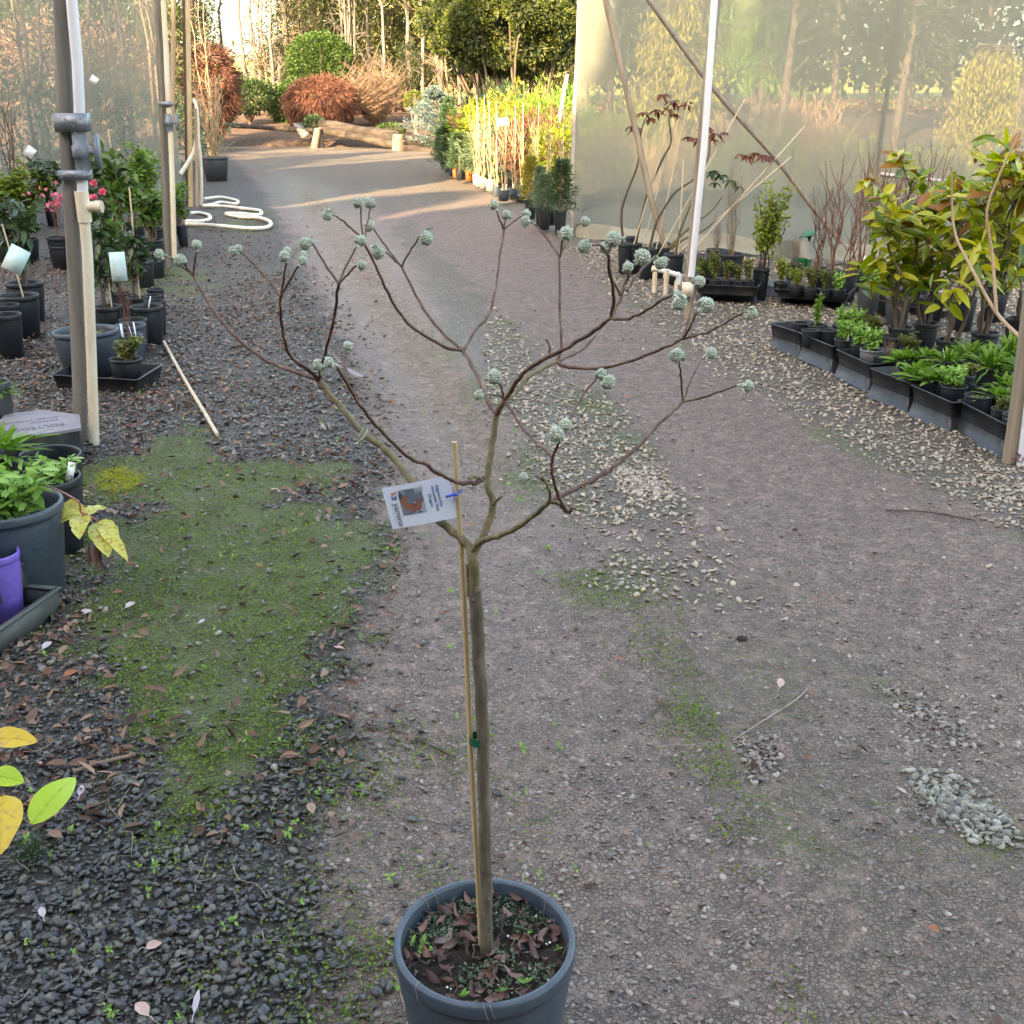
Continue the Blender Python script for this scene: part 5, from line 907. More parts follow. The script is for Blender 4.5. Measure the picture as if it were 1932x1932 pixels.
card(223, 503, 6.9, .095, .175, -2, 'aqua printed card hanging right of the white pipe', lines=9)
card(30, 490, 7.4, .13, .17, 30, 'pale aqua card on the cane at the left edge', lines=0)
card(177, 151, 17.5, .11, .11, 38, 'white square card hanging high behind the left netting', 'white', 0); card(56, 287, 15, .12, .14, 40, 'white card on the bare sapling at far left', 'white', 0)
# cream twisted-branch plant in the big grey pot
cp_ = potted(405, 296, 50, .50, 0, None, 'big grey pot with twisted tan branches beyond the hose', mat='potdark'); cp_['category'] = 'potted plant'; cp_.name = 'potted_plant'
b = MB(); c0 = np.array(cp_.location)
for i in range(26):
    a = R.rand()*6.28; L = R.uniform(.9, 1.75); t_ = np.linspace(0, 1, 16); q = c0+[0, 0, .42]+np.stack([np.cos(a)*.32*t_+np.sin(t_*30+i)*.028, np.sin(a)*.3*t_+np.cos(t_*27+i)*.028, L*t_], 1); b.tube(q, np.linspace(.014, .006, 16), 5)
b.build('twisted_branches', M['twigtan'], cp_, off=tuple(c0))
# near left corner
bx = thing('storage_box', 'flat mauve grey lidded box with moulded lettering left of the nearest post', 'box', tuple(G(75, 806, .16)*[1, 1, 0]))
zt = .20; cs = [G(10, 781, zt), G(79, 773, zt), G(150, 782, zt), G(153, 807, zt), G(52, 823, zt), G(-40, 838, zt)]
b = MB(); V = np.array(cs); V2 = V.copy(); V2[:, 2] = zt-.014; n = 6; j = np.arange(n); b.add(np.vstack([V, V2]), np.stack([j+n, (j+1) % n+n, (j+1) % n, j], -1)); b.add(np.vstack([V, V.mean(0)]), np.stack([j, (j+1) % n, np.full(n, n)], -1)[:, ::-1]); b.build('lid', M['box'], bx, smooth=False)
b = MB(); V3 = V.copy(); cc = V.mean(0); V3 = cc+(V-cc)*.95; V3[:, 2] = zt-.014; V4 = V3.copy(); V4[:, 2] = .0; b.add(np.vstack([V3, V4]), np.stack([j+n, (j+1) % n+n, (j+1) % n, j], -1)); b.build('box_body', M['tray'], bx, smooth=False)
xa = (G(107, 784, zt)-G(17, 796, zt)); an = math.atan2(xa[1], xa[0]); 
for s2, u, v, sz in (('DO NOT TOUCH AND DO NOT', 108, 785, .036), ('STORE FLAT', 109, 790, .034), ('POLYSOCA', 120, 797, .075)):
    q = G(u, v, zt+.0015); text('moulded_lettering', s2, sz, M['boxmark'], bx, Matrix.Translation(Vector(q)-Vector(bx.location)) @ Matrix.Rotation(an+PI, 4, 'Z'), bold=.0006, squash=.72)
GN = 'big pots crowded in the near left corner'
potted(92, 855, 113, .33, 0, 'weedy', 'empty looking wide black pot right below the mauve box', .04, .2, group=GN, mat='pot', soilz=.66)
potted(90, 898, 118, .32, 0, 'herb', 'black pot of lime green herb with a white label at its rim', .15, .30, group=GN, lab=0, mat='pot', soilz=.8)
pp = potted(16, 950, 200, .36, 0, 'herb', 'large slate pot at the left edge with a tall green herb', .18, .42, group=GN, mat='potblue', soilz=.82)
potted(-12, 840, 90, .42, 0, 'strap', 'clump of soft green leaves cut by the left edge beside the mauve box', .32, .32, group=GN)
potted(-14, 720, 62, .36, 0, 'strap', 'tan rimmed grey pot cut by the left edge', .1, .2, group=GN, mat='potdark')
potted(-12, 1042, 88, .26, 0, None, 'bright purple pot cut by the left edge', group=GN, mat='purple', soilz=.8)
lb = card(133, 895, 2.9, .028, .075, 14, 'white label with black lettering stuck in the lime green herb pot', 'white', 0); lb.location = Vector(G(133, 890, .34)); lb.rotation_euler = (-.3, .25, .1)
mtl = Matrix.Translation((-.009, -.0012, -.030)) @ Matrix.Rotation(PI/2, 4, 'X'); text('lettering', '68', .022, M['stemdark'], lb, mtl, bold=.0005)
# mesh nursery trays at the lower left edge
for (u, v, zt, l) in ((-34, 1150, .10, 'grey slatted mesh tray at the left edge, lower one'), (-72, 1080, .19, 'grey mesh tray at the left edge, upper one under the purple pot')):
    c = G(u, v, zt-.0); r = thing('plant_tray', l, 'tray', (c[0], c[1], zt-.09)); b = MB(); L, D = .30, .40; an = rad(-12); rot = [[math.cos(an), -math.sin(an), 0], [math.sin(an), math.cos(an), 0], [0, 0, 1]]
    for dx, dy, sx, sy in ((-L/2, 0, .006, D), (L/2, 0, .006, D), (0, -D/2, L, .006), (0, D/2, L, .006)): b.box(np.array(rot)@[dx, dy, .045], (sx, sy, .09), rot)
    for dx, dy, sx, sy in ((-L/2, 0, .022, D+.02), (L/2, 0, .022, D+.02), (0, -D/2, L-.02, .022), (0, D/2, L-.02, .022)): b.box(np.array(rot)@[dx, dy, .091], (sx, sy, .006), rot)
    b.build('tray_body', M['traygrey'], r, smooth=False, off=(0, 0, 0)); b = MB()
    for i in range(7):
        for q in ((-L/2+L*i/6, -D/2, -L/2+L*((i+2) % 7)/6, D/2),): b.tube([np.array(rot)@[q[0], q[1], .02], np.array(rot)@[q[2], q[3], .02]], .004, 4)
        b.tube([np.array(rot)@[-L/2, -D/2+D*i/6, .02], np.array(rot)@[L/2, -D/2+D*i/6, .02]], .004, 4)
    b.build('mesh_base', M['traygrey'], r, smooth=False, off=(0, 0, 0))
# big leaves reaching in from the left
def bigleaf(b, o, tip, W, nrm, cup=.2, droop=0.0, nseg=14, wav=0, lob=0):
    o, tip = np.array(o), np.array(tip); L = np.linalg.norm(tip-o); d = (tip-o)/L; nrm = np.array(nrm, float); nrm -= d*np.dot(nrm, d); nrm /= np.linalg.norm(nrm); sd = np.cross(d, nrm); t_ = np.linspace(0, 1, nseg); wd = W/2*np.sin(PI*t_**.8)**.72*(1+lob*np.abs(np.sin(t_*PI*3.2))); c = o+np.outer(t_*L, d)+np.outer(np.sin(t_*PI)*L*.08, nrm)
    rows = []
    for s_ in np.linspace(-1, 1, 9): rows.append(c+np.outer(wd*s_, sd)+np.outer(np.abs(s_)**1.3*wd*cup+wav*np.sin(t_*14+s_*3)*wd*abs(s_), nrm))
    b.tube(c+nrm*.0004, np.linspace(.0011, .0003, nseg), 5)
    for k in range(2, nseg-3, 2):
        for s_ in (-1, 1): e = c[min(k+3, nseg-1)]+sd*wd[min(k+3, nseg-1)]*s_*.8+nrm*wd[min(k+3, nseg-1)]*cup*.8; b.tube([c[k]+nrm*.0006, (c[k]+e)/2+nrm*.0003*0, e], .00035, 3, cap=False)
    V = np.array(rows).reshape(-1, 3); i = np.arange(9*nseg).reshape(9, nseg); b.add(V, np.stack([i[:-1, :-1], i[:-1, 1:], i[1:, 1:], i[1:, :-1]], -1).reshape(-1, 4))
def zl(u, v, z): return G(u, v, z)
b0 = zl(-60, 1560, .3)
lp_ = thing('leafy_plant', 'glossy plant reaching in from the lower left edge with lime and golden leaves', 'plant', tuple(b0*[1, 1, 0]))
b = MB(); bigleaf(b, zl(60, 1556, .26), zl(142, 1466, .28), .072, [.1, -.45, 1], .12); ll = b.build('leaf', M['limeleaf'], lp_); 
b = MB(); bigleaf(b, zl(-18, 1462, .33), zl(46, 1476, .31), .052, [0, -.4, 1], .15); b.build('leaf', M['limeleaf'], lp_)
b = MB(); bigleaf(b, zl(-25, 1395, .34), zl(72, 1399, .32), .055, [.1, -.5, 1], .2, wav=.06); b.build('leaf', M['yleaf'], lp_)
b = MB(); bigleaf(b, zl(8, 1500, .29), zl(2, 1612, .24), .085, [.2, -.55, 1], .12, wav=.08); b.build('leaf', M['yleaf'], lp_)
b = MB(); b.tube(cr([zl(-60, 1560, .0), zl(-50, 1540, .2), zl(10, 1530, .27), zl(60, 1556, .26)], 4), .0022, 6); b.tube(cr([zl(-50, 1540, .2), zl(-35, 1480, .3), zl(-20, 1462, .33)], 4), .002, 6); b.tube(cr([zl(-35, 1480, .28), zl(-30, 1410, .33), zl(-25, 1395, .34)], 3), .002, 6); b.tube(cr([zl(-20, 1520, .26), zl(0, 1500, .29), zl(8, 1500, .29)], 3), .002, 6); b.build('stem', M['twigbrown'], lp_)
b = MB(); q = zl(60, 1615, .03); n = 110; d = rdir(n, .7)+[.1, 0, .2]; b.leaves(np.repeat([q], n, 0), d, rdir(n), R.uniform(.045, .085, n), .0022, .05, cup=0); b.tube([q-[0, 0, .03], q+[0, 0, .01]], .004, 6)
tag(b.build('pine_seedling', M['pine'], loc=tuple(q*[1, 1, 0])), 'blue green tuft of pine needles under the golden leaf at lower left', 'seedling')
yl = thing('yellow_leaf_spray', 'drooping mottled yellow leaves on a pink stem beside the large slate pot', 'leaves', tuple(zl(130, 985, .25)))
b = MB(); 
for tu, tv, W in ((78, 985, .055), (150, 1018, .06), (204, 958, .045), (120, 950, .05)): bigleaf(b, zl(158, 972, .30), zl(tu, tv, .28), W, [0, -.6, 1], .2, wav=.12, lob=.25)
b.build('leaf', M['ylw'], yl); b = MB()
for tu, tv, W in ((205, 1052, .075), (242, 1060, .045), (225, 1010, .05), (188, 1018, .045)): bigleaf(b, zl(184, 985, .27), zl(tu, tv, .22), W, [.2, -.6, 1], .15, wav=.1, lob=.2)
b.build('leaf', M['ylw'], yl); b = MB()
for tu, tv in ((168, 1070), (185, 1082), (192, 1066)): bigleaf(b, zl(178, 1020, .18), zl(tu, tv, .12), .026, [0, -.8, 1], .4)
b.build('dead_leaf', M['leafbrown'], yl)
M['pinkstem'] = surf('pink_stem', (.30, .10, .08), (.45, .20, .15), 20, .5, .2)
b = MB(); b.tube(cr([zl(60, 905, .36), zl(110, 925, .40), zl(135, 938, .40), zl(150, 950, .37), zl(152, 965, .33), zl(160, 972, .30)], 4), .0035, 7); b.tube(cr([zl(152, 965, .33), zl(172, 975, .3), zl(184, 985, .27), zl(180, 1010, .2), zl(178, 1025, .17)], 4), .0028, 7); b.build('stem', M['pinkstem'], yl)
# ================================================================ RIGHT-HAND STOCK
GT = 'stacked trays along the right edge of the drive'
ORD = ['farthest', 'second farthest', 'third farthest', 'third nearest', 'second nearest', 'nearest']
ST = [((1448, 655), (1506, 675)), ((1504, 675), (1565, 703)), ((1573, 709), (1635, 740)), ((1635, 748), (1710, 779)), ((1711, 782), (1788, 819)), ((1797, 813), (1887, 864))]
STF = []
for i, (a_, b_) in enumerate(ST):
    A0, B0 = G(*a_)[:2], G(*b_)[:2]; d = B0-A0; L = np.hypot(*d); d /= L; nn = np.array([-d[1], d[0]]) if -d[1] > 0 else np.array([d[1], -d[0]])
    nn = nn if nn[0] > 0 else -nn; q = [A0, B0, B0+nn*.34, A0+nn*.34]; STF.append((A0, B0, nn))
    tray(q, 0, .085, 'upturned black tray under the %s tray of the right front row' % ORD[i], inverted=True, group=GT, flare=.92)
    cc_ = np.mean(q, 0); q2 = [cc_+(p_-cc_)*.985 for p_ in q]; tray(q2, .087, .085, 'upright black tray holding small pots, %s of the right front row' % ORD[i], group=GT, flare=.93)
GP = 'small pots in the right front trays'
for u, v, w_, k, ph, l, kw in [
    (1500, 608, 34, None, 0, 'empty square black pot at the far end of the right front trays', {}), (1528, 612, 38, 'upright', .20, 'small pot with a single upright leafy shoot in the farthest tray', {}),
    (1516, 622, 36, None, 0, 'empty pot in front of the upright leafy shoot', {}), (1547, 622, 38, None, 0, 'dark empty pot at the corner of the second farthest tray', {}),
    (1577, 640, 38, 'herb', .13, 'small pot of bright green herb with a white label', dict(lab=1)), (1604, 650, 30, 'herb', .12, 'tiny pot with drooping green shoots left of the light grey pot', {}),
    (1628, 658, 44, 'herb', .15, 'light grey pot with a green herb standing among black ones', dict(mat='potgrey')), (1661, 668, 46, 'deadtuft', .10, 'black pot with a dying stem right of the light grey pot', {}),
    (1688, 676, 34, 'broadstrap', .12, 'small pot with spiky green rosette behind the fourth tray', {}), (1711, 702, 46, 'broadstrap', .12, 'first of the strap leaved pots in the third nearest tray', {}),
    (1744, 712, 42, 'broadstrap', .13, 'second strap leaved pot, right in the third nearest tray', {}), (1782, 727, 50, 'herb', .13, 'black pot with broad green leaves in the second nearest tray', {}),
    (1765, 715, 40, 'broadstrap', .14, 'strap leaved plant behind the broad green one', {}), (1828, 745, 52, 'weedy', .03, 'black pot with low seedlings in the second nearest tray', {}),
    (1862, 742, 44, 'broadstrap', .1, 'half hidden green pot near the lower right timber post', {}), (1866, 770, 34, 'dullherb', .07, 'narrow black pot in the nearest tray, left one of a pair', {}),
    (1890, 781, 36, 'weedy', .03, 'narrow black pot in the nearest tray, right one of a pair', {}), (1905, 755, 44, 'dullherb', .1, 'small pot right behind the nearest narrow pair', {})]:
    o = potted(u, v, w_, .215, .095, k, l, ph, None, group=GP, **kw); o.location.x += .055
GR = 'potted perennials behind the right front trays'
for u, v, w_, k, ph, l, kw in [
    (1590, 612, 42, 'herb', .15, 'green herb behind the white labelled pot', {}), (1616, 618, 40, 'herb', .14, 'second green herb behind the white labelled pot', {}), (1650, 626, 40, 'dullherb', .14, 'yellowing herb behind the light grey pot', {}),
    (1690, 634, 46, 'weedy', .05, 'black pot with weeds below the leftmost magnolia', {}), (1718, 660, 44, 'dullherb', .12, 'yellow green herb in the middle of the right group', dict(lab=1)), (1752, 668, 44, 'strap', .16, 'strappy clump below the middle magnolia', {}),
    (1790, 678, 52, 'strap', .2, 'wide black pot with a bushy green clump', dict(lab=1)), (1830, 664, 50, 'strap', .2, 'green clump under the hanging yellow magnolia leaves', {}), (1868, 690, 50, 'strap', .26, 'large strappy clump beside the lower right post', {}),
    (1905, 672, 56, 'strap', .30, 'tallest strappy clump at the right edge', {}), (1930, 700, 56, 'strap', .26, 'strappy clump cut by the right edge', {}), (1820, 706, 44, 'dullherb', .1, 'small half dead plant above the second nearest tray', {}), (1900, 725, 46, 'broadstrap', .16, 'grey green rosette right behind the lower right post', {})]:
    potted(u, v, w_, .22, .0, k, l, ph, None, group=GR, **kw)
# the magnolias
def magnolia(u, v, wpx, h, label, seed, lean=(0, 0), nst=3, leafm_='magn'):
    rs = np.random.RandomState(seed); r = potted(u, v, wpx, .26, 0, 'weedy', label, .05, None, cat='potted shrub'); r.rotation_euler = (0, 0, 0); r.name = 'potted_magnolia'
    b = MB(); nodes = []; 
    for i in range(nst):
        a = rs.rand()*6.28; l = .30*h*rs.uniform(.5, 1); t_ = np.linspace(0, 1, 7); hh = h*rs.uniform(.75, 1)
        q = np.stack([rs.normal()*.02+(math.cos(a)*l+lean[0])*t_**1.2, rs.normal()*.02+(math.sin(a)*l+lean[1])*t_**1.2, .2+hh*t_], 1)+np.vstack([np.zeros(3), rs.normal(size=(6, 3))*.03]); c = cr(q, 3); b.tube(c, np.linspace(.013, .005, len(c)), 7)
        for k in range(9):
            s_ = c[rs.randint(5, len(c))]; a2 = rs.rand()*6.28; L = rs.uniform(.12, .34); e = s_+[math.cos(a2)*L*.85, math.sin(a2)*L*.85, L*.7]; c2 = cr([s_, (s_+e)/2+rs.normal(size=3)*.02-[0, 0, .02], e], 3); b.tube(c2, np.linspace(.006, .0028, len(c2)), 5); nodes += [c2[-1], c2[-2], c2[-1], c2[3]]
        nodes += [c[-1], c[-1], c[-2]]
    b.build('stems', M['stemdark'], r, off=(0, 0, 0)); nodes = np.array(nodes)
    def lf(mat, per, name):
        o = np.repeat(nodes, per, 0)+rs.normal(size=(len(nodes)*per, 3))*.018; n = len(o); d = rs.normal(size=(n, 3)); d[:, 2] = d[:, 2]*.8+.25; nn = rs.normal(size=(n, 3))*.45+[0, -.25, 1]; b = MB(); b.leaves(o, d, nn, rs.uniform(.10, .18, n), rs.uniform(.042, .066, n), rs.uniform(.0, .25), big=True, cup=.22); b.build(name, mat, r, off=(0, 0, 0))
    lf(M[leafm_], 2, 'foliage'); nodes = nodes[nodes[:, 2] > np.percentile(nodes[:, 2], 45)][::2]; lf(M['magnb'], 1, 'brown_foliage'); return r
magnolia(1700, 616, 46, .80, 'magnolia with brown backed leaves, leftmost of the right shrubs', 3, (.02, 0))
magnolia(1748, 608, 46, 1.0, 'magnolia with upright yellow green leaves, second from the left', 5, (.05, 0))
magnolia(1790, 640, 46, 1.05, 'magnolia whose yellow leaves hang lowest over the small pots', 8, (.06, -.05), 3)
magnolia(1860, 626, 50, 1.25, 'tallest magnolia, behind the strappy clump', 12, (.05, 0), 4)
magnolia(1925, 600, 50, 1.30, 'magnolia cut by the right edge', 21, (.02, 0), 4)
b = MB(); p0 = np.array([Yp(1795, 245*1.28, 6.6), Yp(1800, 430, 6.6), Yp(1830, 500, 6.4), Yp(1880, 590, 6.2), Yp(1935, 650, 6.0), Yp(1990, 740, 5.8)]); b.tube(cr(p0, 5), np.linspace(.006, .013, 26), 7)
b.tube(cr(np.array([Yp(1880, 590, 6.2), Yp(1872, 480, 6.3), Yp(1862, 400, 6.3), Yp(1890, 320, 6.3), Yp(1915, 270, 6.3), Yp(1925, 245, 6.3)]), 5), np.linspace(.010, .004, 26), 7); tag(b.build('bare_branch', M['timberbrown'], loc=tuple(p0[-1]*[1, 1, 0])), 'long bare grey branch crossing in front of the right magnolias', 'branch')
# trays and pots at the back of the right bay
GK = 'trays at the foot of the right netting'
def tray2(fl, fr, D, z0, h, label, inverted=False):
    A0, B0 = G(*fl, z0)[:2], G(*fr, z0)[:2]; d = B0-A0; d /= np.hypot(*d); nn = np.array([-d[1], d[0]]); nn = nn if nn[1] > 0 else -nn; return tray([A0, B0, B0+nn*D, A0+nn*D], z0, h, label, inverted=inverted, group=GK)
tray2((1312, 566), (1428, 572), .5, 0, .08, 'upturned black tray just right of the small pipe stand', True); tray2((1312, 554), (1428, 560), .45, .082, .08, 'black tray of small pots just right of the timber post')
tray2((1424, 545), (1452, 560), .4, 0, .09, 'small upturned black tray between the two back tray stacks', True); tray2((1470, 570), (1590, 580), .42, 0, .055, 'upturned black tray under the wide flat tray', True)
tray2((1462, 562), (1598, 572), .52, .057, .075, 'wide flat black tray of small pots in the middle of the right bay')
tray2((1610, 545), (1660, 560), .5, 0, .07, 'black carrying tray under the grey pot of green leaves'); tray2((1665, 588), (1780, 604), .5, 0, .07, 'black carrying tray below the leftmost magnolia')
GQ = 'small pots and shrubs at the foot of the right netting'
for u, v, w_, zr, zb, k, ph, l, kw in [
    (1330, 528, 26, .27, .13, 'dullherb', .2, 'yellow green seedling pot, first in the tray by the timber post', {}), (1352, 530, 26, .27, .13, 'dullherb', .22, 'yellow green seedling pot, second in the tray by the timber post', {}), (1374, 531, 26, .27, .13, 'dullherb', .2, 'yellow green seedling pot, third in the tray by the timber post', {}),
    (1396, 532, 26, .27, .13, 'dullherb', .18, 'yellow green seedling pot, fourth in the tray by the timber post', {}), (1416, 532, 24, .27, .13, 'dullherb', .18, 'seedling pot at the right end of the tray by the timber post', {}), (1334, 505, 26, .27, .0, 'strap', .22, 'green grassy clump right of the timber post', {}),
    (1476, 534, 28, .27, .11, 'golden', .28, 'bronze green leafy pot at the left of the wide flat tray', {}), (1506, 541, 30, .27, .11, 'golden', .2, 'yellowish pot second in the wide flat tray', {}), (1534, 545, 28, .27, .11, 'dullherb', .16, 'twiggy pot in the middle of the wide flat tray', {}),
    (1560, 547, 28, .27, .11, 'dullherb', .18, 'olive herb fourth in the wide flat tray', {}), (1586, 548, 28, .27, .11, 'herb', .16, 'green herb at the right end of the wide flat tray', {}), (1600, 512, 42, .27, .0, 'twig', .9, 'wide low pot of bare red twigs, left one behind the flat tray', {}),
    (1572, 510, 42, .27, .0, 'twig', .95, 'wide low pot of bare red twigs, middle one behind the flat tray', {}), (1642, 536, 42, .28, .0, 'herb', .22, 'grey pot of fresh green leaves in the right bay', dict(mat='potdark')), (1678, 540, 48, .24, .0, None, 0, 'empty charcoal pot right of the fresh green leaves', dict(mat='potdark')),
    (1696, 560, 48, .24, .0, None, 0, 'empty charcoal pot in the ring tray', dict(mat='potdark')), (1436, 506, 32, .28, .0, 'bay', .92, 'upright yellow green bay bush in front of the netting', {}), (1380, 478, 50, .30, .0, 'deadtuft', .75, 'bundle of drooping brown dead stalks', {}),
    (1352, 470, 40, .30, .0, 'deadtuft', .4, 'low brown dead clump behind the green grassy clump', {}), (1650, 500, 38, .27, .0, 'twig', 1.25, 'tall bare red twigs right of the dark steel tube', dict(lab=1)), (1690, 500, 38, .27, .0, 'twig', 1.1, 'bare red twigs behind the leftmost magnolia', dict(lab=1)),
    (1625, 495, 36, .27, .0, 'twig', 1.0, 'bare red twigs left of the dark steel tube', dict(lab=1)), (1720, 530, 44, .26, .0, 'bay', .55, 'sparse green shrub beside the leftmost magnolia', {}), (1545, 505, 34, .27, .0, 'twig', .8, 'thin bare twigs below the long brace', {}), (1740, 505, 40, .27, .0, 'twig', 1.0, 'bare twigs behind the magnolias', {}),
    (1760, 560, 46, .24, .0, 'dullherb', .2, 'olive herb below the second magnolia', {}), (1820, 560, 50, .26, .0, 'bay', .6, 'green shrub behind the hanging magnolia leaves', {}), (1880, 545, 50, .26, .0, 'shrub', .7, 'green shrub behind the tallest magnolia', {}), (1500, 497, 32, .27, .0, 'deadtuft', .35, 'dry brown clump under the green plastic sign', {})]:
    tr_ = zb > 0; o = potted(u, v, w_, (.20 if u < 1420 else .175) if tr_ else zr, .085 if tr_ else zb, k, l, ph, (ph*.75 if k in ('twig', 'bay', 'golden') else None), group=GQ, **kw)
    if tr_: o.location.y += .09 if u < 1420 else .05
c = Yp(1527, 487, 11.7); r = thing('plant_marker', 'dark green plastic marker with a slanting top plate below the long brace', 'marker', tuple(c*[1, 1, 0])); b = MB(); b.tube([c*[1, 1, 0], c, Yp(1528, 458, 11.7)], .016, 8); b.build('stem', M['greenplastic'], r)
b = MB(); P4 = np.array([Yp(1508, 446, 11.6), Yp(1519, 436, 11.9), Yp(1544, 429, 11.9), Yp(1535, 441, 11.6)]); V = np.vstack([P4, P4-[0, 0, .02]]); b.add(V, [[0, 1, 2, 3], [7, 6, 5, 4], [0, 4, 5, 1], [1, 5, 6, 2], [2, 6, 7, 3], [3, 7, 4, 0]]); b.add(np.array([Yp(1519, 441, 11.7), Yp(1534, 440, 11.7), Yp(1527, 458, 11.7), Yp(1528, 441, 11.8)]), [[0, 1, 2], [0, 2, 3], [1, 3, 2]]); b.build('plate', M['greenplastic'], r, smooth=False)
b = MB(); c = Yp(1513, 484, 12); V = ico*[.13, .1, .15]*(1+R.uniform(-.25, .2, (12, 1)))+c; b.add(V, icf); M['bag'] = leafm('green_film', [(.02, .22, .10), (.04, .34, .17)], .5, .3); tag(b.build('plastic_bag', M['bag'], loc=tuple(c*[1, 1, 0])), 'crumpled green plastic film beside the green marker', 'plastic film')
# leaning shrubs with bronze leaves
def leaning(u, v, wpx, stem, stakes, clusters, label, mats=('bronze',), y0=None):
    r = potted(u, v, wpx, .30, 0, 'weedy', label, .04, .2, cat='potted shrub', lab=0); r.rotation_euler = (0, 0, 0); l0 = np.array(r.location); y_ = l0[1]
    b = MB()
    for s_ in stem:
        q = np.array([Yp(a_, c_, y_-.02*i) for i, (a_, c_) in enumerate(s_)]); q[0] = l0+[0, 0, .22]; c = cr(q, 5); b.tube(c, np.linspace(.014, .006, len(c)), 7)
    b.build('stems', M['stemdark'] if len(stem[0]) % 2 else M['stemgreen'], r, off=tuple(l0))
    for (a_, c_, L_) in stakes:
        b = MB(); e = Yp(a_, c_, y_-.05); s0 = l0+[R.uniform(-.05, .05), 0, .1]; b.tube([s0, e], .0065, 6); b.build('stake', M['bamboo2'], r, off=tuple(l0))
    for k, mt in enumerate(mats):
        b = MB()
        for (a_, c_, s_, kk) in clusters:
            if kk != k: continue
            q = Yp(a_, c_, y_-.04); n = 8; th = np.linspace(0, 6.28, n, endpoint=False)+R.rand(); d = np.stack([np.cos(th), np.sin(th)*.8, -.25+R.normal(size=n)*.2], 1); b.leaves(np.repeat([q], n, 0), d, np.tile([0, 0, 1.0], (n, 1))+R.normal(size=(n, 3))*.2, s_*.0058*R.uniform(.8, 1.1, n), s_*.0021, .35, big=True, cup=.15)
        if b.v: b.build('foliage', M[mt], r, off=tuple(l0))
    return r
leaning(1179, 460, 26, [[(1168, 446), (1172, 410), (1180, 370), (1200, 320), (1207, 286), (1210, 245), (1222, 215)]], [(1255, 265, 0)], [(1215, 212, 18, 0), (1200, 240, 16, 0), (1228, 222, 18, 0), (1190, 238, 12, 0), (1240, 208, 18, 0)], 'shrub with bronze leaves leaning right, leftmost by the netting')
leaning(1197, 459, 30, [[(1204, 440), (1212, 400), (1225, 357), (1250, 300), (1266, 268), (1262, 225), (1268, 205)]], [(1295, 152, 0)], [(1250, 178, 18, 0), (1270, 190, 20, 0), (1292, 197, 18, 0), (1258, 205, 18, 0), (1300, 192, 12, 0), (1275, 215, 14, 0)], 'shrub with bronze leaves beside the tallest thin cane')
leaning(1223, 468, 36, [[(1225, 461), (1235, 430), (1249, 399), (1275, 362), (1311, 336), (1335, 300), (1340, 265)]], [(1310, 143, 0), (1406, 186, 0)], [(1330, 240, 18, 0), (1350, 252, 20, 0), (1318, 262, 18, 0), (1345, 262, 14, 0), (1300, 258, 14, 0), (1365, 250, 12, 0)], 'leaning shrub with bronze leaves right of the steel brace')
leaning(1249, 466, 30, [[(1249, 464), (1300, 430), (1340, 400), (1362, 372)], [(1249, 464), (1290, 452), (1330, 432), (1350, 415)]], [(1494, 295, 0)], [(1345, 322, 20, 1), (1362, 330, 18, 1), (1380, 340, 20, 1), (1395, 352, 14, 1), (1350, 345, 14, 1)], 'leaning shrub with dark green leaves behind the white riser', ('bronze', 'lvdark'))
leaning(1272, 478, 38, [[(1272, 470), (1282, 440), (1290, 417), (1305, 380), (1317, 342), (1325, 320)]], [(1519, 238, 0), (1290, 300, 0)], [(1425, 288, 18, 0), (1442, 292, 18, 0), (1410, 294, 14, 0), (1395, 290, 12, 0), (1452, 297, 12, 0)], 'shrub with a long thin cane reaching right past red leaves')
potted(1192, 446, 24, .30, 0, None, 'black pot behind the leaning shrubs, first of two', group='empty pots behind the leaning shrubs'); potted(1326, 480, 34, .32, 0, None, 'tall black pot right of the white riser', group='empty pots behind the leaning shrubs', mat='potdark')
potted(1250, 458, 34, .31, 0, 'tantwig', 'wide black pot with bare stems among the leaning shrubs', .5, .4)
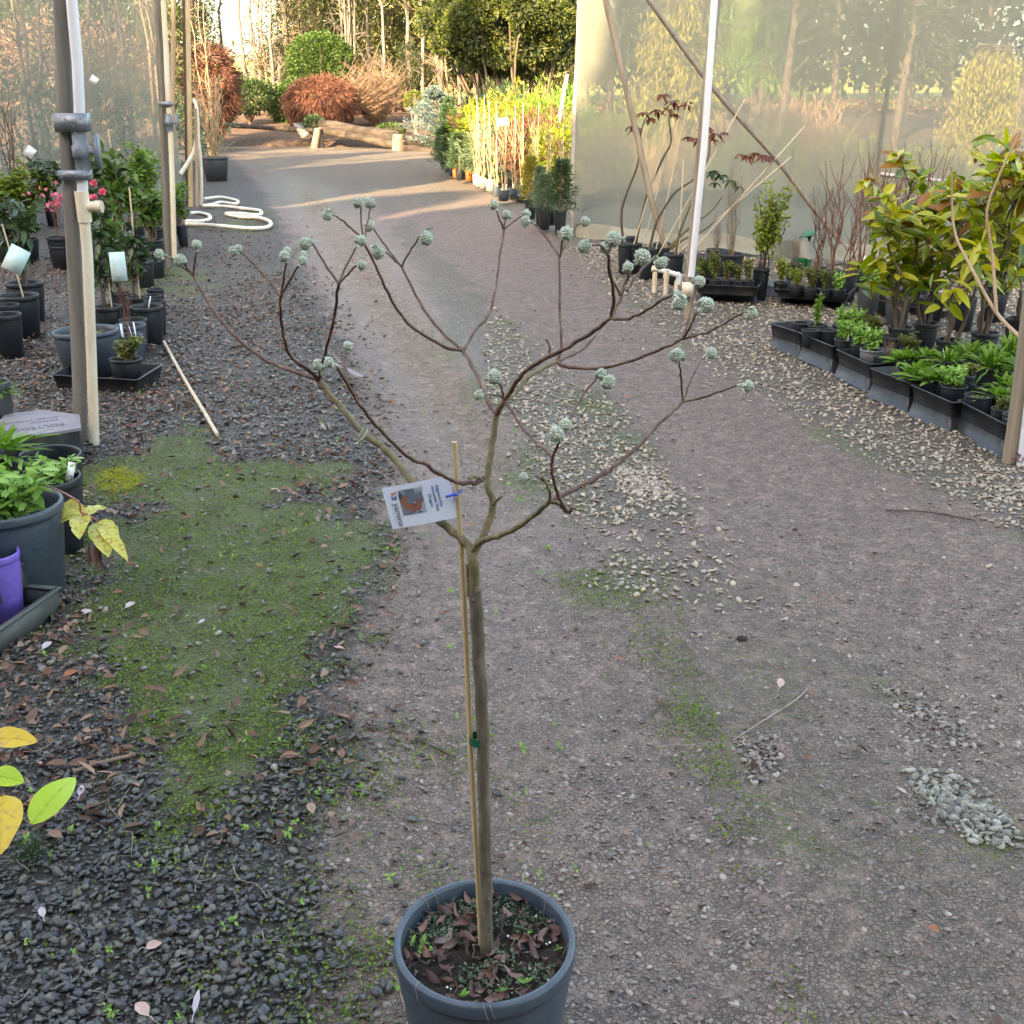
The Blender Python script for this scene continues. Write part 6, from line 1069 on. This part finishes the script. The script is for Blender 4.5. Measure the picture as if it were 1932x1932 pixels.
# pots beyond the netting corner on the right of the drive
GS = 'stock standing right of the drive beyond the netting corner'
for u, v, w_, zr, k, ph, ps, l, kw in [
    (1001, 376, 23, .30, 'goldconifer', .62, .55, 'golden conifer in a black pot, left one of the near three', dict(stake=1.2)), (1027, 390, 26, .32, 'brownconifer', .55, .55, 'olive brown conifer in a black pot, middle one of the near three', dict(stake=.6)), (1057, 398, 24, .32, 'conifer', .70, .62, 'dark green conifer in a black pot, right one of the near three', {}),
    (1018, 384, 16, .32, 'brownconifer', .5, .4, 'small conifer squeezed between the near three', {}), (1042, 396, 16, .26, None, 0, 0, 'black pot between the olive and the dark green conifer', {}), (950, 358, 24, .24, 'tantwig', 1.1, .8, 'blue grey pot of tan stems, nearest of the cane row', dict(mat='potblue', lab=2, stake=1.3)),
    (969, 355, 18, .24, 'tantwig', 1.2, .7, 'blue grey pot of tan stems behind the nearest one', dict(mat='potblue', lab=1, stake=1.35)), (936, 351, 13, .24, 'tantwig', 1.1, .7, 'narrow blue pot of tan stems', dict(mat='potblue', lab=1, stake=1.4)), (925, 339, 20, .26, 'tantwig', 1.2, .8, 'cream pot of tan stems, nearest of the cream row', dict(mat='potcream', lab=1, stake=1.4)),
    (911, 335, 15, .26, 'tantwig', 1.2, .7, 'cream pot of tan stems, second of the cream row', dict(mat='potcream', stake=1.5)), (903, 332, 13, .26, 'tantwig', 1.2, .6, 'cream pot of tan stems, third of the cream row', dict(mat='potcream', lab=1, stake=1.3)), (897, 329, 12, .26, 'tantwig', 1.1, .6, 'cream pot of tan stems, farthest of the cream row', dict(mat='potcream', stake=1.5)),
    (985, 348, 18, .24, 'tantwig', 1.15, .7, 'tan stems with a white tag behind the golden conifer', dict(lab=1, stake=1.4)), (1010, 352, 18, .24, 'tantwig', 1.1, .7, 'tan stems behind the olive conifer', dict(stake=1.4)), (1035, 355, 18, .24, 'tantwig', 1.1, .7, 'tan stems left of the white pole', dict(stake=1.3)), (1060, 358, 18, .24, 'tantwig', 1.2, .7, 'tan stems right of the white pole', dict(stake=1.4)),
    (885, 322, 15, .26, 'conifer', .45, .5, 'orange pot with a small pine, larger one', dict(mat='potorange', lab=1)), (896, 322, 10, .26, 'tantwig', .5, .3, 'small orange pot beside the larger orange one', dict(mat='potorange')), (858, 318, 9, .25, 'conifer', .5, .5, 'orange pot half hidden among blue grey ones', dict(mat='potorange')),
    (868, 320, 17, .27, 'conifer', .75, .85, 'young pine in a black pot left of the orange pots', dict(lab=1)), (853, 313, 16, .27, 'conifer', .85, .9, 'young pine in a slate pot, third from the far end', dict(mat='potblue')), (844, 307, 13, .27, 'conifer', .8, .9, 'young pine in a slate pot, second from the far end', dict(mat='potblue', lab=1)), (836, 303, 12, .27, 'conifer', .8, .9, 'young pine in a slate pot at the far end of the row', dict(mat='potblue')),
    (880, 306, 12, .27, 'conifer', .9, 1.0, 'young pine behind the orange pots', {})]:
    potted(u, v, w_, zr, .02 if zr > .28 else .06, k, l, ph, ps, group=GS, **kw)
tray2((864, 334), (893, 340), .8, 0, .09, 'black tray under the orange pots'); tray2((941, 374), (990, 384), .7, 0, .10, 'pale grey slatted tray under the cane row'); tray2((896, 346), (930, 356), .7, 0, .10, 'long pale tray under the cream pots')
pole('pole', 'white pole leaning among the tan stems beyond the netting corner', 'pole', [(1034, 350), (1052, 245), (1070, 140)], 3.2, M['pvc'], 8, ext=0)
card(948, 230, 21, .22, .13, -8, 'white card among the tan stems', 'white', 0)
# dry stems standing behind the right netting
GD = 'dry tan stems in rows behind the right netting'; dry = None; rs = np.random.RandomState(5)
b, nd = stemset(16, None, .007, .28, 41, 3, .05); dm = b.mesh('stems', M['twigtan'])
for i, (u, v, s_) in enumerate([(1110, 392, 1.3), (1130, 384, 1.1), (1150, 380, 1.3), (1180, 378, 1.0), (1205, 385, 1.2), (1235, 388, 1.0), (1262, 380, 1.25), (1290, 384, 1.1), (1320, 378, 1.2), (1348, 384, 1.35), (1376, 380, 1.3), (1404, 386, 1.4), (1432, 380, 1.6), (1458, 388, 1.5), (1484, 382, 1.7), (1512, 390, 1.6), (1540, 386, 1.5), (1568, 392, 1.5), (1596, 388, 1.3), (1625, 394, 1.2), (1655, 396, 1.1), (1690, 398, 1.2), (1725, 400, 1.0), (1760, 402, 1.1), (1800, 405, 1.0), (1850, 408, 1.0), (1900, 410, 1.0)]):
    c = G(u, v+4); r = thing('potted_plant', 'clump of dry tan stems in the pot rows behind the milky netting', 'potted plant', (c[0], c[1], 0), GD); r.rotation_euler = (0, .12, rs.rand()*6)
    r.rotation_euler = (0, 0, rs.rand()*6); child('stems', dm, r, (s_*.95, s_*.95, s_*1.0), (0, 0, .2)); child('pot', POTS['pot'], r, (.26, .26, .25))
# ================================================================ GARDEN AND WOOD BEHIND
def clumps(b, C, RR, per, L, W, up=.2, rs=R, outw=1.0, sq=1.0, shell=.55):
    C = np.asarray(C, float); k = len(C); RR = np.broadcast_to(np.asarray(RR, float), (k,)); n = k*per; d = rs.normal(size=(n, 3)); d /= np.linalg.norm(d, axis=1)[:, None]; rr = np.repeat(RR, per)*(shell+(1-shell)*rs.rand(n)**.5)
    o = np.repeat(C, per, 0)+d*rr[:, None]*[1, 1, sq]; b.leaves(o, d*outw+rs.normal(size=(n, 3))*.5+[0, 0, up], rs.normal(size=(n, 3))+d, L*rs.uniform(.7, 1.3, n), W*rs.uniform(.7, 1.2, n), .05)
def ellpts(n, c, r, rs, inner=.5):
    d = rs.normal(size=(n, 3)); d /= np.linalg.norm(d, axis=1)[:, None]; return np.array(c)+d*np.array(r)*(inner+(1-inner)*rs.rand(n, 1))
# big golden conifer overhanging the drive
c0 = Yp(960, 75, 30); r = thing('cloud_conifer', 'big golden green conifer with clumped crown and many bare stems, right of the middle', 'tree', (c0[0]+.1, 30, 0)); rs = np.random.RandomState(2)
cc = ellpts(130, c0+[0, 0, .55], (2.05, 1.8, 1.25), rs, .78); cc = cc[cc[:, 2] > Yp(960, 150, 30)[2]-.25*np.abs(cc[:, 0]-c0[0])*-0.35]; b = MB(); CR = rs.uniform(.34, .56, len(cc)); clumps(b, cc, CR, 620, .065, .020, .5, rs, 1.4, sq=.8, shell=.82); b.build('crown', M['cloud'], r)
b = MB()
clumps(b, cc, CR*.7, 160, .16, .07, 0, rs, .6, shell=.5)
b.build('inner_shade_foliage', M['forestdk'], r, smooth=False)  # inner leaves coloured dark to stand for the shade inside the crown
b = MB()
for i in range(26):
    a = rs.rand()*6.28; e = cc[rs.randint(len(cc))]; s_ = np.array([c0[0]+.1+math.cos(a)*.45, 30+math.sin(a)*.4, 0]); m_ = s_*.55+e*.45; m_[2] = .9+rs.rand()*.5; c = cr(np.array([s_, m_, e]), 5)+rs.normal(size=(11, 3))*.02; b.tube(c, np.linspace(.055, .02, len(c)), 6)
b.build('trunk', M['browntrunk'], r)
# clipped dome conifer
def shell_bush(name, label, cat, u, v, y, wpx, vtop, vbot, mat, L, W, n, stemmat='stemdark', rough=.12, up=.2, lump=9, seed=1):
    rs = np.random.RandomState(seed); t_, b_ = Yp(u, vtop, y), Yp(u, vbot, y); rx = wpx/2*y/F*1.02; h = (t_[2]-b_[2]); c = (t_+b_)/2; base = float(bedz(np.array(c[0]), np.array(y))) if y > 40.6 else 0.0
    r = thing(name, label, cat, (c[0], y, base)); d = rs.normal(size=(n, 3)); d /= np.linalg.norm(d, axis=1)[:, None]; lmp = 1+rough*np.sin(d[:, 0]*lump+seed)*np.sin(d[:, 2]*lump*1.2)*np.sin(d[:, 1]*lump+2); rr = lmp*(.80+.22*rs.rand(n)**.4)
    o = c+d*np.array([rx, rx*.95, h/2])*rr[:, None]; b = MB(); b.leaves(o, d+rs.normal(size=(n, 3))*.5+[0, 0, up], d+rs.normal(size=(n, 3))*.6, L*rs.uniform(.7, 1.3, n), W*rs.uniform(.7, 1.2, n), .1); b.build('crown', mat, r)
    b = MB(); b.tube([[c[0], y, base-.1], [c[0]+.03, y, c[2]], [c[0], y, t_[2]-h*.1]], [.09, .06, .02], 7)
    for i in range(8): a = rs.rand()*6.28; b.tube([[c[0], y, base+.1], c+[math.cos(a)*rx*.6, math.sin(a)*rx*.6, 0]], [.04, .012], 5)
    b.build('trunk', M[stemmat], r); return r
shell_bush('dome_conifer', 'rounded dark green conifer dome in the middle background', 'tree', 605, 110, 50, 112, 62, 172, M['dome'], .10, .05, 16000, seed=3)
shell_bush('dome_conifer', 'lower spreading skirt of dark green conifer left of the rust maple', 'tree', 545, 195, 48, 64, 160, 236, M['dome'], .12, .05, 7000, seed=4, rough=.3)
shell_bush('shrub', 'blue green shrub at the left of the garden bed', 'shrub', 468, 180, 47, 84, 152, 212, M['lvdark'], .16, .035, 6000, up=.9, seed=5, rough=.3)
shell_bush('weeping_maple', 'rust red weeping maple dome in front of the green conifer dome', 'tree', 605, 190, 46, 116, 146, 238, M['maple'], .26, .028, 11000, up=-.9, seed=6, rough=.2, lump=6)
shell_bush('weeping_maple', 'tall dark red weeping maple behind the hose pole', 'tree', 398, 160, 41, 84, 88, 240, M['maple'], .26, .028, 9000, up=-.9, seed=7, rough=.3, lump=5)
shell_bush('columnar_conifer', 'dark blue green upright conifer left of the clipped ball', 'tree', 772, 125, 50, 42, 84, 168, M['forestdk'], .1, .03, 3500, seed=8, rough=.3)
shell_bush('shrub', 'small green shrub beside the cut stump', 'shrub', 592, 232, 42.5, 34, 220, 248, M['pine'], .12, .04, 900, seed=9)
shell_bush('shrub', 'low green ground conifer behind the long log', 'shrub', 738, 243, 43.5, 46, 234, 254, M['dome'], .12, .04, 900, seed=10)
shell_bush('shrub', 'dark green conifer below the tree dome at its left foot', 'shrub', 555, 150, 52, 40, 130, 185, M['forestdk'], .14, .05, 2200, seed=11, rough=.3)
tp_ = shell_bush('topiary', 'small clipped green ball on a bare stem beside the blue spruce', 'tree', 783, 189, 42, 38, 172, 207, M['cloud'], .06, .03, 2600, stemmat='silver', seed=12, rough=.02)
# twisted tan hazel
rs = np.random.RandomState(9); c0 = Yp(708, 240, 47); c0[2] = float(bedz(np.array(c0[0]), np.array(47.0))); r = thing('twisted_hazel', 'wide bare tan hazel with curly twigs right of the green dome', 'shrub', tuple(c0)); b = MB()
for i in range(620):
    a = rs.rand()*6.28; top = Yp(708, 88+rs.rand()*70, 47)[2]-c0[2]; L = rs.uniform(.45, 1.0); sp_ = 1.45*rs.rand()**.5; t_ = np.linspace(rs.rand()*.5, 1, 13); q = c0+np.stack([np.cos(a)*sp_*t_**.8+np.sin(t_*21+i)*.12, np.sin(a)*sp_*t_**.8+np.cos(t_*19+i)*.12, top*L*t_**(.8)], 1); b.tube(q, np.linspace(.014, .007, 13), 3, cap=False)
b.build('branches', M['twigbrown2'], r)
rs = np.random.RandomState(19); c0 = Yp(430, 170, 52); c0[2] = .8; r = thing('bare_shrub', 'grey leafless arching shrub above the blue green one', 'shrub', tuple(c0)); b = MB()
for i in range(160):
    a = rs.rand()*6.28; t_ = np.linspace(.1, 1, 7); sp_ = 2.6*rs.rand(); q = c0+np.stack([np.cos(a)*sp_*t_, np.sin(a)*sp_*t_, 1.9*np.sin(t_*2.2)*rs.uniform(.5, 1)], 1); b.tube(q, np.linspace(.018, .008, 7), 3, cap=False)
b.build('branches', M['silver'], r)
# blue spruces
def spruce(u, vtop, vbot, y, wpx, label, seed, mat='spruce', n=9000):
    rs = np.random.RandomState(seed); t_, b_ = Yp(u, vtop, y), Yp(u, vbot, y); h = t_[2]-b_[2]; R0 = wpx/2*y/F; r = thing('spruce', label, 'tree', (b_[0], y, b_[2]-.1)); tb_ = MB(); tb_.tube([b_-[0, 0, .3], t_], [.07, .01], 6); tb_.build('trunk', M['browntrunk'], r); b = MB(); P_, D_ = [], []
    for i in range(150):
        z = rs.rand()**.8; a = rs.rand()*6.28; L = R0*(1.05-z)*rs.uniform(.75, 1.1); m_ = int(n/150); s_ = rs.rand(m_)**.6; q = b_+np.stack([np.cos(a)*L*s_, np.sin(a)*L*s_, z*h+s_*L*(.35-.25*(1-z))], 1)+rs.normal(size=(m_, 3))*[.035, .035, .02]*(1+L*.6); P_.append(q); D_.append(np.stack([np.cos(a)+rs.normal(size=m_)*.6, np.sin(a)+rs.normal(size=m_)*.6, .4+rs.normal(size=m_)*.3], 1))
    P_, D_ = np.vstack(P_), np.vstack(D_); b.leaves(P_, D_, rs.normal(size=P_.shape), .085, .03, 0); b.build('crown', M[mat], r)
spruce(822, 165, 278, 39, 165, 'silvery blue spruce at the right end of the logs', 1); spruce(848, 185, 285, 36, 84, 'blue green spruce right behind the silvery one', 2, 'pine', 4000)
# logs
def log(uv0, uv1, y0, y1, rpx, label, up=0.0, cutpx=None):
    a_, c_ = Yp(*uv0, y0), Yp(*uv1, y1); s = y0/F; b = MB(); t_ = np.linspace(0, 1, 14); q = a_+np.outer(t_, c_-a_); rr = rpx*s*(1+.08*np.sin(t_*9)+R.uniform(-.05, .05, 14)); b.tube(q, rr, 14); r = thing('log', label, 'log', tuple(q.mean(0)*[1, 1, 0])); b.build('bark', M['log'], r, smooth=False)
    d = (c_-a_)/np.linalg.norm(c_-a_); b = MB(); 
    for e, sg, k in ((a_, -1, 0), (c_, 1, -1)): b.tube([e+d*sg*.001, e+d*sg*.012], [rr[k]*.93, rr[k]*.9], 14)
    b.build('cut_end', M['logcut'], r); return r
log((606, 238), (752, 262), 41.8, 40.4, 12, 'long blackened log lying at the foot of the garden bed'); log((610, 246), (750, 275), 41.2, 39.8, 7, 'thinner dark log lying in front of the long one')
log((768, 264), (836, 272), 40.2, 39.6, 10, 'upper dark log right of the standing cut block'); log((762, 281), (836, 286), 38.6, 38.2, 7, 'lower brown log right of the standing cut block'); log((400, 234), (590, 247), 44, 41.5, 4, 'low dark kerb log along the left of the bed')
def block(u, vt, vb, y, wpx, label, lean=0):
    t_, b_ = Yp(u+lean, vt, y), Yp(u, vb, y); b_[2] = -.05; s = y/F; b = MB(); b.tube([b_, (t_+b_)/2, t_], np.array([1.05, 1, .93])*wpx/2*s, 9); r = thing('log_block', label, 'log', tuple(b_)); b.build('wood', M['logcut'], r, smooth=False); b = MB(); b.tube([t_+[0, 0, .001], t_+[0, 0, .02]], wpx/2*s*.8, 9); b.build('cut_top', M['timberbrown'], r)
block(752, 255, 283, 38.8, 24, 'upright pale cut block between the logs'); block(592, 243, 264, 41, 14, 'short split stump leaning at the left end of the logs', 8); block(603, 242, 264, 41.2, 11, 'second half of the split stump', 2)
b = MB(); q = [Yp(553, 232, 42.5), Yp(566, 231, 42.5), Yp(583, 251, 41), Yp(568, 254, 41)]; V = np.vstack([q, np.array(q)-[0, 0, .12]]); b.add(V, [[0, 1, 2, 3], [7, 6, 5, 4], [0, 4, 5, 1], [1, 5, 6, 2], [2, 6, 7, 3], [3, 7, 4, 0]]); tag(b.build('plank', M['timbergrey'], smooth=False, loc=tuple(np.mean(q, 0)*[1, 1, 0])), 'grey plank sloping down from the garden bed', 'plank')
# shrubs and conifers on the right beyond the netting corner
GH = 'mixed shrubs right of the drive'
for u, y, w_, vt, vb, mt, l, sd in [(925, 26, 130, 195, 300, 'lvyel', 'yellow green shrub right of the blue spruce', 1), (985, 25, 150, 180, 310, 'goldlv', 'golden shrub under the big golden conifer', 2), (1045, 24, 140, 175, 300, 'lvbright', 'bright green shrub beside the netting corner', 3), (950, 28, 120, 172, 260, 'pine', 'blue green pine bush under the big golden conifer', 4),
                                    (1010, 22.5, 110, 225, 330, 'maple', 'rust brown bush among the yellow shrubs', 5), (1060, 22, 100, 240, 340, 'lvyel', 'yellow bush at the netting corner', 6), (890, 30, 70, 215, 290, 'maple', 'orange brown bush beside the blue spruce', 7), (940, 23.5, 110, 240, 325, 'lvgray', 'olive bush behind the cane row', 8)]:
    shell_bush('shrub', l, 'shrub', u, (vt+vb)/2, y, w_, vt, vb, M[mt], .12, .022, 4200, seed=sd, rough=.55, lump=7, up=.3)['group'] = GH
# behind the right netting
def weeper(u, vtop, vbot, y, wpx, label, seed, mat='goldlv'):
    rs = np.random.RandomState(seed); t_, b_ = Yp(u, vtop, y), Yp(u, vbot, y); h = t_[2]; R0 = wpx/2*y/F; r = thing('weeping_conifer', label, 'tree', (t_[0], y, 0)); b = MB(); b.tube([[t_[0], y, 0], [t_[0], y, h*.6], t_], [.14, .09, .02], 7); bb = MB()
    for i in range(120):
        z = b_[2]+(h-b_[2])*rs.rand()**.8; a = rs.rand()*6.28; L = R0*rs.uniform(.5, 1.1)*(1.15-.6*(z/h)); e = np.array([t_[0]+math.cos(a)*L, y+math.sin(a)*L, z-.25*L]); b.tube([[t_[0], y, z], (np.array([t_[0], y, z])+e)/2+[0, 0, .1], e], [.02, .015, .006], 4, cap=False)
        n = 90; s_ = rs.rand(n); q = np.array([t_[0], y, z])*(1-s_[:, None])+e*s_[:, None]-np.outer(rs.rand(n)*.55, [0, 0, 1])+rs.normal(size=(n, 3))*.06; bb.leaves(q, rs.normal(size=(n, 3))*.3+[0, 0, -1], rs.normal(size=(n, 3)), .15, .03, 0)
    b.build('trunk', M['browntrunk'], r); bb.build('crown', M[mat], r)
weeper(1285, -20, 235, 25, 210, 'weeping golden conifer seen through the right netting', 1); weeper(1875, 85, 260, 27, 190, 'golden conifer at the right seen through the netting', 2, 'goldlv'); weeper(1440, -60, 140, 44, 260, 'green conifer far behind the right netting', 3, 'lvbright')
for u, y, w_, vt, vb, mt, l, sd in [(1180, 24, 150, 215, 330, 'lvyel', 'yellow green shrub behind the left part of the right netting', 21), (1440, 23, 170, 260, 360, 'lvbright', 'green shrub behind the dry stems', 22), (1590, 22, 150, 270, 370, 'lvyel', 'yellow shrub behind the dry stems', 23), (1730, 23, 170, 290, 370, 'lvyel', 'yellow shrub at the right behind the netting', 24), (1330, 30, 200, 180, 300, 'forestdk', 'dark bush behind the weeping golden conifer', 25)]:
    shell_bush('shrub', l, 'shrub', u, (vt+vb)/2, y, w_, vt, vb, M[mt], .13, .03, 3500, seed=sd, rough=.5, lump=7)['group'] = GH
# woodland trees
def woodtree(name, label, h, tr, mat_t, mat_l, nl, seed, spread=1.6, low=.25, multi=1, lean=.3):
    rs = np.random.RandomState(seed); r = thing(name, label, 'tree', (0, 0, -500)); tb_ = MB(); P_ = []
    for s_ in range(multi):
        a = rs.rand()*6.28; l = lean*rs.rand()*h*.16; t_ = np.linspace(0, 1, 9); c = np.stack([np.cos(a)*l*t_+rs.normal()*.15*(multi > 1), np.sin(a)*l*t_+rs.normal()*.15*(multi > 1), h*t_], 1)+np.vstack([np.zeros(3), rs.normal(size=(8, 3))*[.07, .07, 0]]); tb_.tube(cr(c, 2), np.linspace(tr, tr*.25, 17), 7)
        for k in range(int(26/multi)+4):
            z = rs.uniform(low*.6, 1); i0 = int(z*8*.999); p0 = c[i0]+(c[i0+1]-c[i0])*(z*8-i0); a2 = rs.rand()*6.28; L = spread*rs.uniform(.35, 1)*(1.25-z); e = p0+[math.cos(a2)*L, math.sin(a2)*L, L*rs.uniform(.2, 1.1)]; q = cr(np.array([p0, (p0+e)/2+rs.normal(size=3)*.12, e]), 3); tb_.tube(q, np.linspace(tr*.3, .012, len(q)), 4, cap=False)
            for m_ in range(3): e2 = q[rs.randint(2, len(q))]; e3 = e2+rs.normal(size=3)*.4+[0, 0, .25]; tb_.tube([e2, (e2+e3)/2+rs.normal(size=3)*.05, e3], [.016, .012, .007], 3, cap=False); P_ += [e3, (e2+e3)/2]
            P_ += [e]
    tb_.build('trunk', mat_t, r, off=(0, 0, 0))
    if nl:
        P_ = np.array(P_); P_ = P_[P_[:, 2] > h*low]; o = P_[rs.randint(len(P_), size=nl)]+rs.normal(size=(nl, 3))*[.38, .38, .3]; b = MB(); b.leaves(o, rs.normal(size=(nl, 3))+[0, 0, -.3], rs.normal(size=(nl, 3)), rs.uniform(.13, .28, nl), rs.uniform(.04, .09, nl), .1); b.build('crown', mat_l, r, off=(0, 0, 0))
    return r
GW = 'woodland trees behind the garden bed'
PT = [woodtree('woodland_tree', 'tall thin trunked tree with sparse olive leaves in the wood behind', 11, .13, M['silver'], M['forest'], 3600, 1), woodtree('woodland_tree', 'tree with green drooping foliage in the wood behind', 9, .11, M['browntrunk'], M['forest'], 6500, 2, 1.8, .12),
      woodtree('woodland_tree', 'brown trunked tree with thin dark foliage in the wood behind', 12, .17, M['browntrunk'], M['forestdk'], 4000, 3, 2.0, .2), woodtree('bare_tree', 'leafless tan stemmed tree in the wood behind', 8, .07, M['twigbrown'], None, 0, 4, 1.3, .1, 3, .6),
      woodtree('bare_tree', 'leafless grey trunked tree in the wood behind', 10, .10, M['silver'], None, 0, 5, 1.4, .15), woodtree('birch_clump', 'clump of slim silvery white trunks behind the green dome', 9, .065, M['silver'], M['forest'], 900, 6, 1.0, .5, 9, .5)]
LB = [o['label'] for o in PT]
rs = np.random.RandomState(33); first = [True]*6
def put(k, x, y, rz, s_, label=None):
    z = float(bedz(np.array(x), np.array(min(y, 74)))) if y > 41 else 0
    if first[k]: o = PT[k]; o.location = (x, y, z-.05); o.rotation_euler = (0, 0, rz); o.scale = (s_,)*3; first[k] = False
    else: o = copy_tree(PT[k], (x, y, z-.05), rz, s_)
    o['label'] = label or LB[k]; o['group'] = GW if k != 5 else GW; return o
put(5, Yp(655, 100, 56)[0], 56, 1, 1.1, 'clump of slim silvery white trunks behind the green dome')
for u, y, k, s_ in [(375, 58, 2, .9), (392, 64, 1, .9), (420, 60, 4, 1), (462, 54, 4, 1), (480, 60, 4, .9), (492, 57, 3, 1), (518, 54, 4, .9), (534, 60, 4, 1.1), (548, 56, 2, 1), (560, 63, 1, 1), (572, 58, 3, 1.1), (590, 66, 1, 1.1), (612, 60, 1, 1.1), (630, 68, 2, 1.1), (680, 62, 1, .9), (700, 57, 0, 1), (716, 65, 2, 1),
                    (730, 55, 4, 1.0), (742, 60, 1, 1.1), (756, 68, 2, 1.1), (770, 56, 0, 1), (788, 62, 1, 1.1), (800, 54, 4, 1), (812, 66, 2, 1), (826, 58, 0, 1), (840, 52, 3, 1), (855, 60, 1, 1), (868, 56, 4, 1.1), (880, 66, 1, 1), (895, 54, 2, .9), (915, 60, 1, 1), (940, 56, 2, 1), (970, 58, 1, 1), (1005, 62, 2, 1), (1040, 58, 1, 1), (1075, 60, 2, 1.1),
                    (1110, 52, 1, 1), (1150, 60, 2, 1.1), (1200, 55, 1, 1), (1250, 62, 2, 1.1), (1310, 56, 1, 1.1), (1370, 60, 2, 1.1), (1440, 55, 2, 1.1), (1510, 62, 1, 1.1), (1580, 54, 2, 1.1), (1650, 60, 2, 1.2), (1720, 56, 1, 1.2), (1790, 60, 2, 1.2), (1860, 52, 2, 1.1), (1930, 58, 2, 1.2), (1480, 42, 2, 1), (1700, 40, 2, 1),
                    (340, 60, 2, .9), (300, 56, 1, .9), (250, 60, 2, .9), (200, 54, 1, 1), (150, 58, 2, 1), (100, 54, 2, 1), (50, 60, 1, 1), (0, 56, 2, 1)]:
    put(k, Yp(u, 150, y)[0], y, rs.rand()*6, s_*rs.uniform(.92, 1.1))
# dense far wood read as a mass
b = MB(); n = 26000; x = rs.uniform(-60, 60, n); y = rs.uniform(80, 90, n); gap = np.clip(1-np.exp(-((x+19.5)/4.0)**2)*1.3, .0, 1); hgt = 4.0+fbm(x, y, .12, 3)*9; z = rs.rand(n)**.8*hgt*np.where(gap < .6, .35, 1)+2.2; k = rs.rand(n) < (gap*.9+.1); b.leaves(np.stack([x, y, z], 1)[k], rs.normal(size=(k.sum(), 3)), rs.normal(size=(k.sum(), 3)), rs.uniform(.5, 1.1, k.sum()), rs.uniform(.25, .5, k.sum()), .1); tag(b.build('far_woodland', M['forestdk']), 'far wood of mixed green trees closing the view behind the garden', 'wood', kind='stuff')
b = MB(); n = 9000; x = rs.uniform(-34, 34, n); y = rs.uniform(53, 70, n); z = bedz(x, y)+rs.rand(n)*1.1*fbm(x, y, .5, 7); b.leaves(np.stack([x, y, z], 1), rs.normal(size=(n, 3))+[0, 0, .6], rs.normal(size=(n, 3)), .3, .08, .1); tag(b.build('undergrowth', M['litter']), 'brown undergrowth between the woodland trunks', 'undergrowth', kind='stuff')
# behind the left netting
GLN = 'trees behind the left netting'
for u, y, k, s_, l in [(60, 27, 3, .8, 'bare tan branched tree behind the netting at the far left'), (150, 25, 3, .75, 'bare tan branched tree behind the nearest post'), (235, 28, 3, .85, 'bare tan branched tree in the middle of the left netting'), (300, 26, 3, .7, 'bare tan branched tree behind the middle post'), (390, 34, 3, .55, 'leafless golden branched sapling behind the big grey pot'), (20, 38, 1, .8, 'green tree farthest left behind the netting'), (120, 36, 2, .7, 'dark tree behind the netting left of the white pipe'), (210, 38, 1, .7, 'green tree behind the netting right of the white pipe'), (290, 36, 1, .7, 'green tree behind the netting near the middle post')]:
    o = copy_tree(PT[k], (Yp(u, 150, y)[0], y, 0), rs.rand()*6, s_, l, GLN)
for u, y, w_, vt, vb, mt, l, sd in [(60, 26, 330, 150, 360, 'forest', 'olive bush mass behind the far left netting', 31), (230, 27, 300, 160, 350, 'lvgray', 'grey green bush behind the left netting', 32), (130, 30, 300, 40, 220, 'litter', 'russet bush high behind the left netting', 33)]:
    shell_bush('shrub', l, 'shrub', u, (vt+vb)/2, y, w_, vt, vb, M[mt], .16, .035, 5000, seed=sd, rough=.4, lump=7)['group'] = GLN
# unseen evergreens added behind and beside the viewpoint to shade the near drive
def evergreen(x, y, h, rad_, label, proto_=[None]):
    if proto_[0] is None:
        r = thing('added_shade_tree', label, 'tree', (x, y, 0)); b = MB(); b.tube([[0, 0, 0], [0, 0, .6], [0, 0, .97]], [.02, .014, .003], 8); b.build('trunk', M['browntrunk'], r, off=(0, 0, 0)); rs2 = np.random.RandomState(1); n = 15000; z = rs2.rand(n); a = rs2.rand(n)*6.28; rr = np.clip(1.08-z**1.6, 0, 1)*np.sqrt(rs2.rand(n)); b = MB(); b.leaves(np.stack([rr*np.cos(a), rr*np.sin(a), .03+z*.97], 1), np.stack([np.cos(a), np.sin(a), 0*a], 1)+rs2.normal(size=(n, 3))*.6, rs2.normal(size=(n, 3)), .085, .045, .1); b.build('crown', M['forestdk'], r, off=(0, 0, 0)); proto_[0] = r; r.scale = (rad_, rad_, h*1.19)
    else: r = copy_tree(proto_[0], (x, y, 0), random.random()*6, 1, label); r.scale = (rad_, rad_, h*1.19)
    r['group'] = 'unseen evergreens added for shade'; return r
for x, y, h, q in [(-37, -13, 18, 4.8), (-33, -13, 18.5, 4.6), (-29, -13, 19, 4.6), (-25, -14, 19, 4.6), (-19, -13, 14.8, 4.3), (-15.5, -13, 15.4, 4.6), (-12.6, -13.4, 15.0, 4.4), (-9.8, -13, 15.3, 4.6), (-7, -13.4, 14.9, 4.4), (-4, -13, 15.2, 4.6), (-1, -13.4, 15, 4.4), (2, -13, 14.6, 4.4), (8, -14, 13.5, 4.2), (-31, -4, 11, 4.2)]:
    evergreen(x, y, h, q, 'unseen tall evergreen added behind the viewpoint to cast shade')
for x, y, h, q, l in [(-12, 14, 10, 2.3, 'unseen evergreen added off the left side for shade, nearest'), (-15, 17, 9, 2.6, 'unseen evergreen added off the left side for shade, second'), (-9.8, 11.8, 10.5, 2.0, 'unseen evergreen added off the left side for shade, tallest')]: evergreen(x, y, h, q, l)  # off-view trees added to throw a shade band across the far drive
